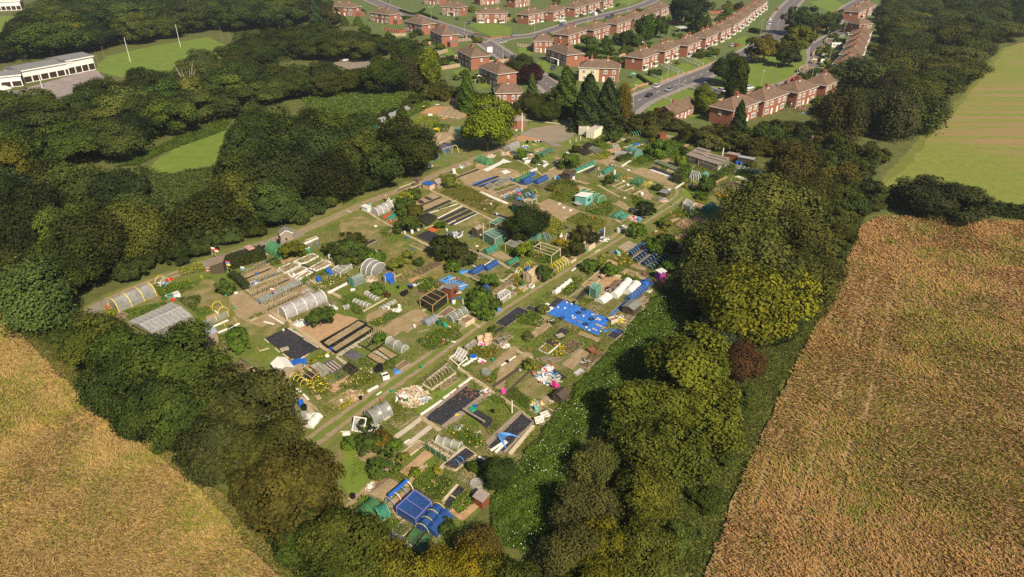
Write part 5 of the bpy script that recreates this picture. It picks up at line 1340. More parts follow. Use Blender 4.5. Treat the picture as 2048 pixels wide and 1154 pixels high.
def make_car(kind):
 name={'car': 'parked_car', 'van': 'parked_van'}[kind]
 t=thing(name,'car',kind)
 if kind == 'car':
  ST=[(-2.1,.35,.72,.74),(-1.95,.25,.86,.84),(-1.2,.22,.92,.86),(0,.22,.92,.87),(1.0,.22,.92,.86),(1.85,.25,.8,.82),(2.1,.35,.62,.7)]
  secs=[[(x,-w,z0),(x,w,z0),(x,w,z1 * .75),(x,w * .93,z1),(x,-w * .93,z1),(x,-w,z1 * .75)] for x,z0,z1,w in ST]
  loft(secs,6).build('body', 'paint',t,smooth=False)
  CA=[(-1.75,.9,.92,.76),(-1.2,.9,1.36,.66),(-.2,.9,1.46,.66),(.45,.9,1.4,.66),(1.15,.9,.93,.74)]
  glass=[[(x,-.8,z0),(x,.8,z0),(x,w,z1),(x,-w,z1)] for x,z0,z1,w in CA]
  loft(glass,4).build('windows', 'glass',t)
  MB().add([(-1.2,-.64,1.375),(-.2,-.64,1.475),(.45,-.64,1.415),(.45,.64,1.415),(-.2,.64,1.475),(-1.2,.64,1.375)],[(0,1,4,5),(1,2,3,4)]).build('roof', 'paint', t)
  L,wb=2.1,1.28
 else:
  ST=[(-2.5,.35,2.1,.92),(-2.4,.3,2.25,.95),(1.0,.3,2.3,.95),(1.45,.3,2.1,.93),(2.0,.3,1.25,.93),(2.55,.32,1.05,.86)]
  secs=[[(x,-w,z0),(x,w,z0),(x,w,z1 * .8),(x,w * .88,z1),(x,-w * .88,z1),(x,-w,z1 * .8)] for x,z0,z1,w in ST]
  loft(secs,6).build('body', 'paint',t)
  MB().add([(1.5,-.78,2.05),(2.02,-.8,1.32),(2.02,.8,1.32),(1.5,.78,2.05)],[(0,1,2,3)]).box((1.2,-.945,1.6),(.8,.03,.5)).box((1.2,.945,1.6),(.8,.03,.5)).build('windows', 'glass',t)
  L,wb=2.5,1.55
 for x in (-wb,wb):
  for y in (-.82,.82):
   w=MB();w.bar((0,-.1,0),(0,.1,0),.32,10);wo=w.build('wheel', 'rubber',t,(x,y,.32))
   MB().bar((0,-.11,0),(0,.11,0),.17,8).build('rim',_17,wo)
 for y in (-.6,.6):
  MB().box((L - .08,y,.66 if kind == 'car' else .85),(.12,.3,.16)).build('headlight', 'lamp_lens',t)
  MB().box((-L + .04,y,.75 if kind == 'car' else 1.),(.1,.24,.2)).build('tail_light', 'red_lens',t)
 return t
mat('red_lens',(.4,.02,.02),.3)
CARS={k:make_car(k) for k in ('car', 'van')};CU=set();CG = 'vehicles on the estate'
COLS={_59: (.75,.75,.74),'silver': (.5,.52,.54),'grey': (.22,.23,.25),'dark': (.025,.028,.035),'blue': (.03,.08,.3),'red': (.35,.03,.025),'pale': (.5,.58,.6),'navy': (.03,.045,.09)}
def vehicle(kind,x,y,x2,y2,c,label):
 a,b=G(x,y),G(x2,y2);d=b-a;rz=math.atan2(d.y,d.x);a.z = .07
 if kind not in CU:
  CU.add(kind);t=CARS[kind];t.location=a;t.rotation_euler=(0,0,rz);t['label']=label;t['group']=CG
  for ch in t.children:ch.color=rgba(COLS[c])
 else:dup(CARS[kind],a,rz,None,label,CG,COLS[c])
for k in (('car',1313,175,1340,164,'silver', 'silver car driving on the main road near the low pale wall'),('car',1338,182,1315,191,'grey', 'grey estate car driving towards us on the main road'),('car',1299,193,1325,182,'dark', 'dark car nearest on the main road'),
    ('car',1440,183,1420,178,'silver', 'silver car parked at the start of the crescent'),('car',1410,172,1425,179,'grey', 'grey car half hidden behind the fresh green tree'),
    ('car',1497,178,1520,176,_59, 'white car beside the columnar tree, upper one'),('car',1497,188,1520,183,_59, 'white car beside the columnar tree, lower one'),('car',1516,185,1540,180,'pale', 'pale car behind the crescent lamp post'),
    ('car',1604,161,1580,170,'red', 'dark red car parked above the third crescent house'),('car',1617,157,1600,164,'navy', 'dark blue car near the crescent bend lamp'),('car',1637,141,1640,152,'blue', 'bright blue car parked behind the white van'),
    ('van',1644,129,1645,118,_59, 'white van parked in the crescent'),('car',1645,116,1644,105,_59, 'white car parked just beyond the white van'),('car',1643,107,1642,98,_59, 'white car farthest in the row beyond the van'),
    ('car',1670,109,1655,106,_59, 'white car on the driveway below the caravan'),('car',1666,131,1650,127,_59, 'white car on the driveway beside the leafy garden'),('car',1694,70,1680,66,_59, 'white car near the head of the crescent'),
    ('car',1667,82,1680,75,'grey', 'grey car parked just above the caravan'),('car',1030,72.5,1055,71,'grey', 'grey car in the side road at the left junction'),('car',779,5,800,14,'grey', 'grey car at the top of the left road'),
    ('car',829,86,845,82,'red', 'red and pale car parked behind the left road gardens'),('car',689,122,715,121,_59, 'white car alone in the small woodland parking bay'),('car',1106,138,1092,145,'navy', 'dark blue car on the drive below the porch house'),
    ('car',1226,176,1228,190,'silver', 'silver car beside the cream house and birch'),('van',1188,31,1175,28,_59, 'white van parked before the upper row'),('car',1201,24,1215,22,'silver', 'silver car beside the upper front lawns'),
    ('car',1215,36,1235,30,'blue', 'blue car parked by the third middle row house'),('car',1225,32,1245,27,'navy', 'navy car just beyond the blue parked car'),('car',1252,22,1270,16,'grey', 'grey car on the upper road by a lamp'),
    ('car',1123,51,1130,44,'blue', 'dark blue car under the carport of the upper row'),('car',1465,93,1480,88,'silver', 'silver car on the drive before the far lawns'),('car',1473,93,1488,88,'red', 'red car on the drive before the far lawns'),
    ('car',1540,40,1542,52,_59, 'white car on the far main road, nearer one'),('car',1539,49,1541,60,'pale', 'pale car on the far main road bend'),('car',1554,21,1566,8,'red', 'small red car high on the far road'),('car',937,48,960,55,'dark', 'dark car on the drive beside the white porch house'),('car',915,40,935,47,'dark', 'dark car by the house with porch across the left road'),
    ('car',1415,183,1430,190,'pale', 'pale car hidden by the upright green tree'),('car',1764,24,1780,22,_59, 'white car in the far yard beyond the crescent'),('car',1779,22,1795,20,_59, 'second white car in the far yard beyond the crescent')):
 vehicle(*k)
t=thing('caravan', 'white touring caravan with blue end beside the crescent', 'caravan',G(1672,96));d=G(1686,95)-G(1657,95);t.rotation_euler=(0,0,math.atan2(d.y,d.x))
secs=[[(x,-1.1,z0),(x,1.1,z0),(x,1.1,z1),(x,-1.1,z1)] for x,z0,z1 in ((-3,.8,1.9),(-2.8,.5,2.55),(2.6,.5,2.6),(3,.9,1.8))]
loft(secs,4).build('body',_10,t)
for x in (-1.8,.2,1.6):MB().box((x,-1.12,1.75),(.9,.05,.6)).build('window', 'glass',t)
MB().box((2.95,0,1.6),(.1,1.9,1.5)).build('end_panel',_31,t)
for y in (-1,1):MB().bar((0,y - .1,.35),(0,y + .1,.35),.35,10).build('wheel', 'rubber',t)
MB().bar((3,0,.5),(4.2,0,.5),.06,5).build('tow_bar',_17,t)
def lean(x,y,w,d,h,rz,m,label,name='canopy',cat='canopy'):
 t=thing(name,label,cat,G(x,y),rz)
 MB().add([(-w/2,-d/2,h * .8),(w/2,-d/2,h * .8),(w/2,d/2,h),(-w/2,d/2,h),(-w/2,-d/2,h * .8 + .08),(w/2,-d/2,h * .8 + .08),(w/2,d/2,h + .08),(-w/2,d/2,h + .08)],[(3,2,1,0),(4,5,6,7),(0,1,5,4),(1,2,6,5),(2,3,7,6),(3,0,4,7)]).build('roof', m,t)
 p=MB()
 for sx in (-1,1):
  for sy in (-1,1):p.box((sx*(w/2 - .1),sy*(d/2 - .1),h * .4),(.1,.1,h * .8))
 p.build('posts',_10,t);return t
def conserv(x,y,rz,label):
 t=thing('conservatory',label,'conservatory',G(x,y),rz)
 MB().box((0,0,.35),(3.6,3,.7)).build('base', 'brick',t);MB().box((0,0,1.4),(3.5,2.9,1.4)).build('glazing', 'glass',t)
 f=MB()
 for sx in (-1.75,-.6,.6,1.75):
  for sy in (-1.45,1.45):f.box((sx,sy,1.4),(.12,.12,1.4))
 f.box((0,-1.45,2.1),(3.7,.14,.14)).box((0,1.45,2.1),(3.7,.14,.14)).build('frame',_10,t)
 r=MB();hip(r,3.6,3.,2.2,1.,.1);o=r.build('roof', _17, t);o.location=(-1.8,-1.5,0)
conserv(1722,141,.6,'white-framed arched conservatory behind the fifth crescent house');conserv(1700,170,.5,'white conservatory with dark roof beside the fourth crescent house')
conserv(581,8,.1,'white conservatory of the top left house')
lean(968,162,5,3,2.6,-.6,_20, 'white lean-to canopy behind the second nearest left road house')
lean(1363,63,7,5,2.6,.5,_17, 'flat grey garden summerhouse roof in the middle gardens', 'summerhouse', 'summerhouse')
lean(1280,92,4,2.4,2.2,.6,_20, 'white canopy behind the row above the main road')
lean(1658,193,3.4,2.2,2.1,.6,_31, 'bright blue awning in a crescent back garden', 'awning', 'awning')
lean(1348,12,5,3,2.4,.4,_20, 'white garden canopy at the top of the far gardens')
lean(1124,49,4.5,3,2.5,.5,_10, 'white carport roof before the upper row', 'carport', 'carport')
lean(1447,235,5,4,2.5,.55,_50, 'dark flat garage roof beside the pointed conifer', 'garage', 'garage')
lean(1508,231,3.5,2.4,2.2,.5,_10, 'white garden canopy behind the first crescent house')
lean(1636,289,4.5,3,2.2,-.3,'roof_tile', 'old brown-roofed shelter in the scrub', 'old_shelter', 'shelter')
t=thing('washing_line', 'washing line hung with bright clothes behind the upper crescent', 'washing line',G(1737,97));a,b=Vector((0,0,0)),G(1766,99)-G(1737,97)
MB().bar(a,(0,0,2.2),.05).bar(b,b+Vector((0,0,2.2)),.05).bar((0,0,2.15),b+Vector((0,0,2.15)),.015,4).build('line',_17,t)
for i,c in enumerate((_10,_31, 'pink_cloth',_41,_10,_10)):
 p=b*((i + .8)/7);MB().beam(p+Vector((0,0,1.4)),p+b.normalized()*1.2+Vector((0,0,1.4)),.04,1.3).build('cloth',c,t)
mat('slate',(.13,.135,.14),.8,scale=1,col2=(.2,.205,.21));mat('dark_panel',(.035,.022,.016),.5)
def block(px_l,px_r,dep,h,label,roofm='slate',rise=1.1,panels=True,name='school_building'):
 a,b=G(*px_l),G(*px_r);d=b-a;L=d.length;t=thing(name,label,'school building',tuple(a),math.atan2(d.y,d.x),'school blocks')
 MB().box((L/2,dep/2,h/2),(L,dep,h)).build('wall',_10,t)
 r=MB();ov = .5
 r.add([(-ov,-ov,h),(L+ov,-ov,h),(L+ov,dep+ov,h),(-ov,dep+ov,h),(-ov,dep/2,h+rise),(L+ov,dep/2,h+rise)],[(0,1,5,4),(2,3,4,5),(1,2,5),(3,0,4),(3,2,1,0)])
 r.build('roof', roofm,t)
 fs=MB();fs.box((L/2,-.52,h - .15),(L+1,.1,.45));fs.build('fascia',_10,t)
 if panels:
  n=max(2,int(L/3));w=L/n
  for i in range(n):MB().box(((i + .5)*w,-.04,h * .27),(w * .84,.1,h * .42)).build('glazing', 'dark_panel',t)
  for i in (0,1):
   MB().box((L + .04 if i else -.04,dep/2,h * .45),(.1,dep * .7,h * .5)).build('glazing', 'dark_panel',t)
 return t
block((140,150),(192,139),13,6,'white school block at the right end beside the sports field')
block((50,167),(148,148),13,5.2,'middle white school block with grey pitched roof')
block((-40,181),(47,172),12,4.6,'white school block at the left edge, front', 'slate')
t=block((-60,205),(22,188),6,2.4,'striped low school canopy roof at the left edge',_20,.5,False,'school_canopy')
block((-90,26),(44,20),12,6,'white two-storey school wing at the top left corner',_20,.4)
for x,y,h,lb in ((261,124,11,'white rugby post left of the pair on the sports field'),(361,94,11,'white rugby post right of the pair on the sports field'),(85,176,7,'white pole standing before the school blocks')):
 pole(x,y,h,.12,_10,lb,'white_pole', 'pole',group='white poles by the school')
for x,y,lb in ((200,141,'brown net post beside the right school block'),(213,128,'thin grey net post left of the rugby post'),(445,84,'grey net post at the corner of the sports field'),(463,98,'grey net post right of the corner post'),(504,118,'pale net post in the scrub right of the field')):
 pole(x,y,8,.09,_45,lb,'net_post', 'post',group='net posts round the sports field')
VG=(.085,.14,.024);VY=(.21,.23,.03);VD=(.062,.095,.024);VB=(.1,.135,.09);VO=(.14,.155,.034);FY=(.75,.55,.03);FO=(.75,.28,.02);FW=(.75,.74,.68)
tn(qk(505,565),qk(930,380),3.4,2.3,_40,4,_16, 'clear walk-in polytunnel with yellow hoops beside the gravel bend',_11,_11,hr=.07,crops=VG,sag=.02)
t=cage([qk(668,700),qk(1160,480),qk(1392,632),qk(930,832)],2.3,None,_2, 'wide translucent ribbed roof on posts beside the big green hedge trees',True,3,.05,'roofed_shelter', 'shelter')
C=[p-t.location for p in corners([qk(668,700),qk(1160,480),qk(1392,632),qk(930,832)],2.3)]
m1=C[0].lerp(C[3],.5)+Vector((0,0,.45));m2=C[1].lerp(C[2],.5)+Vector((0,0,.45));C=[c+Vector((0,0,.05)) for c in C]
MB().add([C[0],C[1],m2,m1,C[2],C[3]],[(0,1,2,3),(3,2,4,5)]).build('roof', _53, t)
rb=MB()
for i in range(9):
 u=(i + .5)/9;rb.beam(C[0].lerp(C[1],u)+Vector((0,0,.03)),m1.lerp(m2,u)+Vector((0,0,.03)),.09,.05);rb.beam(m1.lerp(m2,u)+Vector((0,0,.03)),C[3].lerp(C[2],u)+Vector((0,0,.03)),.09,.05)
rb.beam(m1+Vector((0,0,.05)),m2+Vector((0,0,.05)),.16,.06);rb.build('ribs',_17,t)
MB().add([C[3],C[2],(C[2].x,C[2].y,.05),(C[3].x,C[3].y,.05)],[(0,1,2,3)]).build('wall',_40,t)
a,b=G(*qk(1290,905),2.2),G(*qk(1580,790),2.2)
shed(qk(1450,960),3.6,6,2.,AX+PI/2 - .12,_2, 'slate_blue_roof', 'slate blue felt-roofed shed half under the hedge trees', 'gable', None,False,rise=.5)
bed([qk(425,680),qk(590,600),qk(660,625),qk(490,712)],_23,_2, 'dark soil bed with boards in front of the yellow-hooped polytunnel')
veg([qk(600,590),qk(1080,480),qk(1130,520),qk(680,690)],VG,.7,'squash leaves between the translucent roof and the polytunnel',40,.16,name='squash_patch')
veg([qk(960,300),qk(1380,240),qk(1400,330),qk(1060,470)],VG,.8,'leafy squash patch right of the yellow-hooped polytunnel',36,.17,(FO,8),name='squash_patch')
veg([qk(1190,440),qk(1480,400),qk(1500,460),qk(1410,600)],VD,.6,'dark leafy row beyond the corner of the translucent roof', 36,.14)
veg([qk(1400,560),qk(1560,530),qk(1660,580),qk(1480,680)],VG,.5,'green beans below the pair of yellow hoops',30,.12,(FO,5))
bxt(qk(1150,440),(1.2,1.1,.9),.5,_22, 'pale teal water tank left of a pair', 'water_tank', 'tank',None,_3);bxt(qk(1215,420),(1.2,1.1,.9),.7,_0, 'whitish water tank right of the teal tank', 'water_tank', 'tank',None,_3)
br(qk(1170,462),.4,.4,_27, 'low red tub at the foot of the teal tank',name='tub',cat='tub')
hps(qk(1030,270),qk(1090,290),2.2,1.7,2,[_16,_12],'bent white and yellow hoop over clutter behind the polytunnel')
heap(qk(1060,285),1.,.8,(('bags',_0),('sheets',_8),(_39,_1)),'colourful clutter heap at the end of the polytunnel',n=9)
heap(qk(440,540),.9,.7,(('pots',_43),('tubs',_13),('plants',_28)),'flower pots crowded at the door of the yellow-hooped polytunnel', 'pot_group',10,.8)
bush(qk(460,600),9,1.1,VY,'leafy yellowish plant by the pots at the polytunnel door')
pk(qk(1100,240),qk(1170,215),.8,_27, 'red and white plastic trough on the track edge',.3,'trough', 'trough')
veg([qk(1240,130),qk(1500,50),qk(1560,130),qk(1260,210)],VY,1.4,'tall yellow-green raspberry clump beside the gravel track',40,.14,name='raspberry_clump',cat='fruit bushes')
slp([qk(1370,290),qk(1560,210),qk(2048,420),(575,640),(540,672),qk(1990,850),qk(1850,800),qk(1420,420)],_19,.3)
slp([qk(1800,400),qk(1960,340),(560,640),(520,655),qk(1900,640)],'soil',.3)
slp([qk(1540,640),qk(1680,600),qk(1760,660),qk(1580,690)],_29)
veg([qk(1380,260),qk(1560,190),qk(1640,200),qk(1420,300)],VG,.35,'low green row under two thin yellow hoops',40,.1);hps(qk(1370,265),qk(1500,215),.9,.9,2,_16, 'thin yellow hoops over a low green row',r=.03)
hps(qk(1680,560),qk(1750,620),1.9,1.6,2,_16, 'pair of tall yellow hoops with dark netting',r=.045)
pk(qk(1635,570),qk(1690,615),.25,_4, 'short white board beside the tall yellow hoops')
tn(qk(1520,745),qk(1790,630),1.2,.9,_42,3,_16, 'long low mesh tunnel above two white boards',crops=VG)
pk(qk(1580,785),qk(1800,690),.35,_4, 'long white board along the low mesh tunnel',.2);pk(qk(1685,835),qk(1930,728),.35,_4, 'long white board under two yellow half hoops',.2)
hps(qk(1620,810),qk(1880,700),1.1,.8,3,_16, 'yellow half hoops between two white boards',r=.035)
pk(qk(1440,790),qk(1530,755),.5,'concrete', 'grey slab at the end of the low mesh tunnel',.15);heap(qk(1850,790),.5,.3,(('bags',_0),),'small white bag heap below the long white boards',n=8,el=.8)
bush(qk(1760,300),18,1.1,VD,'tall leafy climbing bean clump on orange posts by the flags')
for i,(x,y) in enumerate(((1735,300),(1775,300))):pole(*qk(x,y+50),1.6,.06,_32,('left', 'right')[i] + ' orange timber post under the bean clump', 'post', 'post',group='orange posts')
veg([qk(1700,880),qk(1870,830),qk(2020,900),qk(1900,960),qk(1680,1010)],VG,1.,'leafy green patch right of the slate blue shed',40,.15,(FY,6));bush(qk(1900,850),22,.8,VG,'green bush right of the slate blue shed')
bush(qk(1930,960),20,.8,VG,'second green bush right of the slate blue shed');heap(qk(1740,950),.5,.3,(('stones',_0),('pots',_43)),'pots and white stones at the slate blue shed',n=5,el=.7)
gsh([qk(1600,860),qk(1660,850),qk(1690,930),qk(1620,990)],_23, 'dark earth apron behind the slate blue shed', 'earth_apron', 'earth',.06,.05,6)
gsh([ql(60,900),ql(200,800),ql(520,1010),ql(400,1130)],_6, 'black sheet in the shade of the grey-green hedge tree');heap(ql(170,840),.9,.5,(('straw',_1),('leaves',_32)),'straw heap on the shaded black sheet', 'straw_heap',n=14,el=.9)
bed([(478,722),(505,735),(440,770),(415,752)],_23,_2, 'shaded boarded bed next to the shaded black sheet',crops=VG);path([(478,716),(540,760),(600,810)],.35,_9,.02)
t=shed(qg(1110,110),2.6,2.2,1.7,.4,_2,_50, 'small open shelter with white gable edges beside the track', 'gable',None,False)
MB().beam((-1.45,-1.26,1.6),(0,-1.26,2.48),.1,.16).beam((0,-1.26,2.48),(1.45,-1.26,1.6),.1,.16).build('bargeboard',_4,t)
tn(qg(1085,350),qg(915,265),3.,2.2,'polythene_green',5,_13, 'green walk-in polytunnel beside the gravel track',_11,_11,hr=.04,sag=.02)
br(qg(832,262),.35,1.2,_3, 'black water barrel at the back of the green polytunnel');br(qg(1010,175),.4,1.,_3, 'black barrel by the white-edged shelter')
sheet(_57,[qg(740,250),qg(840,230),qg(870,320),qg(820,330)],_57,.1);bush(qg(1170,240),24,.8,(.1,.11,.018),'wide olive bush right of the green polytunnel');bush(qg(1270,240),16,.8,(.1,.11,.02),'olive bush left of the green barrels')
veg([qg(870,380),qg(1000,350),qg(1040,440),qg(920,470)],VG,.9,'bright leafy clump at the mouth of the green polytunnel',50,.14);sheet('soil_plot',[qg(1040,400),qg(1330,290),qg(1360,310),qg(1050,450)],_29,.2)
br(qg(1360,300),.42,1.1,_13, 'bright green barrel, left one of two',_0);br(qg(1395,285),.42,1.1,_13, 'bright green barrel, right one of two',_0)
hedge([qg(370,480),qg(600,400),qg(830,340)],3.6,2.2,(.04,.05,.016),'dark woven hedge screen beside the widest track part',34,.16)
hedge([qg(400,600),qg(480,640),qg(600,760)],1.6,1.3,(.045,.06,.02),'low hedge beside the bare brown plot',34,.13)
shed(qg(250,520),2.6,3,1.9,.2,_9,_45, 'weathered low shed under the flags by the track', 'pent',None,False)
flag(qg(190,440),4,(_0,_27),'red and white flag leftmost on the weathered shed');flag(qg(235,470),4.2,(_27,_0),'tattered red and white flag second on the weathered shed')
flag(qg(380,620),4,(_27,_8,_36),'striped multicolour flag right of the weathered shed');flag(qg(545,600),2.4,(_0,_8),'white and blue flag at the end of the cane rows');flag(qg(930,920),3,(_0,_27),'white and red flag beside the long clear low tunnel')
pk(qg(620,330),qg(690,370),1.4,'faded_pink', 'faded pink sheet lying on the dark hedge screen',.2,_55,_55,z=2.3);heap(qg(110,510),.8,.4,(('cloths',_0),('rags', 'cloth_red')),'pale rags heap at the track end of the plots',n=8)
WB = 'white plank framed beds'
for i,(px,cr,lb) in enumerate((([qg(1010,500),qg(1180,425),qg(1290,455),qg(1090,560)],VG,'white plank bed full of greens, left corner'),([qg(1130,570),qg(1300,480),qg(1380,505),qg(1180,610)],VO,'white plank bed with sparse greens, front middle'),
  ([qg(1220,630),qg(1380,530),qg(1440,550),qg(1260,645)],None,'white plank bed of bare soil, front right'),([qg(1200,410),qg(1440,310),qg(1515,345),qg(1380,415),qg(1300,440)],VG,'white plank bed with greens, back left'),
  ([qg(1400,500),qg(1590,390),qg(1620,405),qg(1440,510)],VO,'narrow white plank bed in the middle back'),([qg(1440,505),qg(1630,405),qg(1690,440),qg(1490,535)],None,'white plank bed of brown soil, back right'))):
 bed(px,'soil',_4,lb,.25,.32,cr,.35,22,group=WB)
gsh([qg(1230,420),qg(1290,405),qg(1490,540),qg(1430,560)],_6, 'black weed sheet crossing the white plank beds',z=.07,wr=.04,n=8)
pk(qg(1335,185),qg(1510,110),.6,_4, 'thick white board behind the green barrels',.35);pk(qg(1350,140),qg(1500,80),.25,_1, 'pale board behind the thick white board')
hps(qg(1420,230),qg(1500,210),1.2,1.2,2,_21, 'two grey-blue hoops beside the thick white board');veg([qg(1300,600),qg(1480,530),qg(1620,500),qg(1640,560),qg(1330,690)],VG,.5,'broad green row between white beds and blue barrels',40,.13)
for i,(x,y) in enumerate(((1640,550),(1676,580),(1525,660))):br(qg(x,y),.42,1.1,_5,['bright blue barrel, left of a touching pair', 'bright blue barrel, right of a touching pair', 'bright blue barrel standing alone by white flowers'][i])
hps(qg(1380,690),qg(1500,640),.8,.7,4,_12, 'four small white hoops left of the lone blue barrel',r=.03)
veg([qg(1440,740),qg(1640,620),qg(1900,560),qg(1920,640),qg(1640,790),qg(1500,800)],VO,.9,'tall flowering potato patch with white flowers',40,.13,((.8,.75,.4),90,.1));pk(qg(1640,815),qg(1885,692),.45,_4, 'long white board below the flowering potato patch',.4)
cage([qg(1700,560),qg(1830,470),qg(1950,500),qg(1800,610)],1.1,_34,_12, 'low white-framed net cage behind the flowering potatoes',bars=2,r=.03)
veg([qg(1850,430),qg(2040,360),qg(2048,480),qg(1950,500)],VB,.8,'grey-green leafy patch behind the white-framed cage',40,.13)
bxt(qg(1720,410),(1.1,1,1),.6,_1, 'pale pallet bin right of the white plank beds', 'pallet_bin', 'bin');br(qg(1660,370),.3,1.,_17, 'grey metal drum right of the white plank beds',name='drum',cat='drum')
for i,(x,y,r_,c) in enumerate(((1690,230,15,VD),(1790,280,20,(.05,.06,.02)),(1930,230,24,VD),(1880,330,20,(.055,.07,.025)),(1960,140,22,(.06,.065,.02)))):bush(qg(x,y),r_*1.15,.8,c,ORD[i] + ' dark bush from the left in the overgrown plot under the track')
slp([qg(450,600),qg(870,440),qg(1040,520),qg(1480,790),qg(1000,1080),qg(860,1030)],'soil',.2)
for i,(a,b,lb) in enumerate((((560,590),(860,470),'cane row at the foot of the dark hedge screen'),((660,700),(1080,560),'dense bean cane row behind the white flag cloth'),((640,790),(1140,620),'longest bean cane row before the clear low tunnel'),((660,880),(1010,720),'half-grown cane row beside the clear low tunnel'),((820,985),(1330,740),'bean cane row between low tunnel and big polytunnel'),((900,1030),(1290,860),'short cane row behind the big clear polytunnel'))):canes(qg(*a),qg(*b),2,22,1.3,lb)
for i,(a,b) in enumerate((((540,650),(910,500)),((610,720),(1050,545)),((660,850),(1140,640)),((870,1030),(1280,840)),((760,950),(1340,690)))):pk(qg(*a),qg(*b),.28,_6,ORD[i] + ' long black edging board from the back among the cane rows',.22,_56, 'board')
hps(qg(650,730),qg(940,600),1.1,.9,4,_21, 'blue hoops over a dark bed among the cane rows',r=.03);heap(qg(710,680),.7,.5,(('bags',_0),('cloth',_8)),'white cloth bundle caught on the blue hoops',n=5)
tn(qg(760,940),qg(1265,690),1.5,1.1,_42,6,_21, 'long clear low tunnel along the cane rows',crops=VD)
tn(qg(1060,1105),qg(1575,890),3.,2.,_53,5,_12, 'big milky clear polytunnel beside the black-edged beds',_11,_11,hr=.07,sag=.01)
cage([qg(1280,830),qg(1400,770),qg(1450,800),qg(1330,860)],.6,_34,_2, 'small glass cold frame behind the big clear polytunnel',name='cold_frame',cat='cold frame')
heap(qg(1690,1010),1.2,1.,(('bags',_0),),'white bag stack at the end of the big clear polytunnel',_51,12,1.2);heap(ql(690,270),1.3,.8,(('bags',_0),('tins',_17)),'white bags and tins heap below the big clear polytunnel',_51,12,1.1)
bush(ql(900,180),26,.85,VD,'big leafy bush in front of the big clear polytunnel');bush(ql(1000,150),14,.8,VG,'smaller bush by the white bag stack');veg([ql(90,210),ql(240,150),ql(290,160),ql(130,240)],VG,.6,'lone green row on the bare brown plot',40,.13);pk(ql(120,240),ql(200,205),.25,_1, 'short pale board below the lone green row')
pk(ql(330,175),ql(500,280),.3,_20, 'pale edging along the path left of the polytunnel door')
grp([ql(0,560),ql(280,440),ql(560,700),ql(430,850)],'track_grass');slp([ql(560,290),ql(1050,150),ql(1380,230),ql(900,500)],_29)
gsh([ql(280,445),ql(530,320),ql(905,555),ql(620,700)],_6, 'large square black sheet on the grass, pallet lying on it',wr=.14)
for i,(a,b) in enumerate((((545,330),(710,425)),((725,450),(890,550)),((660,690),(735,645)),((490,620),(550,665)),((400,555),(450,600)),((280,450),(330,490)))):pk(ql(*a),ql(*b),.2,_1,ORD[i] + ' pale batten clockwise round the large black sheet',.12,'batten', 'batten')
pallet(ql(510,570),.5,'wooden pallet lying on the large black sheet')
shed(ql(500,840),2.4,3,1.7,AX - .25+PI,_2,_4, 'white-roofed grey shed at the corner of the large black sheet', 'gable',None,False);pallet(ql(590,760),.9,'orange pallet leaning behind the white-roofed shed',_32,1.,z=.7);br(ql(640,735),.28,.6,_27, 'small red can behind the white-roofed shed',name='can',cat='can');br(ql(735,730),.4,1.,_5, 'dark blue barrel right of the white-roofed shed')
shed(ql(650,775),1.6,1.2,1.2,.5,_2,_5, 'small blue-topped locker beside the white-roofed shed', 'flat',None,False,'locker', 'locker')
veg([ql(760,700),ql(1000,590),ql(1060,620),ql(800,760)],VG,.5,'green row with yellow flowers under the black sheet',36,.12,(FY,26))
pk(ql(560,320),ql(1060,620),.5,_52, 'long plank path right of the large black sheet',.06,_52, 'path')
for i,(px,lb) in enumerate((([ql(940,505),ql(1350,250),ql(1440,290),ql(1010,555)],'long black-edged bed, upper of the pair'),([ql(1030,570),ql(1440,310),ql(1510,350),ql(1090,615)],'long black-edged bed, lower of the pair'))):bed(px,'soil',_3,lb,.45,.3,VY,.3,2.5,group=_46)
pk(ql(920,490),ql(1240,310),.5,_3, 'black edging board above the pair of long beds',.3,_56, 'board')
sheet('path',[ql(1110,610),ql(1510,370),ql(1540,395),ql(1150,640)],_57,.05)
bed([ql(1345,515),ql(1540,390),ql(1610,425),ql(1425,545)],_19,_3, 'weedy black-edged square bed, upper one',crops=VG,ch=.3,group=_46);bed([ql(1430,555),ql(1620,440),ql(1680,470),ql(1500,590)],_19,_3, 'weedy black-edged square bed, lower one',crops=VG,ch=.4,group=_46)
bed([ql(1440,645),ql(1500,600),ql(1680,700),ql(1610,750)],'soil',_3, 'bare black-edged bed, left of the split pair',group=_46);bed([ql(1560,570),ql(1630,535),ql(1800,640),ql(1720,680)],'soil',_3, 'bare black-edged bed, right of the split pair',group=_46)
sheet('path',[ql(1500,600),ql(1560,570),ql(1720,680),ql(1670,690)],_57,.05);bush(ql(1580,430),14,1.,VG,'leafy climbing beans over the weedy square beds');canes(ql(1480,520),ql(1640,400),2,7,2.2,'tall bean poles over the weedy square beds')
tn(ql(1700,490),ql(1880,590),1.7,1.3,_34,3,_12, 'pale mesh tunnel right of the weedy square beds',crops=VB)
gsh([ql(920,740),ql(1045,670),ql(1180,770),ql(1040,845)],'grey_sheet', 'grey striped sheet held down with battens',wr=.06,n=12)
for i in range(4):pk(ql(950+i*35,745-i*15),ql(1060+i*30,830-i*18),.14,_1,('leftmost', 'second', 'third', 'rightmost')[i] + ' batten on the grey striped sheet',.06,'batten', 'batten',z=.2)
cage([ql(690,850),ql(780,790),ql(920,870),ql(830,940)],.9,None,_32, 'orange timber cage frame over a black sheet',bars=1,r=.05);gsh([ql(700,870),ql(800,810),ql(900,875),ql(800,930)],_6, 'black sheet under the orange timber frame',n=8)
cage([ql(810,790),ql(900,740),ql(1015,830),ql(920,890)],.7,_34,_2, 'mesh-lidded cold frame between orange frame and grey sheet',name='cold_frame',cat='cold frame')
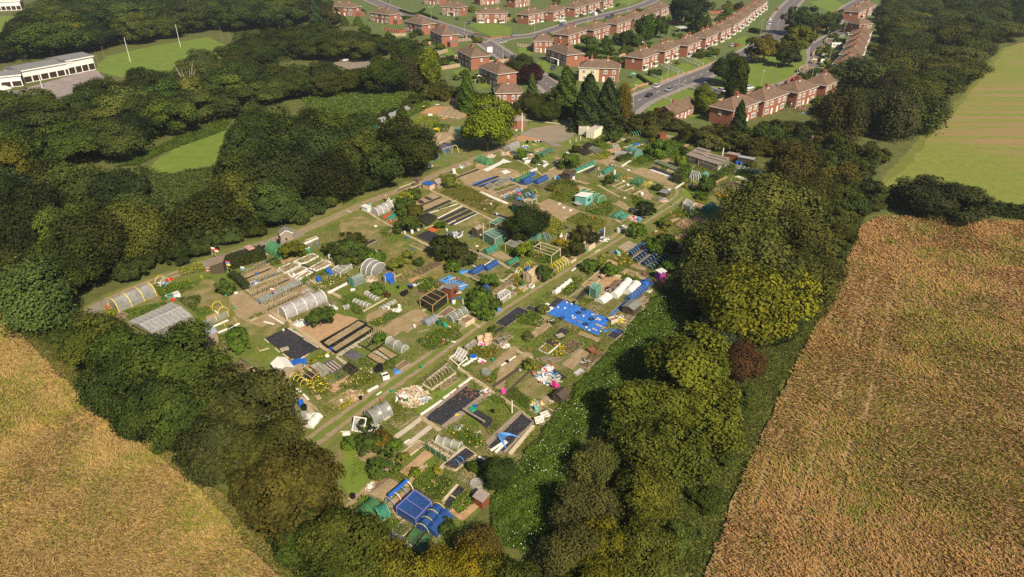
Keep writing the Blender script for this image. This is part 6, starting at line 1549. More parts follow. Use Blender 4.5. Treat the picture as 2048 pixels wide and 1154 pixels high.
hps(ql(610,890),ql(730,970),1.3,1.,4,_16, 'yellow hoops with black net below the white-roofed shed',r=.04);gsh([ql(600,880),ql(650,860),ql(760,940),ql(700,980)],_49, 'black net under yellow hoops',n=6,wr=.3)
cage([ql(1175,800),ql(1240,745),ql(1345,810),ql(1270,870)],.7,_49,_9, 'dark net cage right of the grey striped sheet')
gsh([ql(1160,640),ql(1270,560),ql(1400,640),ql(1290,700)],'grey_sheet', 'crumpled shiny grey sheet by the long beds',n=14,wr=.3);sheet('path',[ql(1330,515),ql(1365,510),ql(1385,545),ql(1340,550)],_57,.05);sheet('path',[ql(1080,650),ql(1110,640),ql(1230,720),ql(1200,740)],_57,.05)
veg([ql(1230,700),ql(1420,660),ql(1540,760),ql(1380,830)],VG,.6,'bushy greens between the dark net cage and split beds',40,.13);veg([ql(1620,700),ql(1760,690),ql(1790,780),ql(1650,800)],VG,.9,'dense leafy clump by the black compost bins',46,.14)
veg([ql(1080,820),ql(1200,800),ql(1240,870),ql(1110,950)],VB,.9,'silvery blue-green cabbage patch',46,.13);veg([ql(720,950),ql(900,900),ql(1060,1000),ql(1000,1130),ql(800,1100)],VO,1.1,'tall sprawling patch with yellow flowers by the earth heap',42,.14,(FY,60,.14))
veg([ql(1230,900),ql(1520,800),ql(1570,930),ql(1300,1040),ql(1080,1030)],VO,1.2,'tall bean patch with pale flowers beside the grass track',42,.14,((.7,.55,.2),40));veg([ql(560,900),ql(640,880),ql(700,1000),ql(600,960)],VD,.9,'dark greens left of the yellow hoops',40,.13)
pk(ql(560,965),ql(690,1050),.35,_20, 'stone edging below the yellow hoops',.2);pk(ql(720,1080),ql(780,1140),.3,_20, 'stone edging by the earth path corner',.2);pk(ql(1450,1050),ql(1570,985),.4,_20, 'pale stone edging beside the track under the beans',.25)
heap(qn(730,530),1.6,.7,(('earth',_29),('dry_stalks',_1)),'brown earth heap beside the track', 'earth_heap',14,1.);veg([qn(540,610),qn(700,580),qn(740,620),qn(580,700)],(.4,.3,.03),.5,'straw yellow dying plants beside the track',40,.13);veg([qn(360,670),qn(520,610),qn(560,680),qn(420,740)],VO,.9,'olive leafy clump at the corner of the earth path',40,.14)
compost(ql(1600,800),'taller black compost bin of the touching pair',s=1.3);compost(ql(1550,825),'shorter black compost bin of the touching pair',s=1.05)
bxt(ql(1655,890),(1.1,1,.8),.5,_0, 'white open box with black inside beside the track', 'tub', 'tub',None,_3);heap(ql(1505,815),.45,.6,(('legs',_0),),'overturned white garden chair by the compost bins', 'garden_chair',8,1.);heap(ql(1795,815),.7,.5,(('folds',_8),),'crumpled bright blue bag beside the track', 'bag',10,1.1)
bxt(ql(1850,765),(2.2,1.3,.6),AX,_2, 'wooden planter box by the crumpled blue bag', 'planter', 'planter')
tn(qh(370,385),qh(500,440),4.2,2.5,_40,3,_12, 'short fat clear polytunnel with open door in the middle',_11,_11,hr=.07,sag=.01,crops=VG)
bed([qh(255,215),qh(300,190),qh(370,235),qh(320,260)],_23,_4, 'small white-framed cold bed behind the fat polytunnel');veg([qh(150,260),qh(240,240),qh(290,290),qh(200,310)],VG,.4,'low green bed left of the fat polytunnel',40,.11)
glasshouse(qh(220,560),2.6,1.6,1.5,AX,'green_sheet', 'small green-framed glass shed with yellow corner boards',rise=.5);pk(qh(135,645),qh(195,640),.9,_0, 'white tray below the green-framed glass shed',.1,'tray', 'tray')
heap(qh(400,510),1.3,.8,((_39,_1),('crates',_2)),'board clutter at the door of the fat polytunnel',n=10)
t=thing('garden_bench', 'bright blue covered swing seat on the small mown lawn', 'bench',G(*qh(635,535)),.6);MB().box((0,0,.5),(1.8,.7,.15)).build('seat',_5,t);MB().box((0,.4,1.15),(1.8,.15,1.2)).build('backrest',_5,t)
MB().box((-1,0,.8),(.12,.9,1.6)).box((1,0,.8),(.12,.9,1.6)).build('side_panels',_1,t);br(qh(665,555),.5,.5,_5, 'round blue pool tub in front of the swing seat',name='tub',cat='tub')
grp([qh(560,590),qh(740,540),qh(870,600),qh(700,710),qh(620,690)],'lawn');
slp([qh(870,510),qh(1010,460),qh(1040,490),qh(900,560)],'red_earth');pk(qh(940,590),qh(1040,545),.8,_0, 'white panel lying beside the blue barrel',.12,'panel', 'panel');
br(qh(905,620),.42,.8,_3, 'black barrel with a blue lid',_5);br(qh(850,690),.4,.8,_3, 'black tub, upper right of a dark pair',name='tub',cat='tub');br(qh(812,715),.45,.9,_3, 'black tub, lower left of a dark pair',name='tub',cat='tub')
veg([qh(960,560),qh(1170,490),qh(1290,590),qh(1180,700),qh(1030,680)],VG,1.,'lush leafy patch left of the brown shed',42,.16,(FY,12))
gsh([qh(1260,525),qh(1400,450),qh(1655,580),qh(1560,650)],_8, 'light blue tarpaulin with a pale hose curve, behind the brown shed')
t=thing('hose', 'pale hose curving across the light blue tarpaulin', 'hose',G(*qh(1500,560)));pp=[G(*qh(x,y))-t.location+Vector((0,0,.22)) for x,y in ((1480,490),(1420,515),(1400,545),(1430,585),(1490,605),(1560,600),(1620,575))];MB().tube(smooth_line(pp,5),.09,6).build('hose_run',_1,t)
for i,(x,y) in enumerate(((1340,520),(1390,540),(1500,545),(1530,560),(1595,575))):pk(qh(x,y),qh(x+40,y-18),.3,_9,ORD[i] + ' dark board from the left on the light blue tarpaulin',.1,'board', 'board',z=.2)
shed(qh(1425,720),1.9,2.2,2.1,AX-PI/2 + .06,_37,_50, 'red-brown garden shed with lit window beside the light blue tarpaulin', 'pent',_37,True,rise=.25)
heap(qh(1310,640),.9,1.,((_39,_1),('scrap',_17)),'pale scrap heap behind the red-brown shed',n=10);br(qh(1455,815),.4,1.,_0, 'white barrel with a blue lid in front of the brown shed',_5);pk(qh(1485,720),qh(1555,705),.8,_1, 'pale table top beside the brown shed',.1,'table', 'table',z=.7);br(qh(1530,755),.25,.4,_5, 'small blue bucket under the pale table top',name=_30,cat=_30)
pole(*qh(1575,825),1.2,.09,_4, 'short white post right of the white barrel', 'post', 'post')
cage([qh(1030,850),qh(1230,730),qh(1380,800),qh(1190,945)],1.8,_49,_32, 'large dark net fruit cage with orange timber frame',bars=2,r=.05,crops=VD)
bed([qh(1230,980),qh(1400,860),qh(1480,900),qh(1340,990)],_23,_1, 'dark soil bed with pale boards below the fruit cage')
tn(qh(1400,1040),qh(1590,930),2.,1.3,_42,4,_12, 'grey-green mesh tunnel full of cabbages beside the dark bed',crops=VB,ends=True);tn(qh(1080,1090),qh(1220,1020),1.7,1.1,_40,4,_21, 'small clear tunnel with pale blue hoops',crops=VO)
bxt(qh(1620,1060),(2.4,1.8,.9),AX,_1, 'pallet-sided bin full of tools beside the track', 'pallet_bin', 'bin');heap(qh(1560,1040),.8,1.,(('sticks',_1),('cans',_8),('weeds',_24)),'tool and can clutter by the pallet bin',n=6);br(qh(1275,1090),.4,1.,_24, 'dark green barrel below the small clear tunnel');br(qh(1350,1110),.42,.8,_13, 'dull green tub right of the dark green barrel',name='tub',cat='tub')
for i,(x,y,x2,y2,lb) in enumerate(((345,690,480,770,'small glass cloche row above the green tunnel pair'),(190,790,370,850,'big glass cloche row among leafy greens'),(530,890,700,800,'glass cloche row beside white bag row'))):tn(qh(x,y),qh(x2,y2),1.1,.6,_34,5,_12,lb,'cloche_row', 'cloche',crops=VB)
heap(qh(735,895),1.,.5,(('bags',_0),),'row of white bags beside the cloches',_51,10,1.);tn(qh(45,880),qh(110,860),1.,.7,_40,2,_12, 'tiny clear cloche at the earth path')
slp([qh(330,960),qh(600,850),qh(650,900),qh(360,1060)]);slp([qh(490,1150),qh(960,880),qh(1150,970),qh(760,1200),(790,672)],'soil');slp([qh(740,1150),qh(1010,1000),qh(1050,1080),qh(860,1190)],'soil')
veg([qh(370,1080),qh(680,930),qh(800,950),qh(500,1120)],VG,.7,'long hedge-like green row between two bare plots',44,.14,(FY,8));veg([qh(0,740),qh(180,680),qh(380,760),qh(180,860),qh(40,880)],VG,.5,'leafy greens round the big glass cloche row',36,.13);veg([qh(120,870),qh(260,850),qh(300,970),qh(180,950)],VD,.6,'dark greens below the big glass cloche row',36,.13)
veg([qh(590,860),qh(740,820),qh(780,850),qh(620,920)],VG,.5,'green row above the white bag row',40,.12);bush(qh(480,620),14,.9,VG,'round leafy bush left of the mown lawn');bush(qh(600,690),7,1.2,(.1,.05,.03),'small dark red bush at the corner of the mown lawn')
path([qh(330,640),qh(600,740),qh(760,840),qh(930,900)],1.2,'track_grass',.2);pk(qh(300,920),qh(600,750),.4,_1, 'long plank path under the cloches',.06)
grp([qh(550,60),qh(1100,160),qh(1600,330),qh(1260,500),qh(700,440),qh(600,250)],'dry_grass');slp([qh(600,90),qh(760,20),qh(870,50),qh(650,150)],_19)
for i,(x,y,r_,c) in enumerate(((60,180,22,VD),(200,90,22,(.07,.075,.025)),(320,170,18,VD),(460,200,20,VG),(1400,90,32,(.045,.055,.018)),(1540,170,30,(.045,.055,.02)),(1010,270,12,VD),(1440,340,16,VG),(700,300,18,VO),(860,200,16,VO))):bush(qh(x,y),r_,.75,c,['dark bush left of the fat polytunnel', 'olive bush above the fat polytunnel', 'dark bush behind the white-framed cold bed', 'green bush right of the fat polytunnel roof', 'large dark bush below the big black sheet plot', 'large dark bush left of the small green tunnel', 'small dark bush in the dry grass plot', 'green bush above the light blue tarpaulin', 'olive bush in the dry grass, left one', 'olive bush in the dry grass, upper one'][i])
for i,(x,y) in enumerate(((690,490),(840,450),(905,470),(810,520),(975,420),(1035,460))):pole(*qh(x,y),1.3,.07,_32 if i%2 else _2,ORD[i] + ' stake from the left in the stake group above the red soil', 'stake', 'stake',group='stakes')
tn(qf(445,580),qf(640,490),2.6,1.9,_53,4,_12, 'clear ribbed polytunnel beside the upper track',_11,_11,hr=.06,sag=.01)
t=shed(qf(340,520),1.2,2.2,1.1,AX,_0,_0, 'white and pale blue panel locker left of the ribbed polytunnel', 'flat',None,False,'locker', 'locker');br(qf(385,480),.4,.9,_14, 'teal tub behind the white locker',name='tub',cat='tub')
gsh([qf(590,620),qf(690,540),qf(750,570),qf(650,650)],'green_sheet', 'teal green sheet beside the ribbed polytunnel',n=8);gsh([qf(540,600),qf(640,555),qf(680,570),qf(570,630)],'red_sheet', 'red sheet under the teal green sheet',z=.05,n=6);heap(qf(640,660),.8,.4,(('bits', 'red_sheet'),('pots',_14)),'red and teal bits at the teal sheet',n=6,el=.9)
heap(qf(640,400),1.,.8,((_39,_0),('bags',_3)),'white and black clutter at the back of the ribbed polytunnel',n=9);person(qf(590,405),'person in a dark red top with light hair beside the upper track', 'stand', 'cloth_red',_38,_0,1.)
bush(qf(870,670),24,.85,(.06,.085,.02),'round smooth green bush left of the black net frame');bush(qf(960,510),17,.9,(.09,.085,.02),'yellow-flecked bush behind the round green bush');bush(qf(860,420),18,.9,VD,'dark shrub under the timber rails');bush(qf(800,490),16,.9,VD,'trained dark shrub in wires beside the polytunnel')
cage([qf(985,640),qf(1120,575),qf(1245,625),qf(1120,730)],.7,_49,_9, 'black net frame right of the round green bush')
br(qf(925,815),.35,1.1,_0, 'white barrel, left of three beside the black sheet',_0);br(qf(967,790),.35,1.1,_3, 'black barrel, middle of three beside the black sheet');br(qf(1000,775),.35,1.1,_0, 'white barrel, right of three beside the black sheet',_0);br(qf(1040,740),.4,.9,_3, 'dark tub behind the three barrels',name='tub',cat='tub')
gsh([qf(960,850),qf(1130,770),qf(1390,900),qf(1280,1000)],_6, 'wide black sheet below the orange tarpaulin');heap(qf(1210,760),1.3,.7,(('folds', 'orange_sheet'),),'crumpled bright orange tarpaulin', 'tarpaulin',14,2.2);heap(qf(1200,920),.5,.2,((_39,_1),),'pale board bits on the wide black sheet',n=4,el=.8)
heap(qf(1470,830),2.,.6,(('rubbish',_0),('hoses',_8),(_39,_9)),'blue and white rubbish heap right of the orange tarpaulin',n=12,el=1.6)
slp([qf(930,410),qf(1180,290),qf(1890,620),qf(1700,750),qf(1380,700),qf(1040,520)],_19);slp([qf(940,420),qf(1190,290),qf(1420,400),qf(1060,540)],'soil')
for i,(a,b,w) in enumerate((((1010,470),(1295,350),.7),((1070,545),(1415,395),1.1),((1275,645),(1605,490),1.2),((1345,675),(1680,520),1.2),((1400,710),(1755,555),1.2))):pk(qf(*a),qf(*b),w,_6,ORD[i] + ' black weed-sheet strip from the back in the striped plot',.05,'sheet_strip', 'sheet strip')
for i,(a,b) in enumerate((((1100,570),(1500,440)),((1250,625),(1560,465)),((1385,700),(1480,650)),((1460,705),(1770,560)))):pk(qf(*a),qf(*b),.22,_4,ORD[i] + ' thin white board from the left in the striped plot',.12)
pk(qf(1010,395),qf(1060,430),1.2,_6, 'short black sheet piece at the top of the striped plot',.05,'sheet_strip', 'sheet strip');pk(qf(1090,350),qf(1170,385),1.,_6, 'second short black sheet piece at the top of the striped plot',.05,'sheet_strip', 'sheet strip');veg([qf(1240,500),qf(1400,430),qf(1450,450),qf(1290,530)],VG,.5,'bright green row among the black strips',44,.12)
pk(qf(765,290),qf(995,205),.18,_1, 'upper pale rail on posts by the upper sheds',.12,'rail', 'rail',z=1.4);pk(qf(910,285),qf(1045,235),.18,_1, 'lower pale rail on posts by the upper sheds',.12,'rail', 'rail',z=1.2)
bush(qf(830,330),14,.8,VY,'yellow-green bush below the pale rails');bush(qf(960,300),14,.8,VD,'dark bush below the lower pale rail')
shed(qf(1005,210),2.2,1.6,2.,AX-PI/2,_45, 'roof_tile', 'small grey-brown shed, left of three by the upper track', 'flat',None,False);shed(qf(1140,235),2.,2.6,1.4,AX,'brick_tan',_5, 'low locker with blue patched roof between two sheds', 'flat',None,False,'locker', 'locker');shed(qf(1250,220),2.6,2.4,1.6,AX-PI/2,_2,_35, 'brown-roofed shed, right of three by the upper track', 'gable',None,True)
grp([qf(1250,280),qf(1480,130),qf(1760,260),qf(2048,430),qf(1960,600),qf(1700,500)],'dry_grass');veg([qf(1280,290),qf(1500,170),qf(1800,300),qf(2040,440),qf(1950,590),qf(1700,480)],(.12,.13,.025),.9,'tall unmown grass plot right of the brown-roofed shed',40,.12,name='tall_grass',cat='grass');bush(qf(1400,130),18,.8,VO,'bush at the top of the unmown grass plot')
slp([qf(0,640),qf(250,590),qf(500,640),qf(620,710),qf(300,920),qf(0,800)],_19);veg([qf(500,790),qf(640,730),qf(700,800),qf(580,880)],VG,.8,'leek and greens clump in the weedy plot',40,.12)
shed(qf(1755,840),1.5,1.9,2.,AX-PI/2 + .1,_9,_2, 'narrow dark wooden hut left of the green net cage', 'gable',None,False);pole(*qf(1835,790),2.2,.08,_4, 'leaning white post right of the narrow dark hut', 'post', 'post')
bed([qf(1640,975),qf(1800,905),qf(1910,980),qf(1740,1060)],_19,_2, 'lettuce bed left of the small teal tunnel',crops=VY,ch=.3)
tn(qf(1860,1075),qf(1985,1015),1.6,1.2,_41,3,_14, 'small teal net tunnel right of the lettuce bed');slp([qi(520,320),qi(640,270),qi(830,370),qi(700,400)],'soil')
t=thing('metal_fence', 'grey corrugated metal fence behind the upper left plots', 'fence',G(*qa(250,425)));b=G(*qa(690,225))-t.location
n=12
for i in range(n):
 p,q=b*(i/n),b*((i + .96)/n);h=1.9+ruf(-.15,.25);MB().beam(p+Vector((0,0,h/2)),q+Vector((0,0,h/2)),.06,h).build('panel', 'corrugated',t)
sheet('bare_earth',[qa(795,262),qa(860,215),qa(950,185),qa(1110,190),(912,212),qa(1340,225),qa(1330,300),qa(1270,320),qa(990,285)],'red_earth',.3)
for i in range(4):
 x=1000+i*66;bed([qa(x+8,292+i*9),qa(x+92,196+i*3),qa(x+140,206+i*3),qa(x+54,300+i*9)],'soil',_2,['leftmost of four long brown beds on red earth', 'second from left of four long beds on red earth', 'third from left of four long beds on red earth', 'rightmost of four long brown beds on red earth'][i],.4);pk(qa(x+6,296+i*9),qa(x+52,304+i*9),.3,_1,['leftmost pale end board of the four red earth beds', 'second pale end board of the four red earth beds', 'third pale end board of the four red earth beds', 'rightmost pale end board of the four red earth beds'][i],.5)
br(qa(838,225),.5,1.2,_3, 'black barrel with yellow lid on the red earth',_36);heap(qa(995,165),.9,.7,(('bags',_0),('tools',_3)),'white bag clutter under the dark upper fence',n=6);bxt(qa(910,292),(1.6,.8,.6),.3,_0, 'white box with a blue mark on the upper plot', 'crate', 'crate',None,_5)
tn(qa(1490,245),qa(1570,215),3.,2.4,_40,3,_17, 'grey dome greenhouse behind the bright green round tree',_11,_11)
heap(qa(1070,325),.6,.5,(('cloth',_28),('bits',_0)),'orange cloth heap below the long red earth beds',n=6,el=.9);pk(qa(920,360),qa(970,330),.6,'green_sheet', 'green sheet piece on the upper plot',.1,_55,_55);pk(qa(800,400),qa(870,385),1.,_22, 'pale green cover on the upper plot',.3,'cover', 'cover')
veg([qa(700,380),qa(820,300),qa(1020,310),qa(1000,400),qa(840,430)],VY,.7,'yellow-green weeds left of the orange cloth heap',30,.16);veg([qa(930,440),qa(1000,390),qa(1150,400),qa(1120,480),qa(1050,480)],VD,.7,'green rows above the brown boards',34,.15);veg([qa(280,430),qa(520,330),qa(560,420),qa(380,500)],VG,.7,'leafy greens at the corrugated fence',30,.16);bush(qa(990,400),6,.9,VG,'small bush on the upper plot')
t=thing('flower_clump', 'clump of yellow sunflowers on the upper plot', 'flowers',G(*qa(990,480)));Q=rng.normal(0,.5,(60,3));Q[:,2] = .6 + .8*rng.random(60);link('flower_heads',lfm('flower_heads',Q,rng.normal(0,.3,(60,3))+[0,-.5,1],.18,np.full(60,.5),.9),t,None,FY);Q=rng.normal(0,.5,(160,3));Q[:,2]=1.2*rng.random(160);link('foliage',lfm('foliage',Q,rng.normal(size=(160,3)),.14,rng.random(160)),t,None,VG)
for i,(a,b_,c,d) in enumerate((((1050,470),(1090,400),(1130,410),(1100,480)),((1120,480),(1150,425),(1200,435),(1180,490)),((880,580),(1000,510),(1040,520),(910,600)),((900,620),(1080,530),(1150,540),(960,640)))):bed([qa(*a),qa(*b_),qa(*c),qa(*d)],'soil',_1,['narrow board-edged bed left of the teal cover', 'narrow board-edged bed touching the teal cover', 'pale-boarded bed above the blue hoops, back one', 'pale-boarded bed above the blue hoops, front one'][i])
bxt(qa(1245,475),(2.4,2.2,1.3),.8,_22, 'pale teal covered bin left of the bright green tree', 'covered_bin', 'bin',None,_22)
slp([qa(860,600),qa(1000,480),qa(1240,500),qa(1260,560),qa(900,660)],'soil');gsh([qa(900,680),qa(1080,600),qa(1250,620),qa(1150,700)],'grey_sheet', 'dark grey sheet behind the blue hoops',n=8,wr=.05)
for i,(a,b_) in enumerate((((1060,605),(1200,650)),((1140,575),(1250,615)))):pk(qa(*a),qa(*b_),.9,_6,['lower black strip behind the blue hoops', 'upper black strip behind the blue hoops'][i],.05,'sheet_strip', 'sheet strip')
hps(qa(900,800),qa(1200,705),2.8,2.1,5,[_21,_21,_21,_21,_16],'row of tall blue hoops with one yellow beside the dark tree',r=.08,ridge=True)
for i,(x,y,m) in enumerate(((285,440,_5),(305,440,_13),(330,430,_0))):br(qa(x,y),.4,1.,m,['blue tub at the end of the corrugated fence', 'green tub at the end of the corrugated fence', 'white tub at the end of the corrugated fence'][i],name='tub',cat='tub')
heap(qa(900,870),1.2,.6,(('scrap',_1),('bags',_0)),'scrap heap where the upper plot meets the track',n=9);heap(qa(1340,850),1.2,.9,((_39,_2),('bricks', 'brick_tan')),'brown timber stack beside the upper track', 'timber_stack',10)
slp([qa(380,560),qa(400,500),qa(480,490),qa(500,540)],_29);pk(qa(370,520),qa(490,490),.3,_1, 'pale boards behind the tall dark tree')
shed(qa(1900,425),3.6,5,2.6,AX + .7,'brick',_35, 'red-walled allotment hut beside the bright green tree', 'pent',_4,False,'allotment_hut', 'hut',rise=.5);pole(*qa(1957,478),6.2,.16,_10, 'tall white post at the allotment hut', 'white_post', 'post');heap(qa(1890,460),.4,.8,(('slats',_0),),'white plastic chair at the hut wall', 'garden_chair',6,.8)
for i,(x0,y0,x1,y1,lb) in enumerate(((1055,325,1195,243,'cream shipping container, left of the pair by the car park'),(1152,368,1300,282,'cream shipping container, right of the pair by the car park'))):
 a,bb=G(*qb(x0,y0)),G(*qb(x1,y1));d=bb-a;d.normalize();t=thing('shipping_container',lb,'container',a,math.atan2(d.y,d.x),'cream shipping containers');L_,w_,h_=8.,2.6,2.7
 mb=MB();n=34;prof=[(L_*k/n,(w_/2-(.05 if k%2 else 0))) for k in range(n+1)];ring=[(x,-y) for x,y in prof]+[(x,y) for x,y in prof[::-1]]
 mb.prism(ring,.12,h_);mb.build('body', 'cream_steel',t) if 'cream_steel' in MATS else mb.build('body',mat('cream_steel',(.62,.6,.44),.6,scale=1.5,col2=(.7,.69,.55)),t)
 MB().box((L_/2,0,h_ + .03),(L_ + .02,w_ + .02,.06)).build('roof', mat('container_roof', (.38,.33,.3),.8,scale=1,col2=(.5,.46,.42)),t)
 f=MB()
 for x in (0,L_):
  for y in (-w_/2,w_/2):f.box((x,y,h_/2),(.16,.16,h_))
 f.build('corner_posts', 'cream_steel',t)
 for y in (-.6,.6):
  dd=MB().box((-.05,y,1.35),(.06,1.1,2.3)).build('door', 'cream_steel',t);MB().bar((-.11,y * .5,.3),(-.11,y * .5,2.4),.03,5).bar((-.11,y*1.4,.3),(-.11,y*1.4,2.4),.03,5).build('lock_bars',_17,dd)
t=thing('metal_gate', 'dark blue-grey site gate with notices at the back of the car park', 'gate',G(*qb(862,168)));bb=G(*qb(985,180))-t.location
for k in (0,.5):MB().beam(bb*k+Vector((0,0,1.1)),bb*(k + .47)+Vector((0,0,1.1)),.06,2.).build('leaf', mat('gate_blue', (.05,.06,.08),.6),t)
MB().box((0,0,1.2),(.16,.16,2.4)).box(tuple(bb+Vector((0,0,1.2))),(.16,.16,2.4)).build('posts', 'gate_blue',t)
for k,z in ((.12,1.7),(.35,1.5),(.3,.7)):MB().beam(bb*k+Vector((.0,-.1,z)),bb*(k + .1)+Vector((0,-.1,z)),.02,.4).build('notice',_10,t)
pk(qb(290,128),qb(760,180),.3,_1, 'long pale kerb beam behind the car park',.35,'kerb_beam', 'beam')
for i,(x,y) in enumerate(((895,432),(972,410),(1030,382))):pole(*qb(x,y),1.3,.12,_0,['leftmost', 'middle', 'rightmost'][i] + ' white marker post on the car park grass', 'marker_post', 'post',group='white marker posts')
grp([qb(740,430),qb(960,330),qb(1130,380),qb(1200,430),qb(900,520)],'track_grass');bush(qb(975,490),10,.9,(.05,.045,.02),'dark brown bush below the white marker posts');bush(qb(1440,330),18,.7,VD,'dark bramble bush right of the cream containers');bush(qb(1260,410),10,.7,VG,'green bush before the right cream container')
tn(qb(95,530),qb(215,470),2.4,1.9,_40,3,_17, 'small grey clear tunnel beside the red earth',_11,_11);tn(qi(0,0) if False else qa(1470,810),qa(1590,850),3,1.9,'polythene_green',3,_13, 'green net tunnel at the upper track bend',_11,_11)
heap(qb(325,475),1.6,.7,(('pool',_5),('ring',_36),(_55,_0)),'blue paddling pool and toys beside the grey clear tunnel', 'pool_heap',7,1.6);br(qb(350,430),.4,1.,_3, 'black bin beside the car park grass edge');heap(qb(470,410),1.4,.5,(('sheets',_3),('bags',_0)),'black and white sheet heap near the car park',n=8,el=1.6);heap(qb(455,450),1.,.2,(('slabs', 'brick_tan'),),'pinkish slab stack near the car park', 'slab_stack',8,1.2)
heap(qb(60,570),1.4,.8,((_39,_1),('bags',_0)),'pale board heap before the grey clear tunnel',n=10);heap(qb(110,560),.8,.7,(('tubs',_28),('bags',_0)),'orange and white tub heap at the grey clear tunnel',n=5)
heap(qa(1600,760),1.5,.8,((_39,_1),('bags',_0)),'pale heap behind the green net tunnel',n=10);slp([qa(1440,830),qa(1600,870),qa(1500,920),qa(1430,880)],_29);br(qa(1182,950),.5,1.3,_0, 'large white water tank near the upper track',_0);heap(qa(1270,880),1.,.5,(('bags',_0),('pots',_13)),'white bags beside the large white tank',n=7)
grp([qb(240,420),qb(420,390),qb(700,500),qb(420,590),qb(300,600)],'lawn');grp([qb(480,590),qb(690,520),qb(900,590),qb(640,680)],'lawn');slp([qb(440,500),qb(580,475),qb(560,520),qb(440,550)],'soil')
cage([qb(460,590),qb(640,495),qb(690,520),qb(510,610)],.5,_41,_2, 'long low teal net cover on the upper grass',bars=3,r=.03)
bxt(qb(340,670),(2.,2.,1.),.4,_0, 'white octagonal planter with blue middle', 'planter', 'planter',None,_24);bush(qb(280,560),10,1.3,VG,'leafy tall beans left of the white octagonal planter');bush(qb(480,620),11,.9,VD,'dark bush right of the white octagonal planter')
for i,(px,lb) in enumerate((([qb(450,690),qb(550,645),qb(610,665),qb(500,715)],'white sheet, upper of two among the upper greens'),([qb(540,715),qb(600,675),qb(635,690),qb(570,740)],'white sheet, lower of two among the upper greens'),([qb(380,780),qb(470,740),qb(490,765),qb(410,805)],'white sheet beside the cross path'),([qb(0,790),qb(80,765),qb(140,800),qb(60,825)],'white sheet at the left of the upper blue hoops'),([qb(0,660),qb(40,625),qb(150,670),qb(30,690)],'long white sheet behind the upper blue hoops'),([qa(1510,910),qa(1720,810),qa(1760,830),qa(1560,930)],'long white sheet below the green net tunnel'))):gsh(px,'fleece',lb,n=8,wr=.12)
br(qb(865,585),.5,1.,_0, 'round white compost bag beside the upper track curve',name='compost_bag',cat='bag');bush(qb(900,640),20,.9,VG,'tall green bush by the upper track curve');veg([qb(780,700),qb(900,580),qb(1030,600),qb(1000,700),qb(850,730)],VO,.9,'overgrown greens by the upper track curve',36,.15);heap(qb(750,680),1.,.6,(('sheets',_3),('bags',_0)),'black sheet and white bags right of the upper lawn',n=7)
slp([qb(510,835),qb(720,735),qb(950,775),qb(860,830),qb(640,895)]);pk(qb(620,775),qb(715,735),.25,_1, 'pale board behind the upper bare plot')
tn(qb(950,800),qb(1190,690),1.5,.9,_41,6,_14, 'long bright teal net tunnel beside the upper track curve');gsh([qb(1050,810),qb(1200,730),qb(1260,740),qb(1120,815)],_6, 'black bed with a white edge beside the bright teal tunnel',n=10);pk(qb(985,808),qb(1195,718),.3,_4, 'white board between teal tunnel and black bed',.3)
shed(qb(875,880),2.4,2.4,1.9,AX,_9,_9, 'low dark brown shed between blue barrels', 'gable',None,False);br(qb(700,890),.35,1.,_14, 'pale green barrel left of the low dark shed');br(qb(748,885),.42,.9,_5, 'blue round tub left of the low dark shed',name='tub',cat='tub');br(qb(937,895),.4,1.1,_0, 'white barrel right of the low dark shed',_5)
for i,(px,h,lb) in enumerate((([qb(1060,490),qb(1120,440),qb(1180,470),qb(1110,510)],.9,'dark blue net cage by the upper track'),([qb(1110,500),qb(1190,470),qb(1330,540),qb(1230,570)],.4,'wide grey-green flat net by the upper track'),([qb(985,540),qb(1080,500),qb(1170,560),qb(1080,590)],.5,'dark netted bed closest to the upper track curve'))):cage(px,h,_49 if i != 1 else _42,_9,lb,bars=2,r=.03,crops=VD)
veg([qb(1160,600),qb(1300,540),qb(1400,560),qb(1390,630),qb(1220,650)],VY,.6,'yellow flowering plants above the upper soil plot',36,.14,(FY,20));slp([qb(1245,660),qb(1440,575),qb(1570,605),qb(1400,730)])
tn(qb(1480,575),qb(1680,600),2.2,1.5,_40,3,_17, 'clear grey tunnel beside the teal dome',_11,_11);tn(qb(1660,540),qb(1770,600),3.,2.2,_22,3,_14, 'pale teal dome tunnel at the upper right plots',_11,_11)
hedge([qb(1500,660),qb(1660,610)],1.6,1.3,VD,'dark clipped row below the clear grey tunnel',40,.14);pk(qb(1560,725),qb(1670,655),.5,_4, 'white board below the dark clipped row',.3);heap(qb(1440,710),1.,.5,(('pots',_3),('lids',_0)),'black pot clutter beside the upper soil plot',n=8,el=1.);pk(qb(1710,450),qb(1780,435),1.2,'blue_tarp', 'small blue sheet in the upper right plots',.2,_55,_55);pk(qb(1720,480),qb(1830,440),.4,_1, 'pale board below the small blue sheet')
tn(qb(1430,495),qb(1500,470),1.4,.9,_42,4,_12, 'small ribbed net tunnel in the upper right plots',crops=VG);slp([qb(1350,510),qb(1540,470),qb(1560,540),qb(1430,560)],_29);pk(qb(1570,490),qb(1700,450),.5,_1, 'long pale board behind the teal dome');heap(qb(1610,300),.7,.9,(('cloths',_28),),'orange cloth on the scrub edge',n=5,el=1.1);pk(qb(1800,410),qb(1890,385),1.4,_24, 'dark green sheet at the top right plots',.2,_55,_55);pk(qb(1870,430),qb(1950,390),1.4,_6, 'black sheet at the top right plots',.2,_55,_55)
hps(qb(1680,340),qb(1770,320),2.2,1.5,4,_14, 'blue-green hoop frame under the scrub edge',r=.05);veg([qb(1900,500),qb(2040,400),qb(2048,640),qb(1800,700),qb(1720,660)],VG,1.2,'tall green bean thicket right of the teal dome',36,.16)
slp([qb(1650,795),qb(1785,735),qc(500,860),qc(440,950),qc(430,975),qb(1900,880)])
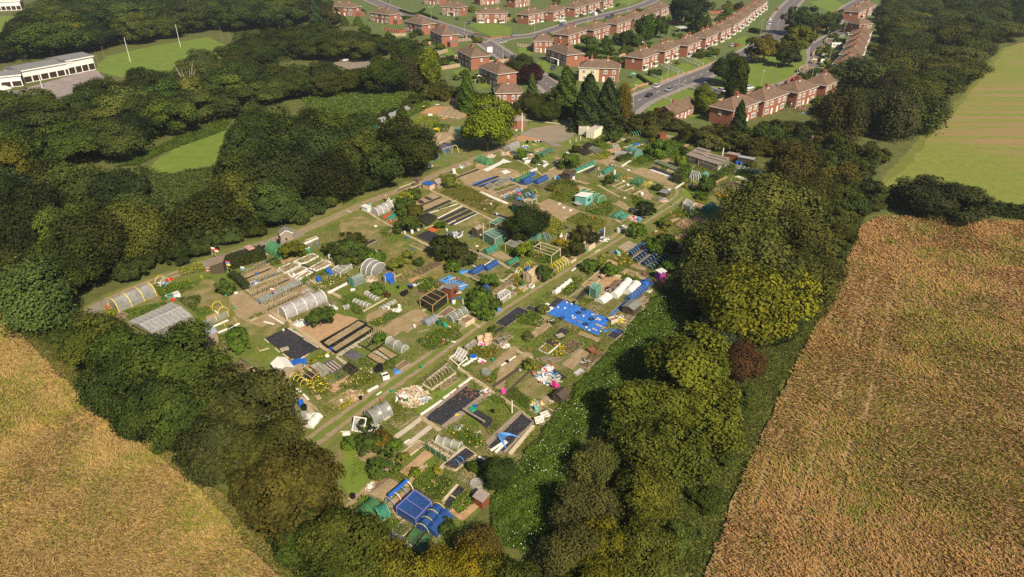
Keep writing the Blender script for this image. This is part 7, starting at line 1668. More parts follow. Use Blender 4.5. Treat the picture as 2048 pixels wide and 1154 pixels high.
pk(qb(1640,780),qb(1650,770),.7,_0, 'white sack at the corner of the long soil strip',.4,'sack', 'sack')
tn(qb(1315,825),qb(1410,770),1.8,1.2,_41,3,_14, 'teal net tunnel left of the upper track lower stretch');cage([qb(1450,880),qb(1480,845),qb(1545,860),qb(1500,895)],.7,_48,_13, 'small green net box left of yellow rings',r=.03);cage([qb(1690,960),qb(1750,895),qb(1840,920),qb(1780,985)],.9,_48,_13, 'flat green net cage beside the upper track',r=.04)
hps(qb(1540,890),qb(1620,870),1.2,.9,3,_28, 'orange hoops above the little white tubs',r=.05);hps(qb(1835,990),qb(1920,950),1.3,1.,6,_16, 'yellow-green hoop row beside the flat green cage',r=.04);heap(qb(1290,850),1.2,.6,((_39,_2),('bags',_0)),'grey rubbish heap under the teal net tunnel',n=9);bush(qb(1400,880),10,1.2,VD,'dark tall bush by the small green net box');pole(*qb(1465,830),1.4,.35,'fleece', 'pale wrapped plant by the upper track', 'wrapped_plant', 'plant')
for i,(px,c) in enumerate((([qb(1390,960),qb(1520,910),qb(1560,930),qb(1440,985)],VB),([qb(1450,990),qb(1600,930),qb(1640,950),qb(1500,1010)],VY),([qb(1530,1020),qb(1700,960),qb(1720,990),qb(1600,1040)],VG),([qb(1640,1070),qb(1760,1010),qb(1800,1040),qb(1700,1090)],VG))):bed(px,_19,_1,ORD[i] + ' board-edged bed from the back below the upper track',crops=c,ch=.4)
for i,(x,y) in enumerate(((1580,930),(1635,975),(1780,925+0),(1815,1080))):br(qb(x,y),.4,.6,_0,['white tub above the second board-edged bed', 'white tub right of the third board-edged bed', 'white pot beside the flat green cage', 'pale blue ball-shaped pot on bare soil'][i],name='tub',cat='tub')
slp([qa(1170,1000),qa(1480,870),qa(1840,900),qa(2040,1000),qe(600,250),qe(330,400),qe(0,280)],'soil')
for i,(a,b_,m,w) in enumerate((((1200,1005),(1465,905),_6,.8),((1385,1078),(1640,990),'blue_tarp',.5),((1400,1095),(1690,985),_6,1.1),((1470,1105),(1760,1010),_6,1.1),((1440,1100),(1700,1015),'blue_tarp',.35))):pk(qa(*a),qa(*b_),w,m,['long black strip at the back of the upper striped plot', 'blue edging strip in the upper striped plot, upper one', 'wide black strip in the upper striped plot, middle one', 'wide black strip in the upper striped plot, lower one', 'blue edging strip in the upper striped plot, lower one'][i],.08,'sheet_strip', 'sheet strip')
for i,(px) in enumerate(([qe(60,235),qe(130,190),qe(190,215),qe(110,265)],[qe(170,200),qe(330,115),qe(390,130),qe(240,215)])):cage(px,.7,_42,_2,['small grey mesh frame by the striped plot', 'long grey mesh frame by the striped plot'][i],bars=2,r=.03,crops=VD)
pk(qe(0,285),qe(350,435),1.,_20, 'pale stone path along the striped plot',.05,'paved_path', 'path')
tn(qe(450,160),qe(610,90),1.6,1.1,_48,5,_13, 'green net tunnel left of two blue cages');tn(qe(620,88),qe(690,62),1.5,1.,_44,2,_5, 'blue net tip behind the green net tunnel');tn(qe(540,195),qe(640,155),2.3,1.8,_44,3,_5, 'deep blue net cage, taller left one of two');tn(qe(715,180),qe(845,115),1.8,1.2,_44,6,_5, 'deep blue ribbed tunnel, right one of two')
hps(qe(400,130),qe(640,40),1.4,1.,9,[_16,_32,_12],'row of yellow and orange hoops behind the green net tunnel',r=.045);pk(qe(380,115),qe(420,140),.7,_31, 'blue cloth end of the yellow hoop row',.7,'cloth', 'cloth')
bed([qe(180,300),qe(490,195),qe(540,235),qe(250,345)],_23,_1, 'long brown bed behind the blue-ribbon hoops');veg([qe(160,260),qe(420,175),qe(470,195),qe(210,285)],VG,.4,'green row behind the long brown bed',40,.12)
hps(qe(285,365),qe(560,240),1.5,1.,7,[_16,_21],'blue and yellow hoops with bunched blue netting, back row',r=.05);hps(qe(480,390),qe(700,300),1.6,1.1,6,[_21,_16],'blue and yellow hoops with bunched blue netting, front row',r=.05)
veg([qe(280,380),qe(600,240),qe(720,300),qe(700,340),qe(420,420)],VB,.7,'blue-green brassica bed under the hoops',46,.13)
for i,(a,b_) in enumerate((((270,360),(380,320)),((440,285),(560,235)),((560,335),(690,285)),((470,380),(560,350)))):heap(qe((a[0]+b_[0])/2,(a[1]+b_[1])/2+8),.9,.7,(('netting',_8),),['bunched blue netting at the near end of the back hoops', 'bunched blue netting at the far end of the back hoops', 'bunched blue netting at the far end of the front hoops', 'bunched blue netting at the near end of the front hoops'][i],'bunched_netting',7,1.5)
br(qe(675,365),.45,.9,_5, 'blue bucket on the white rail frame',name=_30,cat=_30)
t=thing('pipe_rail', 'white pipe rail frame left of the bare soil plot', 'frame',G(*qe(570,440)));pp=[G(*qe(x,y))-t.location for x,y in ((570,440),(668,450),(728,425))]
for p in pp:MB().bar(p,p+Vector((0,0,1.3)),.05,6).build('post',_4,t)
MB().tube([p+Vector((0,0,1.3)) for p in pp],.05,6).build('rail',_4,t)
shed(qe(500,530),2.,2.6,2.,AX,_24, _9, 'dark green hut with a pink cloth on its roof', 'gable', None,False);pk(qe(480,432),qe(525,425),.6,_26, 'pink cloth on the roof of the dark green hut', .1,'cloth', 'cloth', z=2.6);hps(qe(545,530),qe(600,560),1.4,1.,2,_16, 'two yellow hoops right of the dark green hut')
slp([qe(700,465),qe(890,372),qe(1090,445),qe(1285,535),qe(1190,600),qe(1040,685),qe(860,600)]);pk(qe(1005,445),qe(1025,435),.5,_0, 'white sack, left one on the bare soil plot',.35,'sack', 'sack');pk(qe(1155,530),qe(1165,515),.6,_0, 'white sack, right one on the bare soil plot',.4,'sack', 'sack')
grp([qe(0,310),qe(340,440),qe(420,480),qe(340,560),qe(100,600),qe(0,560)],'dry_grass');veg([qe(880,360),qe(1000,200),qe(1250,220),qe(1290,300),qe(1180,400),qe(1100,430)],VO,1.,'overgrown brown-green plot left of the white-roofed teal shed',34,.15);veg([qe(860,230),qe(1000,130),qe(1200,150),qe(1260,210),qe(1000,210)],VD,1.,'dense shrubs behind the overgrown plot',36,.15)
veg([qe(1400,480),qe(1660,400),qe(1720,520),qe(1640,600),qe(1480,580),qe(1340,520)],VG,1.,'leafy plot right of the white-roofed teal shed',36,.15,(FO,8));veg([qe(1100,640),qe(1300,550),qe(1480,600),qe(1640,680),qe(1500,800),qe(1300,740)],VO,.9,'mixed weedy plot below the bare soil plot',34,.15,(FY,10));veg([qe(760,680),qe(940,600),qe(1100,700),qe(1040,860),qe(820,800)],VY,1.,'bean and flower thicket right of the dark broad tree',36,.15,(FY,14))
shed(qe(1325,420),3.2,3.,2.,AX-PI/2,_14,_10, 'teal shed with flat white roof in the middle plots', 'pent',None,True,rise=.35);pk(qe(1215,465),qe(1275,450),2.,'corrugated', 'grey metal sheet leaning on the teal shed',.1,'metal_sheet',_55,z=.7)
tn(qe(1310,330),qe(1555,425),3.,2.1,'polythene_green',5,_12, 'dark teal polytunnel behind the white-roofed shed',_11,_11,sag=.02)
tn(qe(1705,620),qe(1795,570),1.6,1.,_41,3,_14, 'teal net tunnel, upper of a pair near the central track');tn(qe(1785,645),qe(1870,600),1.6,1.,_41,3,_14, 'teal net tunnel, lower of a pair near the central track');slp([qe(1660,600),qe(1800,530),qe(1930,590),qe(1800,690)],_29);heap(qe(1930,610),1.2,.4,(('tubes',_27),('bags',_0),('pots',_28)),'red and white clutter right of the teal tunnel pair',n=6)
slp([qe(1700,440),qe(1790,390),qe(1960,500),qe(1870,520)],'soil');br(qe(1768,800),.42,1.1,_17, 'blue-grey barrel beside the central track');bxt(qe(1840,755),(1.,1.,.8),.5,_0, 'white crate right of the blue-grey barrel', 'crate', 'crate');slp([qe(1620,870),qe(1720,810),qe(1780,825),qe(1690,900)]);heap(qe(1590,890),1.4,.6,(('bags',_0),('sheets',_3)),'black and white sacks at the foot of the white pole',n=9);pole(*qe(1588,870),2.6,.12,_4, 'white post standing in black and white sacks', 'white_post', 'post');gsh([qe(1490,830),qe(1570,790),qe(1610,820),qe(1540,870)],_6, 'small black sheet left of the white pole',n=6)
bxt(qe(1385,1000),(2.6,2.,1.3),AX,_1, 'grey pallet compost box beside the central track', 'pallet_bin', 'bin');br(qe(1350,1050),.35,.6,_13, 'small bright green tub at the grey pallet box',name='tub',cat='tub');bush(qe(1420,860),16,.9,(.03,.032,.016),'near-black round bush by the grey pallet box');bush(qe(1230,1000),20,.9,(.055,.06,.02),'dark bush left of the grey pallet box');bush(qe(1300,800),20,.9,(.055,.055,.02),'brown-green bush above the grey pallet box');bush(qe(1010,910),10,.9,(.24,.19,.02),'yellow flowering bush behind the post frame');bush(qe(1120,930),9,.9,(.18,.17,.02),'yellow-green bush right of the yellow flowering bush')
cage([qe(120,670),qe(250,598),qe(335,632),qe(205,700)],1.9,_41,_1, 'teal net canopy on poles left of the dark broad tree',True,sides=False,bars=1)
cage([qe(40,800),qe(170,740),qe(345,800),qe(190,885)],2.1,_22,_1, 'big pale teal netted frame left of the dark broad tree',True,sides=True,bars=2,crops=VG);cage([qe(325,940),qe(440,862),qe(560,930),qe(490,1005)],2.,_42,_1, 'torn grey net canopy on poles below the dark broad tree',True,sides=False,bars=1)
cage([qi(1040,240),qi(1160,155),qi(1415,240),qi(1300,330)],2.,None,_1, 'open pale post-and-beam frame over a vegetable plot',True,bars=2,r=.06);veg([qi(1020,350),qi(1250,260),qi(1480,330),qi(1300,440),qi(1130,430)],VG,1.,'leafy crop under the open post-and-beam frame',40,.14,(FO,12));tn(qe(690,905),qe(735,870),1.8,1.8,_22,2,_14, 'pale teal net cone above the post-and-beam frame');hps(qe(810,900),qe(860,880),2.,1.4,2,_21, 'blue hoop right of the pale teal net cone',r=.06);hps(qe(1040,880),qe(1110,890),2.,1.4,2,_12, 'white hoop behind the yellow flowering bush',r=.06)
bush(qi(940,250),18,1.1,LIME,'bright lime green bush left of the post-and-beam frame');br(qi(728,115),.35,.7,_5, 'small blue bucket beside the pale teal netted frame',name=_30,cat=_30);veg([qi(700,270),qi(860,220),qi(1000,320),qi(860,370)],VG,.9,'leafy crop below the torn grey net canopy',40,.14)
hps(qi(1330,530),qi(1460,440),2.2,1.7,5,_16, 'five tall yellow hoops beside the central track',r=.06);bxt(qi(1520,390),(2.6,1.8,.7),AX-PI/2,_1, 'slatted planter box beside the tall yellow hoops', 'planter', 'planter')
tn(qi(735,450),qi(855,385),1.2,.8,_41,4,_13, 'small green tunnel on the brown bed');gsh([qi(790,470),qi(860,420),qi(910,440),qi(840,490)],_6, 'black strip behind the small green tunnel',n=6);veg([qi(700,420),qi(780,370),qi(800,390),qi(720,440)],VY,.4,'lettuce row left of the small green tunnel',44,.11)
bed([qi(245,440),qi(390,355),qi(530,400),qi(380,500)],_19,_4, 'white-boarded bed above the blue net tunnels',crops=VG,ch=.25);pk(qi(310,460),qi(440,385),.4,_6, 'black board across the white-boarded bed',.15,_56, 'board');cage([qi(380,340),qi(400,320),qi(560,400),qi(520,410)],.5,_42,_1, 'narrow grey net run by the plank path',bars=3,r=.03,crops=VB)
tn(qi(455,520),qi(590,440),1.5,1.1,_44,5,_5, 'blue net tunnel, right of a pair below the white-boarded bed');tn(qi(270,580),qi(400,505),1.5,1.1,_44,5,_5, 'blue net tunnel, left of a pair below the white-boarded bed');heap(qi(190,540),1.2,.7,(('netting',_8),),'bunched blue netting left of the blue tunnel pair', 'bunched_netting',8,1.3);bed([qi(170,570),qi(220,545),qi(420,640),qi(370,660)],_19,_1, 'board-edged bed under the left blue tunnel')
tn(qi(380,830),qi(465,770),1.8,1.4,_44,3,_5, 'fat blue net tunnel right of the brown shed');veg([qi(230,800),qi(330,740),qi(360,820),qi(280,870)],LIME,1.4,'tall lime green asparagus fern left of the fat blue tunnel',50,.12);veg([qi(480,760),qi(640,680),qi(680,720),qi(520,800)],(.22,.2,.02),.6,'yellowing bean bed right of the fat blue tunnel',44,.12);veg([qi(230,620),qi(400,580),qi(580,640),qi(420,720)],VD,.7,'dark cabbage patch below the blue tunnel pair',40,.14);bush(qi(510,640),18,.9,VG,'round green bush below the blue tunnel pair');bush(qi(380,880),24,.9,VG,'leafy hedge bush below the fat blue tunnel')
bed([qi(610,640),qi(740,560),qi(800,570),qi(690,650)],_19,_1, 'board-edged bed left of the weathered greenhouse',crops=VG,ch=.3);sheet('path',[qi(590,625),qi(630,620),qi(860,740),qi(820,760)],_57,.1);veg([qi(690,540),qi(790,500),qi(830,560),qi(730,590)],VG,.6,'green row behind the board-edged bed near the greenhouse',44,.12)
glasshouse(qi(1060,620),3.4,2.,1.6,AX,_1, 'weathered tan greenhouse beside the central track', 'polythene_tan' if 'polythene_tan' in MATS else mat('polythene_tan',(.42,.34,.2),.4,alpha=.85),.6);bxt(qi(1045,735),(1.,.8,.6),AX,_0, 'white trough at the end of the weathered greenhouse', 'trough', 'trough');br(qi(920,710),.4,.8,_24, 'dark green tub left of the weathered greenhouse',name='tub',cat='tub');hps(qi(990,500),qi(1020,480),1.4,1.5,2,_16, 'yellow arch behind the weathered greenhouse');hps(qi(880,560),qi(910,580),1.4,1.4,2,_16, 'yellow arch left of the weathered greenhouse');br(qi(992,540),.35,1.2,_5, 'tall blue barrel behind the weathered greenhouse');person(qi(1080,510),'person in a dark top and red cap standing behind the weathered greenhouse', 'stand',_38, 'denim', 'cloth_red',.4);br(qi(1155,515),.4,.6,_27, 'red tub right of the weathered greenhouse',name='tub',cat='tub');heap(qi(850,540),.6,.9,(('bags',_17),),'grey sacks left of the yellow arch',_51,6,1.)
veg([qi(760,640),qi(860,590),qi(920,680),qi(860,760)],VO,.9,'bushy flowering patch left of the weathered greenhouse',44,.14,(FO,16));veg([qi(860,780),qi(930,760),qi(940,830),qi(880,840)],VY,.6,'yellow flowering corner below the greenhouse',46,.13,(FY,14))
sheet('path',[qi(870,740),qi(960,700),qi(1010,760),qi(940,800)],_52,.1);bush(qi(1230,540),18,.9,VD,'dark bush between greenhouse and tall yellow hoops');pk(qi(720,780),qi(840,830),.8,_2, 'old board panel above the white-framed cold frame',.2,'panel', 'panel')
t=cage([qi(610,880),qi(715,820),qi(770,870),qi(650,960)],1.1,_34,_4, 'white-framed sloping cold frame beside the central track',bars=3,r=.06,name='cold_frame',cat='cold frame');bush(qi(580,940),14,.9,VD,'dark bush left of the white-framed cold frame');br(qi(625,1045),.3,.9,_8, 'light blue barrel beside the central track');pk(qi(430,960),qi(500,920),.9,_31, 'blue sheet under the dark bush',.1,_55,_55)
slp([qi(300,1060),qi(400,1000),qi(420,1060),qi(340,1110)],'soil');bush(qi(450,1060),18,.9,VG,'leafy bush near the central track below the cold frame');bush(qi(310,950),14,.9,VG,'leafy bush above the cabbage mesh tunnel')
veg([qm(300,480),qm(560,330),qm(780,320),qm(830,420),qm(560,560),qm(450,590)],VG,.8,'sprawling pumpkin patch beside the central track',42,.15,(FO,16),name='pumpkin_patch')
tarp=gsh([qj(180,825),qj(345,685),qj(835,885),qj(715,1060)],'blue_tarp', 'huge bright blue tarpaulin weighted with tyres and boards', 'tarpaulin', 'tarpaulin',wr=.16,n=30)
gsh([qj(130,790),qj(290,665),qj(350,685),qj(190,815)],_6, 'black sheet at the track end of the blue tarpaulin',n=8);pk(qj(105,785),qj(195,725),.8,_4, 'white board, left one at the end of the blue tarpaulin',.1);pk(qj(145,820),qj(240,765),.8,_4, 'white board, right one at the end of the blue tarpaulin',.1)
def tyre(p,label,r=.35):
 t=MB();vs=[];n=14;m=6
 for i in range(n):
  a=2*PI*i/n
  for j in range(m):
   b=2*PI*j/m;R=r + .12*cos(b);vs.append((R*cos(a),R*sin(a),.1 + .1*sin(b)))
 t.add(vs,[(i*m+j,((i+1)%n)*m+j,((i+1)%n)*m+(j+1)%m,i*m+(j+1)%m) for i in range(n) for j in range(m)])
 q=G(*p);q.z = .24;o=t.build('tyre', 'rubber',None,q);tag(o,label,'tyre', 'tyres on the blue tarpaulin');reg(o,label,q)
for i,(x,y) in enumerate(((565,795),(335,885),(585,950),(645,895),(510,830))):tyre(qj(x,y),['tyre at the back middle of the blue tarpaulin', 'tyre at the front left of the blue tarpaulin', 'tyre near the front right of the blue tarpaulin', 'tyre right of centre on the blue tarpaulin', 'tyre just left of the back middle tyre'][i])
for i,(a,b) in enumerate((((680,855),(715,835)),((690,950),(755,975)),((655,995),(700,1015)),((745,1005),(790,965)),((440,890),(480,875)),((640,845),(680,850)),((500,920),(540,925)),((690,905),(720,880)))):pk(qj(*a),qj(*b),.3,_1 if i%3 else _2,ORD[i] + ' board weighting the blue tarpaulin, counted back to front',.08,'board', 'board',z=.28)
for i,(x,y) in enumerate(((385,720),(365,780),(295,770),(435,735),(560,860),(445,860),(730,900),(590,980),(740,1025),(620,1010))):
 q=G(*qj(x,y));q.z = .2;o=MB().lathe([(0,0),(.2,.03),(.16,.16),(0,.2)],n=7).build('stone',_20,None,q);tag(o,'pale stone weighting down the blue tarpaulin', 'stone', 'pale stones on the blue tarpaulin')
cage([qj(625,640),qj(655,590),qj(745,610),qj(690,672)],1.9,_22,_14, 'square pale green net tent behind the blue tarpaulin',r=.04);
tn(qj(875,665),qj(1030,510),1.9,1.3,'fleece',4,_12, 'long white fleece tunnel right of the green net tent', 'fleece_tunnel', 'fleece tunnel');tn(qj(1020,640),qj(1115,545),2.1,1.4,'fleece',3,_12, 'short wide white fleece tunnel beside the blue ribbed tunnel', 'fleece_tunnel', 'fleece tunnel');tn(qj(725,720),qj(815,655),2.2,1.,'fleece',3,_12, 'low white fleece tunnel just above the blue tarpaulin', 'fleece_tunnel', 'fleece tunnel');tn(qj(255,625),qj(420,500),1.,.9,'fleece',5,_12, 'narrow white fleece tunnel beside the central track', 'fleece_tunnel', 'fleece tunnel')
tn(qj(1035,705),qj(1200,560),1.5,1.2,_44,8,_21, 'bright blue ribbed net tunnel at the slope edge')
shed(qj(1065,800),2.2,3.,1.4,AX-PI/2+PI,_9,_50, 'low shed with grey curved felt roof at the slope edge', 'gable',None,False,rise=.35)
shed(qj(1365,470),1.5,1.4,2.,.5,'purple_paint',_0, 'pinkish purple hut with white roof at the thicket edge', 'flat',None,False);heap(qj(1215,510),1.5,.9,(('folds',_31),),'blue sheet heap left of the purple hut', 'sheet_heap',12,1.9);heap(qj(1380,490),.8,.4,(('bags',_1),('rags',_26)),'pale sacks in front of the purple hut',n=6);pole(*qj(1200,440),1.2,.1,_26, 'pink bucket on a stick above the blue sheet heap', 'stick', 'stick')
slp([qj(540,540),qj(730,370),qj(830,405),qj(640,580)],'soil');t=bed([qj(545,535),qj(735,372),qj(820,400),qj(620,575)],'soil',_1, 'wide bare bed with pale boards where a gardener works');slp([qj(640,570),qj(840,410),qj(990,480),qj(870,620),qj(740,700)],_29)
bed([qj(790,590),qj(900,480),qj(980,490),qj(860,620)],_23,_9, 'dark boarded bed left of the long white tunnel');gsh([qj(460,690),qj(560,580),qj(620,600),qj(500,710)],_6, 'black sheeted bed left of the green net tent',n=10);pk(qj(365,690),qj(545,560),.4,_2, 'long plank beside the black sheeted bed')
person(qj(745,470),'bare-backed gardener bending over the wide bare bed', 'bend', 'skin',_38, 'hair_dark',2.2);heap(qj(640,495),.7,.3,(('bag',_3),),'black bag on the wide bare bed', 'bag',6,1.);heap(qj(810,580),.9,.6,(('bags',_3),('bottle',_0)),'black bags right of the green net tent',_51,7,1.);pk(qj(690,470),qj(790,405),.2,_2, 'thin board behind the gardener')
veg([qj(320,600),qj(440,480),qj(540,450),qj(560,520),qj(420,650)],VG,1.2,'tall bean row beside the narrow white fleece tunnel',44,.14,(FY,24));veg([qj(490,730),qj(560,660),qj(680,690),qj(570,750)],VG,.7,'bright greens in front of the green net tent',44,.13);bed([qj(590,770),qj(690,700),qj(760,740),qj(660,800)],_19,_2, 'weedy bed, left of two behind the blue tarpaulin',crops=VG,ch=.3);bed([qj(680,810),qj(850,670),qj(960,715),qj(830,850)],_19,_2, 'weedy bed, right of two behind the blue tarpaulin',crops=VO,ch=.35)
pk(qj(845,850),qj(1000,715),.3,'blue_tarp', 'long blue sheet roll beside the weedy bed', .4,'sheet_roll', _55);heap(qj(935,870),1.1,.7,(('bags', _0),(_39, _1)),'white bags below the grey curved roof', n=8);bxt(qj(870,915),(1.6,1.1,.9),.5,_1, 'pale wooden crate at the corner of the blue tarpaulin', 'crate', 'crate');heap(qj(970,920),1.2,.7,(('weeds', _36),(_39, _1)),'pale weed heap on the slope edge', n=8);heap(qj(810,1000),.9,.3,(('netting', _8),('frame', _32)),'blue net frame on the corner of the tarpaulin', n=5);heap(qj(905,1020),.6,.4,(('cloth', _31),),'dark blue cloth on the slope edge', n=5)
pk(qj(1115,720),qj(1210,650),.7,_2, 'old boards stacked below the blue ribbed tunnel',.3,'board_stack',_39);heap(qj(1250,590),.6,.5,(('bags',_0),),'white bags at the end of the blue ribbed tunnel',_51,6,.8);veg([qj(940,450),qj(1080,390),qj(1150,470),qj(1120,510),qj(1060,480)],VG,.9,'leafy patch between white fleece tunnel and blue heap',44,.14,(FY,12));pk(qj(870,430),qj(950,450),.8,_1, 'pale box trough behind the gardener',.5,'trough', 'trough');veg([qj(1130,420),qj(1290,400),qj(1300,470),qj(1250,470)],VB,.8,'blue-green kale patch left of the purple hut',44,.14)
gsh([qj(1010,220),qj(1150,110),qj(1430,240),qj(1290,380)],_6, 'black ground cloth under four hooped beds',n=12,wr=.03)
for i,(a,b,c) in enumerate((((1050,215),(1180,115),'leftmost'),((1100,285),(1270,150),'second'),((1190,320),(1360,190),'third'),((1255,365),(1420,235),'rightmost'))):tn(qj(*a),qj(*b),1.4,.9,_49,7,_21 if i<3 else _14,c + ' of four dark net tunnels with blue hoops',hr=.045)
for i,(a,b) in enumerate((((1075,250),(1225,140)),((1135,315),(1310,175)),((1225,350),(1400,210)))):pk(qj(*a),qj(*b),.35,_32,['left', 'middle', 'right'][i] + ' tan board between the four dark net tunnels',.2)
sheet('path',[qj(930,140),qj(1040,65),qj(1130,105),qj(1000,190)],_52,.1);
for i in range(4):pk(qj(925+i*26,135+i*14),qj(1030+i*26,70+i*12),.4,_2,ORD[i] + ' weathered board from the left in the deck beside the track',.1,'board', 'board')
heap(qj(890,190),1.,.8,(('bins',_3),('bags',_0)),'black-lidded bins beside the weathered deck', 'bin_stack',7,1.2);br(qj(925,215),.4,.9,_14, 'teal tub before the black-lidded bins',name='tub',cat='tub');veg([qj(880,270),qj(990,210),qj(1080,270),qj(1060,340),qj(940,350)],VO,1.,'sunflower patch left of the four dark tunnels',42,.14,(FY,40,.14));veg([qj(720,320),qj(760,210),qj(800,200),qj(780,320)],VY,1.6,'tall yellow-green bean row beside the track',50,.14)
bush(qj(640,330),18,.7,VG,'green bush beside the track above the wide bare bed');bush(qj(830,350),18,.8,VG,'green bush above the wide bare bed');heap(qj(670,305),.7,.2,((_39,_32),),'orange boards beside the track',n=6);heap(qj(740,330),.8,.3,(('pipes', 'corrugated'),),'grey pipes beside the track', 'pipe_stack',6,1.6)
cage([qj(1440,190),qj(1490,120),qj(1600,150),qj(1560,220)],1.,_49,_2, 'dark net cage at the thicket edge',r=.04,crops=VG);bush(qj(1340,130),20,.7,VG,'leafy green bush behind the four dark tunnels');bush(qj(1460,330),18,.8,VG,'leafy bush above the purple hut');bush(qj(150,780),12,.7,VO,'small bush at the track end of the black sheet')
t=cage([qc(590,570),qc(745,475),qc(905,520),qc(760,625)],2.2,'wire_grey',_2, 'chicken wire aviary with reddish roof slats, left one',True,bars=4,r=.06,name='aviary',cat='aviary');cage([qc(755,625),qc(890,555),qc(1145,615),qc(1000,700)],2.2,'wire_grey',_2, 'chicken wire aviary with grey roof slats, right one',True,bars=5,r=.06,name='aviary',cat='aviary')
for i,(px,m) in enumerate((([qc(592,568),qc(745,473),qc(905,518),qc(762,622)],_35),([qc(757,622),qc(890,553),qc(1147,613),qc(1002,697)],_35))):
 t_=[o for o in COL.objects if o.name.startswith('aviary') and o.parent is None][i];C=[p-t_.location for p in corners(px,2.25)]
 for k in range(9):
  if k in (3,6):continue
  u=k/9;v=u + .09;MB().add([C[0].lerp(C[1],u)+Vector((0,0,.05)),C[0].lerp(C[1],v)+Vector((0,0,.05)),C[3].lerp(C[2],v)+Vector((0,0,.05)),C[3].lerp(C[2],u)+Vector((0,0,.05))],[(0,1,2,3)]).build('roof_board',m,t_)
shed(qc(1180,650),3.2,2.,2.1,-.65,_37,_35, 'low brown shed with felt roof right of the aviaries', 'flat',None,False);shed(qc(1350,700),4.4,1.8,2.1,-.62,_9, 'corrugated', 'open dark lean-to with pale roof edge behind the ribbed tunnel', 'flat',None,False);pole(*qc(1050,620),3.2,.2,_10, 'white flue post behind the low brown shed', 'flue', 'pole');shed(qc(270,385),2.,1.8,2.,.3,_37,_37, 'reddish brown shed at the scrub edge', 'flat',None,False)
for i,(x,y,m) in enumerate(((1235,695,_5),(1285,705,_5),(730,665,_5))):br(qc(x,y),.42,1.,m,['blue barrel, left of two under the lean-to', 'blue barrel, right of two under the lean-to', 'blue barrel inside the left aviary'][i])
tn(qc(1225,775),qc(1640,870),2.2,1.7,_42,9,_12, 'long ribbed grey tunnel with white hoops at the thicket',_11,_11,hr=.05)
hedge([qc(1270,830),qc(1560,930)],1.6,1.7,VG,'bean row wall in front of the long ribbed tunnel',40,.14,'bean_row', 'bean row');hedge([qc(950,905),qc(1190,770)],1.8,1.7,VG,'tall green bean row beside the red earth path',40,.14,'bean_row', 'bean row');hedge([qc(470,940),qc(600,800)],2.4,2.4,VG,'thick green hedge block at the end of the soil strip',40,.14)
bed([qc(1035,985),qc(1140,895),qc(1400,990),qc(1290,1080)],_23,_2, 'large boarded bed of blue-green leeks',crops=VB,ch=.5);sheet('soil_plot',[qc(920,1010),qc(1020,985),qc(1260,1075),qc(1250,1140),qc(960,1060)],'soil',.2);pk(qc(1140,895),qc(1400,985),.35,_4, 'white board behind the leek bed',.2);gsh([qc(1200,860),qc(1260,840),qc(1560,950),qc(1500,970)],'fleece', 'white stony strip before the bean row wall',n=8);veg([qc(1180,880),qc(1240,860),qc(1480,960),qc(1400,970)],VY,.4,'sparse greens beside the white stony strip',34,.12,(FY,8))
veg([qd(1080,400),qd(1130,375),qd(1380,440),qd(1340,475)],VG,.7,'row of orange marigolds beside the thicket willow',46,.12,(FO,170,.13),name='flower_row',cat='flowers')
person(qc(1085,770),'person in a bright blue shirt working by the aviaries', 'stand', 'cloth_blue',_38, 'hair_dark',.3);person(qc(1060,765),'person in dark clothes beside the one in bright blue', 'stand',_38,_38, 'hair_dark',1.8);pk(qc(1000,785),qc(1030,745),.4,_4, 'white boards leaning on the right aviary',.1,'board', 'board',z=.6);heap(qc(1150,690),.9,.6,(('tubs',_13),('chairs',_24)),'green garden chairs by the low brown shed', 'chair_stack',6,1.)
veg([qc(560,720),qc(740,690),qc(960,790),qc(760,830),qc(640,800)],VO,.6,'weedy ground before the aviaries',30,.14);veg([qc(180,420),qc(520,400),qc(580,480),qc(560,620),qc(300,640),qc(60,560)],VG,1.2,'tangled bean and fruit thicket left of the aviaries',32,.17,(FY,8));bush(qc(520,640),13,1.1,LIME,'lime green bush left of the left aviary');bush(qc(240,470),22,.9,VG,'large green bush below the reddish brown shed');pk(qc(350,560),qc(420,490),1.2,_22, 'pale netted cold frame in the bean thicket',.4,'cold_frame', 'cold frame');pk(qc(460,550),qc(600,490),.3,_1, 'long pale pole lying in the bean thicket')
gsh([qc(110,750),qc(180,725),qc(480,850),qc(430,870)],_6, 'black sheet strip along the long soil strip',n=10);cage([qc(180,690),qc(230,670),qc(530,790),qc(480,810)],.8,_48,_1, 'long green net run behind the black sheet strip',bars=4,r=.03);gsh([qc(120,770),qc(150,760),qc(440,868),qc(420,880)],'fleece', 'white sheet edge of the long soil strip',n=8,ragged=.1)
hps(qc(640,900),qc(760,900),2.4,1.7,5,_12, 'bare white hoop tunnel beside the thick hedge block',r=.05);cage([qc(640,880),qc(660,830),qc(760,850),qc(740,910)],1.3,_42,_12, 'grey net frame under the bare white hoops',r=.03);tn(qc(790,870),qc(840,840),1.8,1.3,_22,2,_14, 'little pale teal tent behind the bushy tree');near_t=bush(qc(860,930),17,1.2,VD,'bushy small tree beside the bend of the track');heap(qc(630,970),1.,.5,(('leaves',_0),('gourds',_28)),'variegated pumpkin plants inside the track bend', 'pumpkin_heap',9,1.);veg([qc(520,1000),qc(620,910),qc(740,960),qc(640,1030)],VG,.5,'pumpkin leaves at the bend of the track',40,.15,(FO,18));pk(qc(455,1005),qc(560,935),.5,_4, 'white slabs edging the bend of the track',.1,'slab', 'slab');grp([qc(500,1030),qc(640,1020),qc(740,1050),qc(720,1120),qc(580,1140)],'lawn')
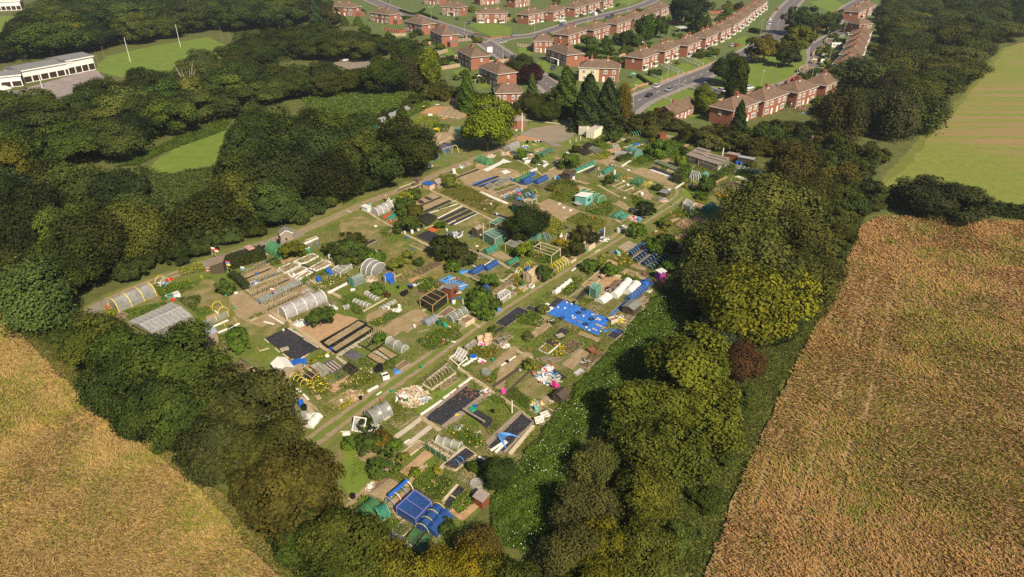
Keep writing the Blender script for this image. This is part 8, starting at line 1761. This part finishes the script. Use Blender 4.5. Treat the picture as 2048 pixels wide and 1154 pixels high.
shed(qd(440,390),2.4,2.,1.1,AX,_9,_50, 'low dark bench shed inside the track bend', 'flat',None,False);heap(qd(420,460),1.2,1.,(('sacks', 'brick_tan'),(_55,_0),('base',_5)),'tan and white sack pile inside the track bend', 'sack_pile',8,1.2);br(qd(500,330),.5,.4,_0, 'pale round dish on the low bench shed',name='dish',cat='dish');heap(qd(350,310),1.1,.5,(('tubs',_3),('pots',_27)),'black tubs inside the track bend',n=7);slp([qd(90,350),qd(200,300),qd(300,400),qd(200,470)],'soil');br(qd(152,385),.4,.5,_0, 'white ball-shaped tub on bare soil',name='tub',cat='tub')
veg([qd(0,380),qd(90,400),qd(260,480),qd(240,560),qd(60,530)],VG,.8,'leafy plot left of the tan and white sack pile',36,.15,(FY,8));bush(qd(210,570),20,.7,(.03,.045,.018),'dark blue-green bush inside the central track');heap(qd(60,690),1.4,.5,(('bits',_0),('tubs',_27),('cloth',_17)),'red and white bits beside the central track',n=7);br(qd(115,715),.4,.9,_8, 'pale blue barrel beside the central track near the bend');pk(qd(205,640),qd(240,630),.6,_0, 'white slab on the track verge',.2,'slab', 'slab');heap(qd(50,580),1.,.4,((_39,_1),('bags',_0)),'pale bits left of the dark blue-green bush',n=7)
t=cage([qd(670,560),qd(720,500),qd(830,560),qd(770,610)],1.4,_34,_4, 'broken white greenhouse frame right of the track',r=.05,bars=3,name='broken_greenhouse',cat='greenhouse');bed([qd(790,530),qd(830,480),qd(990,530),qd(940,590)],_29,_9, 'brown ridged bed right of the broken white greenhouse');tn(qd(960,610),qd(1050,560),2.2,1.8,_41,3,_14, 'teal net tunnel half under the thicket willows');heap(qd(1150,560),1.6,.5,(('sheets',_6),('cloths',_14),('bin',_5)),'black and teal sheet heap under the thicket willow',n=7,el=1.7)
veg([qd(420,690),qd(640,560),qd(720,620),qd(700,680),qd(500,720)],VG,.9,'flowering strip right of the track below the bend',40,.14,(FO,40,.12));veg([qd(840,470),qd(980,420),qd(1060,480),qd(940,510)],VY,.7,'leafy yellow-green patch at the top of the ridged bed',42,.14);bush(qd(480,760),14,.8,VO,'olive bush above the square boxed plant');bush(qd(410,720),9,1.,VG,'spiky green bush beside the flowering strip');bed([qd(300,890),qd(370,810),qd(440,850),qd(380,940)],_23,_32, 'square tan-boxed bed with a yellow-green plant',crops=VY,ch=.7,dens=60)
bed([qd(570,770),qd(670,690),qd(800,730),qd(720,850)],_29,_2, 'brown broken boarded bed under the thicket',crops=(.12,.06,.03),ch=.4);slp([qd(550,920),qd(720,860),qd(740,910),qd(600,960)],_29);slp([qd(250,1000),qd(390,920),qd(400,960),qd(300,1050)],_23);bush(qd(100,840),18,.8,VG,'green bush on the track verge above the weathered deck');bush(qd(480,1000),22,.8,VD,'dark leafy bush above the four dark net tunnels');bush(qd(270,970),12,.8,VG,'small leafy bush by the square boxed bed');cage([qd(500,1080),qd(560,1030),qd(660,1060),qd(600,1130)],1.,_49,_2, 'small dark frame cage in the thicket shade',r=.04)
gsh([qm(1170,370),qm(1240,320),qm(1260,360),qm(1200,390)],_6, 'small black sheet by the track verge',n=6);gsh([qm(1240,330),qm(1360,240),qm(1375,275),qm(1270,350)],_6, 'black strip with white bits on the track verge',n=8);veg([qm(1400,200),qm(1620,130),qm(1760,230),qm(1700,320),qm(1480,280)],VG,.9,'dense squash patch above the mown plots',44,.15,(FO,6));grp([qm(1260,400),qm(1420,250),qm(1640,340),qm(1780,440),qm(1620,560),qm(1390,500)],'track_grass');heap(qm(1830,260),.9,.5,(('sheets',_3),('box',_0)),'black sheet and white box at the squash patch',n=5,el=1.);pk(qm(1660,325),qm(1780,345),.6,_1, 'pale board right of the mown plot')
gsh([qm(1845,415),qm(1950,320),qm(2048,350),qm(1950,470)],_6, 'framed black sheet bed, right of two under the blue tarpaulin',n=10);pallet(qm(1935,415),.5,'small pallet on the right framed black sheet',_1);bed([qm(1690,575),qm(1820,455),qm(1935,505),qm(1800,620)],_19,_4, 'white-edged bed left of the right framed black sheet',crops=VO,ch=.2,fl=(FO,20));gsh([qm(1760,490),qm(1820,450),qm(1930,500),qm(1870,545)],_6, 'black sheet on the back of the white-edged bed',n=8,z=.25);veg([qm(1820,640),qm(1960,520),qm(2040,560),qm(1930,690)],VO,.5,'yellow flowering row right of the white-edged bed',40,.13,(FY,50));pallet(qm(1780,670),.5,'broken pallet below the white-edged bed',_2,w=2);pallet(qm(1880,690),.5,'broken pallet right of the first broken pallet',_2,w=2)
t=thing('armchair_pile', 'beige stuffed armchairs piled beside the track', 'armchairs',G(*qm(1090,480)),.3)
for i,(x,y) in enumerate(((-.8,.2),(.6,.5),(.1,-.7))):
 b=MB();b.box((x,y,.35),(1,1,.5)).box((x,y + .4,.8),(1,.25,.7)).box((x - .48,y,.6),(.22,1,.4)).box((x + .48,y,.6),(.22,1,.4));b.build('armchair', 'brick_tan',t)
bxt(qm(1052,530),(1.5,.8,.6),-.4,_0, 'white bath tub with pink inside beside the armchairs', 'bath', 'bath',None,_26);bxt(qm(1260,490),(1.4,1.1,.7),.5,_50, 'dark crate right of the armchairs', 'crate', 'crate');heap(qm(1310,520),.9,.6,(('chairs',_0),('pots',_43)),'white chair and pots right of the dark crate',n=7);cage([qm(850,570),qm(960,490),qm(990,505),qm(880,600)],.8,_34,_2, 'small wire-topped planter beside the lower track',r=.05)
t=cage([qm(680,690),qm(790,610),qm(880,690),qm(780,775)],.5,None,_4, 'white-edged cold bed under the tilted window frame',r=.07,crops=VG);t=thing('window_frame', 'white six-pane window tilted over a cold bed', 'window',G(*qm(800,670)),AX-PI/2);t.rotation_euler=(.75,0,AX-PI/2 - .1);t.location.z = .9
f=MB();
for x in (-1,-.33,.33,1):f.box((x,0,0),(.09,1.9,.07))
for y in (-.95,0,.95):f.box((0,y,.01),(2.1,.09,.07))
f.build('frame',_4,t);MB().box((0,0,-.03),(2,1.85,.02)).build('pane',_34,t);br(qm(950,668),.65,.5,_0, 'white round tub with blue lid beside the tilted window',_5, 'tub', 'tub');br(qm(1055,720),.25,.35,_26, 'small pink bucket left of the bare double bed',name=_30,cat=_30);pk(qm(1010,670),qm(1090,705),.3,_4, 'white board right of the round tub',.15);pk(qm(830,760),qm(940,690),.6,_20, 'pale slab run beside the tilted window bed',.06,'slab', 'slab')
veg([qm(880,600),qm(1000,540),qm(1240,560),qm(1180,680),qm(1000,660)],VO,.9,'rough red and yellow flower patch above the bare beds',42,.14,(FO,24));slp([qm(1120,760),qm(1400,530),qm(1480,560),qm(1270,760),qm(1150,830)],'soil');slp([qm(1200,1000),qm(1250,760),qm(1540,590),qm(1620,620),qm(1330,860),qm(1280,1050)],'soil')
pk(qm(1265,755),qm(1430,645),.25,_4, 'white board between two bare beds',.12);br(qm(1335,710),.3,.35,_3, 'black bucket between two bare beds',name=_30,cat=_30);pk(qm(1180,990),qm(1480,775),.5,_9, 'long dark board edging the lower bare bed',.2,_56, 'board');pk(qm(1330,1060),qm(1640,770),.3,_9, 'long dark hose-like board left of the junk plot',.2,_56, 'board');br(qm(1095,850),.8,.9,_42, 'dark mesh dome at the end of the bare beds',name='mesh_dome',cat='mesh dome');br(qm(1125,918),.25,.3,_28, 'orange ball-shaped pot among leaves',name='pot',cat='pot');veg([qm(1060,900),qm(1180,840),qm(1240,880),qm(1150,960)],VG,.6,'leafy patch beside the dark mesh dome',44,.14,(FO,8));bush(qm(1600,720),14,.8,VO,'olive bush left of the junk plot');br(qm(1640,850),.35,.5,_43, 'terracotta pot left of the junk heap',name='pot',cat='pot')
gsh([qm(1690,760),qm(1780,730),qm(2020,890),qm(1900,930)],_6, 'black sheet under the junk heap',n=10);heap(qo(1650,190),2.1,.8,(('pipes',_0),('sheets',_8),(_39,_1)),'big junk heap of pipes and blue sheets',n=11,el=1.8);heap(qo(1650,95),1.2,1.,(('bags',_0),('cloth', 'red_sheet')),'white and red bag stack at the back of the junk heap',_51,8,1.3)
t=thing('garden_chair', 'bright pink plastic garden chair at the junk heap', 'chair',G(*qo(1735,300)),2.4)
MB().box((0,0,.44),(.55,.52,.05)).build('seat',_26,t);MB().box((0,.27,.8),(.55,.05,.7)).build('backrest',_26,t)
for x in (-.24,.24):
 MB().box((x*1.15,0,.64),(.06,.5,.04)).build('armrest',_26,t)
 for y in (-.22,.22):MB().box((x,y,.21),(.05,.05,.42)).build('leg',_26,t)
t.scale=(1.5,1.5,1.5);br(qo(1190,345),.38,.6,_26, 'bright pink bucket by the cross path',name=_30,cat=_30)
slp([qo(1310,310),qo(1480,170),qo(1700,260),qo(1620,400),qo(1480,430)],_19);veg([qo(1220,370),qo(1320,290),qo(1480,440),qo(1440,520),qo(1300,440)],VD,.7,'dark weeds along the cross path',40,.14);heap(qo(1540,470),1.1,.4,(('stones',_0),('gnomes',_36)),'white stone ornaments at the slope edge', 'ornament_group',9,1.);br(qo(1535,540),.35,.9,_14, 'teal barrel at the end of the cross path');shed(qo(1790,430),1.6,2.,1.5,AX-PI/2,_9,_9, 'small dark brown shed on the flowery slope edge', 'gable',None,False);heap(qo(1680,440),.8,.6,((_39,_1),),'pale boards beside the small dark brown shed',n=7);pallet(qo(1565,660),.4,'white slatted panel leaning at the slope edge',_4,.8,z=.6);pallet(qo(1625,600),.5,'white crate panel above the slatted panel',_4,.3,z=.5);heap((1168,722),.8,.5,(('bags',_0),('box',_3)),'white bags on the slope above the junk heap',n=6);bxt((1185,705),(1.6,1.2,.8),.6,_37, 'brown crate on the upper slope edge', 'crate', 'crate');pk((1150,750),(1165,740),1.,_17, 'grey panel on the slope edge',.1,'panel', 'panel')
heap(qo(235,390),2.6,1.2,(('logs',_1),(_39, 'brick_tan'),('offcuts',_20)),'big pale wood pile beside the lower track', 'wood_pile',36,1.7);heap(qo(350,420),1.,.5,((_55,_8),('bags',_0)),'light blue sheet on the end of the wood pile',n=6,el=1.5);br(qo(120,425),.4,.9,_37, 'rusty barrel left of the wood pile',_0);br(qo(163,440),.4,.9,_24, 'green barrel left of the wood pile',_0)
hps(qo(395,285),qo(610,115),1.7,1.5,8,_2, 'arched wooden frame over a long narrow bed by the track',r=.06,ridge=True);bed([qo(340,265),qo(600,80),qo(690,150),qo(435,325)],_19,_1, 'long narrow timber bed under the arched frame',.35,.25,VG,.4);pk(qo(480,215),qo(610,120),.5,_23, 'dark soil trough in the arched frame bed',.4,'trough', 'trough')
grp([qo(250,530),qo(640,200),qo(860,190),qo(560,420),qo(320,590)],'lawn');
for i,(a,b) in enumerate((((325,580),(545,430)),((560,410),(700,310)),((720,290),(858,190)))):pk(qo(*a),qo(*b),.35,_4,['lower', 'middle', 'upper'][i] + ' white board in the line above the large ragged black sheet',.2)
pk(qo(370,600),qo(800,265),.5,_2, 'long grey board along the large ragged black sheet',.25,_56, 'board');gsh([qo(365,605),qo(800,275),qo(985,350),qo(545,700)],_6, 'large ragged black sheet strewn with brown straw',wr=.16,n=28,ragged=.5);heap(qo(770,370),2.,.25,(('straw', 'rust'),),'rusty straw strewn on the large ragged black sheet', 'straw_heap',30,1.);heap(qo(690,580),.5,.3,(('toys',_8),('tubes',_36)),'blue and yellow toys on the ragged black sheet',n=4,el=.9);pk(qo(560,715),qo(1050,330),.9,_2, 'weathered plank walk right of the ragged black sheet',.15,'plank_walk', 'planks')
heap(qo(1000,345),.9,.5,(('bags',_0),('pots',_43)),'white and red bits at the top of the plank walk',n=7);gsh([qo(815,575),qo(895,520),qo(1110,640),qo(1015,720)],_6, 'smaller ragged black sheet below the plank walk',n=12);br(qo(865,525),.6,.4,_13, 'green dish on the smaller black sheet',name='dish',cat='dish');grp([qo(900,520),qo(1060,380),qo(1390,530),qo(1300,620),qo(1110,640)],'track_grass');veg([qo(1050,420),qo(1130,350),qo(1220,440),qo(1140,480)],VG,.9,'leafy clump at the top of the grassy plot',44,.15);pole(*qo(1280,560),2.4,.1,_4, 'white upright post in the grassy plot', 'white_post', 'post');pk(qo(765,560),qo(995,700),.25,_2, 'long grey rail above the smaller black sheet',.2,'rail', 'rail',z=.9)
bed([qo(1015,940),qo(1385,570),qo(1500,665),qo(1190,985)],_23,_2, 'long sunken black-sheeted bed at the slope edge',.3,.3);gsh([qo(1025,935),qo(1385,580),qo(1490,665),qo(1190,970)],_6, 'black sheet lining the long slope edge bed',n=20,wr=.16,z=.3);pk(qo(1010,890),qo(1370,550),.7,_2, 'thick weathered beam along the long black bed',.35,'beam', 'beam');pk(qo(1255,995),qo(1505,700),.5,_1, 'pale beam at the slope side of the long black bed',.4,'beam', 'beam');pk(qo(1055,980),qo(1215,875),.35,_4, 'white board, left of a pair on the long black bed',.12,z=.5);pk(qo(1105,1000),qo(1225,885),.35,_4, 'white board, right of a pair on the long black bed',.12,z=.5);pk(qo(1075,810),qo(1240,665),.3,_4, 'white board left of the thick weathered beam',.15)
t=thing('pipe_bundle', 'bundle of bent blue water pipes on the long black bed', 'pipes',G(*qo(1225,870)),AX)
for k in range(6):MB().tube(smooth_line([Vector((-1.4 + .1*k,-1 + .2*k,.5)),Vector((-.3,.3 + .2*k,.75 + .05*k)),Vector((.9,.2 + .15*k,.7)),Vector((1.5,-.9 + .1*k,.5))],4),.045,5).build('pipe',_21,t)
veg([qo(640,790),qo(720,690),qo(960,800),qo(1000,920),qo(860,930),qo(760,870)],VG,.8,'green potato patch below the smaller black sheet',44,.15,(FY,12));heap(qo(720,715),.7,.3,(('bags',_0),),'white bags below the plank walk',_51,6,.9);heap(qo(910,785),.5,.3,(('bits',_1),),'pale bits in the green potato patch',n=6);veg([qo(1000,760),qo(1100,660),qo(1180,680),qo(1060,800)],VG,.4,'grassy strip left of the thick weathered beam',40,.12)
tn(qn(920,825),qn(1130,715),2.6,1.9,_40,3,_17, 'crumpled clear polytunnel beside the lower track',_11,_11,sag=.08,crops=VG);heap(qn(970,920),1.2,.6,(('bags',_3),('tins',_0)),'black refuse bags in front of the crumpled polytunnel',_51,12,1.3);t=thing('window_frame', 'white-framed window leaning left of the crumpled polytunnel', 'window',G(*qn(805,910)),-.2);t.rotation_euler=(.9,0,-.25);t.location.z = .8
f=MB().box((-.9,0,0),(.12,2,.08)).box((.9,0,0),(.12,2,.08)).box((0,1,.01),(1.9,.12,.08)).box((0,-1,.01),(1.9,.12,.08));f.build('frame',_4,t);MB().box((0,0,-.02),(1.75,1.9,.02)).build('pane',_53,t)
pk(qn(690,905),qn(745,890),1.,'wire_grey', 'wire panel left of the leaning white window',.5,'wire_panel', 'panel');pk(qn(810,1060),qn(1010,945),.9,_57, 'pale slab path before the crumpled polytunnel',.06,'slab_path', 'path');pk(qn(1080,815),qn(1150,770),.5,_1, 'pale board at the door of the crumpled polytunnel');
pk(qn(1215,1015),qn(1510,800),.8,_57, 'cream slab path, upper of two',.06,'slab_path', 'path');pk(qn(1345,1105),qn(1620,890),.8,_57, 'cream slab path, lower of two',.06,'slab_path', 'path');slp([qn(1400,960),qn(1500,880),qn(1560,890),qn(1480,960)],_19);bush(qn(1040,1020),24,.6,(.12,.085,.022),'orange-brown bramble bush below the refuse bags');bush(qn(900,1100),26,.7,VD,'dark bush at the end of the pale slab path');bush(qn(700,1060),18,.7,VG,'green bush left of the pale slab path');bush(qn(1200,1100),20,.7,VG,'green bush below the upper cream slab path');veg([qn(1170,720),qn(1260,600),qn(1460,760),qn(1300,880),qn(1200,860)],VO,.5,'rough olive plot below the wood pile',40,.13);heap(qn(650,965),.6,.3,(('slabs',_20),),'white slab heap at the track end', 'slab_stack',6,1.2)
tn(qn(215,900),qn(325,770),1.6,.7,'fleece',3,_12, 'white fleece tunnel in the shade at the track end', 'fleece_tunnel', 'fleece tunnel');heap(qn(245,760),.8,.4,(('sheets',_0),),'white sheets above the shaded fleece tunnel',n=6,el=1.3);pk(qn(150,850),qn(175,720),1.,_34, 'grey glass panel left of the shaded fleece tunnel',.3,'glass_panel', 'panel');br(qn(133,650),.42,1.1,_5, 'bright blue barrel beside the earth path');br(qn(165,680),.45,.7,_3, 'black tub touching the bright blue path barrel',name='tub',cat='tub');br(qn(45,745),.4,.8,_8, 'pale blue barrel in the hedge shade');grp([(690,880),(740,905),(765,950),(700,1000),(680,950)],'lawn')
sheet('path',[ql(300,880),ql(430,960),ql(780,1140),ql(700,1180),ql(380,1000)],_52,.1);sheet('path',[qn(0,430),qn(120,520),qn(340,700),qn(380,790),qn(330,720),qn(0,500)],_52,.1)
bed([qo(365,905),qo(440,850),qo(680,990),qo(600,1080)],'soil',_1, 'green-net edged bed with pale slab walks',crops=VB,ch=.3)
t=thing('net_screen', 'dark green net screen along the green-net bed', 'net screen',G(*qo(365,930)));d=G(*qo(600,1085))-t.location;MB().beam(d*0+Vector((0,0,.55)),d+Vector((0,0,.55)),.05,1.1).build('netting',_48,t)
for k in range(5):MB().bar(d*(k/4),d*(k/4)+Vector((0,0,1.15)),.04,5).build('stake',_1,t)
pk(qo(400,895),qo(625,1030),.45,_57, 'pale slab walk inside the green-net bed',.1,'slab_path', 'path',z=.25);pk(qo(460,865),qo(690,1000),.4,_57, 'second pale slab walk beside the green-net bed',.1,'slab_path', 'path',z=.25);pk(qo(530,1145),qo(795,915),.7,_57, 'broad pale slab walk right of the green-net bed',.1,'slab_path', 'path');tn(qo(500,850),qo(740,920),1.3,.9,_34,4,_12, 'torn pale mesh tunnel behind the green-net bed')
bed([qo(550,1125),qo(795,925),qo(905,1000),qo(690,1165)],_23,_1, 'black-sheeted bed with a pale blue pipe, timber edged');gsh([qo(565,1115),qo(795,940),qo(890,1000),qo(690,1150)],_6, 'black sheet lining the timber edged pipe bed',z=.28,n=12,ragged=.1);gsh([qo(855,1095),qo(920,1020),qo(1030,1080),qo(950,1150)],_6, 'small black sheeted bed right of the timber edged bed',n=8);pk(qo(930,1020),qo(1025,1070),.3,_4, 'white board behind the small black sheeted bed',.15)
hps(qo(700,1095),qo(740,1060),1.2,.8,2,_21, 'pale blue pipe bent over the timber edged bed',r=.04)
slp([qp(390,450),qp(560,270),qp(720,340),qp(550,520)],_23);slp([qp(150,560),qp(330,390),qp(520,230),qp(560,260),qp(400,420),qp(170,590)],'soil');bed([qp(395,455),qp(600,300),qp(700,350),qp(545,520)],'soil',_2, 'plain brown bed left of the blue netting cage');heap(qp(395,375),.7,.4,(('pots',_0),),'white pot group at the brown bed', 'pot_group',7,.9);br(qp(232,480),.35,.6,_3, 'dark bucket at the left brown plot',name=_30,cat=_30)
cage([qp(665,572),qp(850,402),qp(1020,522),qp(860,692)],1.5,_44, 'purple_pipe' if 'purple_pipe' in MATS else mat('purple_pipe',(.2,.17,.5),.5),'big square blue netting cage in the bottom plot',True,bars=1,r=.045,crops=VB);gsh([qp(1030,500),qp(840,385),qp(850,375),qp(1040,490)],_6, 'black edge behind the blue netting cage',n=6)
tn(qp(925,815),qp(1095,605),1.9,1.2,_44,4,_16, 'blue net tunnel with yellow hoops, left of a pair',crops=VB);tn(qp(1015,855),qp(1165,665),1.9,1.2,_44,4,_5, 'deeper blue net tunnel, right of a pair',crops=VB)
hps(qp(605,560),qp(785,385),1.6,1.2,4,[_21,_12],'blue and white hoops left of the blue netting cage',r=.05);pk(qp(600,525),qp(785,365),.35,_31, 'rolled blue netting on the blue and white hoops',.25,'net_roll', 'net roll',z=1.1);bed([qp(570,560),qp(760,390),qp(830,420),qp(640,600)],_29,_2, 'red-brown bed under the blue and white hoops',crops=VG,ch=.2,dens=8)
tn(qp(290,680),qp(450,550),2.,1.1,_48,3,_13, 'long green net tunnel at the bottom left plots',crops=VG);tn(qp(470,670),qp(570,620),2.1,1.3,_41,2,_14, 'small teal-hooped net tunnel left of the blue cage',crops=VG);heap(qp(280,690),.6,.3,(('cloth',_31),),'blue cloth at the foot of the long green tunnel',n=5)
sheet('path',[qp(590,620),qp(650,600),qp(870,760),qp(830,800)],_52,.1);sheet('path',[qp(860,770),qp(1030,550),qp(1080,580),qp(900,770)],_52,.1);cage([qp(720,985),qp(850,800),qp(930,850),qp(810,1010)],.5,_48,_9, 'low green net frame, left of two at the bottom',r=.04,crops=VG);cage([qp(830,1030),qp(960,860),qp(1020,890),qp(930,1060)],.5,_48,_9, 'low green net frame, right of two at the bottom',r=.04,crops=VG)
veg([qp(510,780),qp(600,690),qp(700,740),qp(600,830)],VG,.7,'green clump below the small teal-hooped tunnel',50,.13);veg([qp(600,830),qp(700,740),qp(800,800),qp(720,900),qp(650,890)],VB,.8,'grey-green cabbage clump below the blue cage',50,.13);veg([qp(230,600),qp(330,480),qp(420,500),qp(320,610)],VG,.9,'bushy greens above the long green net tunnel',50,.14)
t=shed(qp(650,1060),3.,2.4,1.6,AX-PI/2,_9, 'corrugated', 'ribbed grey shed roof among the bottom trees', 'gable',None,False,rise=.4);shed(qp(1520,545),1.2,1.4,1.4,AX,_37,_35, 'small red-sided shed at the foot of the flowery slope', 'pent',None,False,rise=.25)
gsh([qp(1140,560),qp(1290,365),qp(1350,400),qp(1210,600)],_6, 'black sheet bed left of the small red-sided shed',n=10);pk(qp(1130,520),qp(1280,350),.35,_1, 'pale board left of the bottom black sheet bed');veg([qp(950,400),qp(1090,250),qp(1250,320),qp(1130,510),qp(1030,500)],VD,.7,'potato bed right of the blue netting cage',46,.14,((.3,.3,.05),30));bed([qp(1280,290),qp(1350,200),qp(1460,260),qp(1390,350)],'soil',_2, 'square green-planted bed above the mesh dome',crops=VG,ch=.3);br(qp(1470,370),.9,.8,_34, 'pale mesh dome above the small red-sided shed',name='mesh_dome',cat='mesh dome');veg([qp(1220,580),qp(1300,440),qp(1440,420),qp(1440,560),qp(1300,660)],VG,.8,'big-leaved rhubarb patch beside the red-sided shed',46,.2);
veg([qp(650,270),qp(800,180),qp(900,200),qp(780,330)],VO,.5,'weedy plot behind the brown bed',40,.13);veg([qp(800,360),qp(960,180),qp(1090,240),qp(940,390)],VG,.5,'grassy plot behind the blue netting cage',40,.13);bush(qp(850,230),11,.9,LIME,'yellow-green sunflower bush behind the blue netting cage');bush(qp(1075,195),8,1.1,(.24,.22,.02),'bright yellow bush at the corner of the pipe bed');slp([qp(750,350),qp(960,150),qp(1000,170),qp(790,370)],_29);slp([qp(1040,320),qp(1110,240),qp(1140,250),qp(900,420)],_29);bush(qp(520,150),30,.6,VD,'wide dark bush above the brown bed');bush(qp(740,70),14,.8,VO,'olive bush left of the green-net bed');bush(qp(1180,780),18,.9,VD,'dark bush right of the blue net tunnel pair')
for i,(x,y,sh) in enumerate(((1573,222,_38),(1589,222,_0),(1595,225,_38),(1603,224,'cloth_red'))):person((x,y),['person in dark clothes, leftmost at the garden party', 'person in white at the garden party', 'person in dark clothes behind the one in white', 'person in red at the garden party'][i],'stand',sh,_38, 'hair_dark',i)
flag((1578,228),4,(_0,_31),'white and blue flag pole at the garden party');heap((1610,226),1.2,.6,(('chairs',_0),('cloths',_31)),'white garden chairs at the garden party', 'chair_stack',6,1.)
t=thing('parasol', 'small turquoise parasol in the corner garden of the row', 'parasol',G(1266,156));MB().bar((0,0,0),(0,0,2.2),.04).build('pole',_1,t);MB().lathe([(1.4,1.9),(.7,2.15),(0,2.35)],n=8).build('canopy',_14,t)
KINDS_=[(_30,_0,_59,_30),(_30,_3, 'black',_30),('plant_pot',_43,_43, 'pot'),(_30,_13, 'green',_30),(_30,_5, 'blue',_30),('plank',_1, 'pale', 'plank'),('plank',_4,_59, 'plank'),('sack', 'fleece', 'whitish', 'sack'),('plank',_2, 'grey', 'plank')]
zone=W([(260,640),(430,530),(700,420),(860,365),(1060,300),(1180,320),(1340,370),(1380,440),(1330,560),(1220,650),(1150,760),(1050,880),(960,990),(870,1060),(740,1000),(700,850),(600,760),(480,700)])
LQ=[(p[0],p[1],s) for p,s in ((l[:2],l[2]) for l in LAND)];seen=set()
for q in samp(zone,170).tolist():
 k=random.choice(KINDS_);near=sorted(LQ,key=lambda l:(l[0]-q[0])**2+(l[1]-q[1])**2)
 for l in near[:4]:
  lb=f'{k[2]} {k[0].replace("_", " ")} lying beside the {l[2]}'
  if lb not in seen and len(lb.split())<=16:break
 else:continue
 seen.add(lb)
 if k[0] == 'plank':
  o=MB().box((0,0,0),(ruf(1,2.6),ruf(.15,.35),.06)).build('plank',k[1],None,(q[0],q[1],.12));o.rotation_euler=(0,0,AX+random.choice((0,PI/2))+random.gauss(0,.2))
 elif k[0] == 'sack': o=MB().lathe([(0,0),(.35,.02),(.42,.2),(.3,.38),(0,.42)],n=8).build('sack',k[1],None,(q[0],q[1],.04));o.scale=(1,.7,1)
 else:
  r=ruf(.18,.3);o=MB().lathe([(0,0),(r * .75,0),(r,r*1.9),(r * .9,r*1.9),(r * .7,r * .5),(0,r * .5)],n=9).build(k[0],k[1],None,(q[0],q[1],.05))
 tag(o,lb,k[3],'odds and ends on the plots')
LEFT_=[(450,560),(600,480),(720,425),(860,375),(1000,310),(1080,295),(1200,330),(1340,382),(1310,410),(1140,520),(950,640),(740,785),(640,850),(560,760),(470,690),(440,640)]
RIGHT_=[(720,850),(960,670),(1160,545),(1360,430),(1440,450),(1340,560),(1220,690),(1150,800),(1065,890),(970,1000),(890,1100),(760,1060),(700,960)]
UP_=[(1130,290),(1240,270),(1330,268),(1560,345),(1480,420),(1400,400),(1340,360),(1200,310)]
BT=[('soil',_2,None,'bare brown'),('soil',_1,None,'pale-edged bare'),(_19,_2,VG,'green-planted'),('soil',None,VY,'yellow-green'),(_23,_2,VD,'dark leafy'),('soil',None,None,'dug'),(_19,_1,VO,'straggly'),('soil',_2,VB,'grey-green'),(_6,_2,None,'black-covered'),(_29,None,None,'reddish dug')]
def filler(zone,n,where):
 global seen
 k=0
 for q in samp(W(zone),n*14).tolist():
  a=AX+random.choice((0,0,PI/2))+random.gauss(0,.03);l,w=ruf(3,7.5),ruf(1.2,2.6);u=Vector((cos(a),sin(a),0));v=Vector((-u.y,u.x,0));c=Vector((q[0],q[1],0))
  T_=np.array([tuple((c+u*(l*i/2)+v*(w*j/2))[:2]) for i in (-1,-.5,0,.5,1) for j in (-1,0,1)])
  if not free(T_).all():continue
  b=random.choice(BT);near=sorted(LQ,key=lambda m:(m[0]-q[0])**2+(m[1]-q[1])**2)
  for m in near[:5]:
   lb=f'{b[3]} bed beside the {m[2]}'
   if lb not in seen and len(lb.split())<=16:break
  else:continue
  seen.add(lb);k+=1;P4=[c+u*(l*i/2)+v*(w*j/2) for i,j in ((-1,-1),(1,-1),(1,1),(-1,1))];bed(P4,b[0],b[1],lb,ruf(.12,.28),.12,b[2],ruf(.25,.6),30,group='small filler beds',world=True)
  if k>=n:break
filler(LEFT_,46,'');filler(RIGHT_,44,'');filler(UP_,22,'')
def weeds(px,n,h,col,ls,label,seed,thr=.42):
 Q=samp(W(px),n);k=fbm(Q[:,0],Q[:,1],4.5,seed);k2=fbm(Q[:,0],Q[:,1],1.1,seed+3);ok=((k * .6+k2 * .4)>thr)&free(Q,.06);Q2=Q[ok];kk=k2[ok]
 N=rng.normal(0,.55,(len(Q2),3));N[:,2] += .8
 o=link('weeds', lfm('weeds', np.c_[Q2,h*(.3+kk)*rng.random(len(Q2)) ** .7],N,ls*(.5 + .9*rng.random(len(Q2))),.5*kk + .5*rng.random(len(Q2))),None,None,col);tag(o,label,'weeds', None,'stuff')
for px,n,c,sd,lb in ((LEFT_,110000,(.1,.15,.022),51,'green weeds and rough grass between the left-hand plots'),(LEFT_,60000,(.22,.18,.06),61,'straw-coloured dead weeds between the left-hand plots'),(RIGHT_,100000,(.1,.15,.022),71,'green weeds and rough grass between the right-hand plots'),(RIGHT_,45000,(.22,.18,.06),81,'straw-coloured dead weeds between the right-hand plots'),(UP_,60000,(.1,.145,.022),91,'green weeds over the plots below the scrub belt'),([(760,260),(830,210),(960,195),(1040,220),(1040,250),(900,320),(820,320)],14000,(.13,.14,.03),95,'weeds over the upper plots behind the tall dark tree')):weeds(px,n,.5,c,.085 if px is not UP_ else .12,lb,sd,.5 if c[0] > .1 else .44)
shrubs(LEFT_,20,'among the left-hand plots',.55);shrubs(RIGHT_,16,'among the right-hand plots',.55);shrubs(UP_,14,'in the plots below the scrub belt',.7)
hz=MB().box((0,1150,33),(3000,2600,68)).build('haze', 'glass');hz['kind'] = 'stuff';hz.data.materials.clear()
hm=bpy.data.materials.new('haze');hm.use_nodes=True;nt=hm.node_tree;nt.nodes.remove(nt.nodes['Principled BSDF'])
pv=nt.nodes.new('ShaderNodeVolumePrincipled');pv.inputs['Density'].default_value = .00013;pv.inputs['Color'].default_value=(.78,.86,1,1);pv.inputs['Anisotropy'].default_value = .2
nt.links.new(pv.outputs[0],nt.nodes['Material Output'].inputs['Volume']);hz.data.materials.append(hm)
tag(hz,'thin blue-grey haze over the far houses and woods', 'haze')
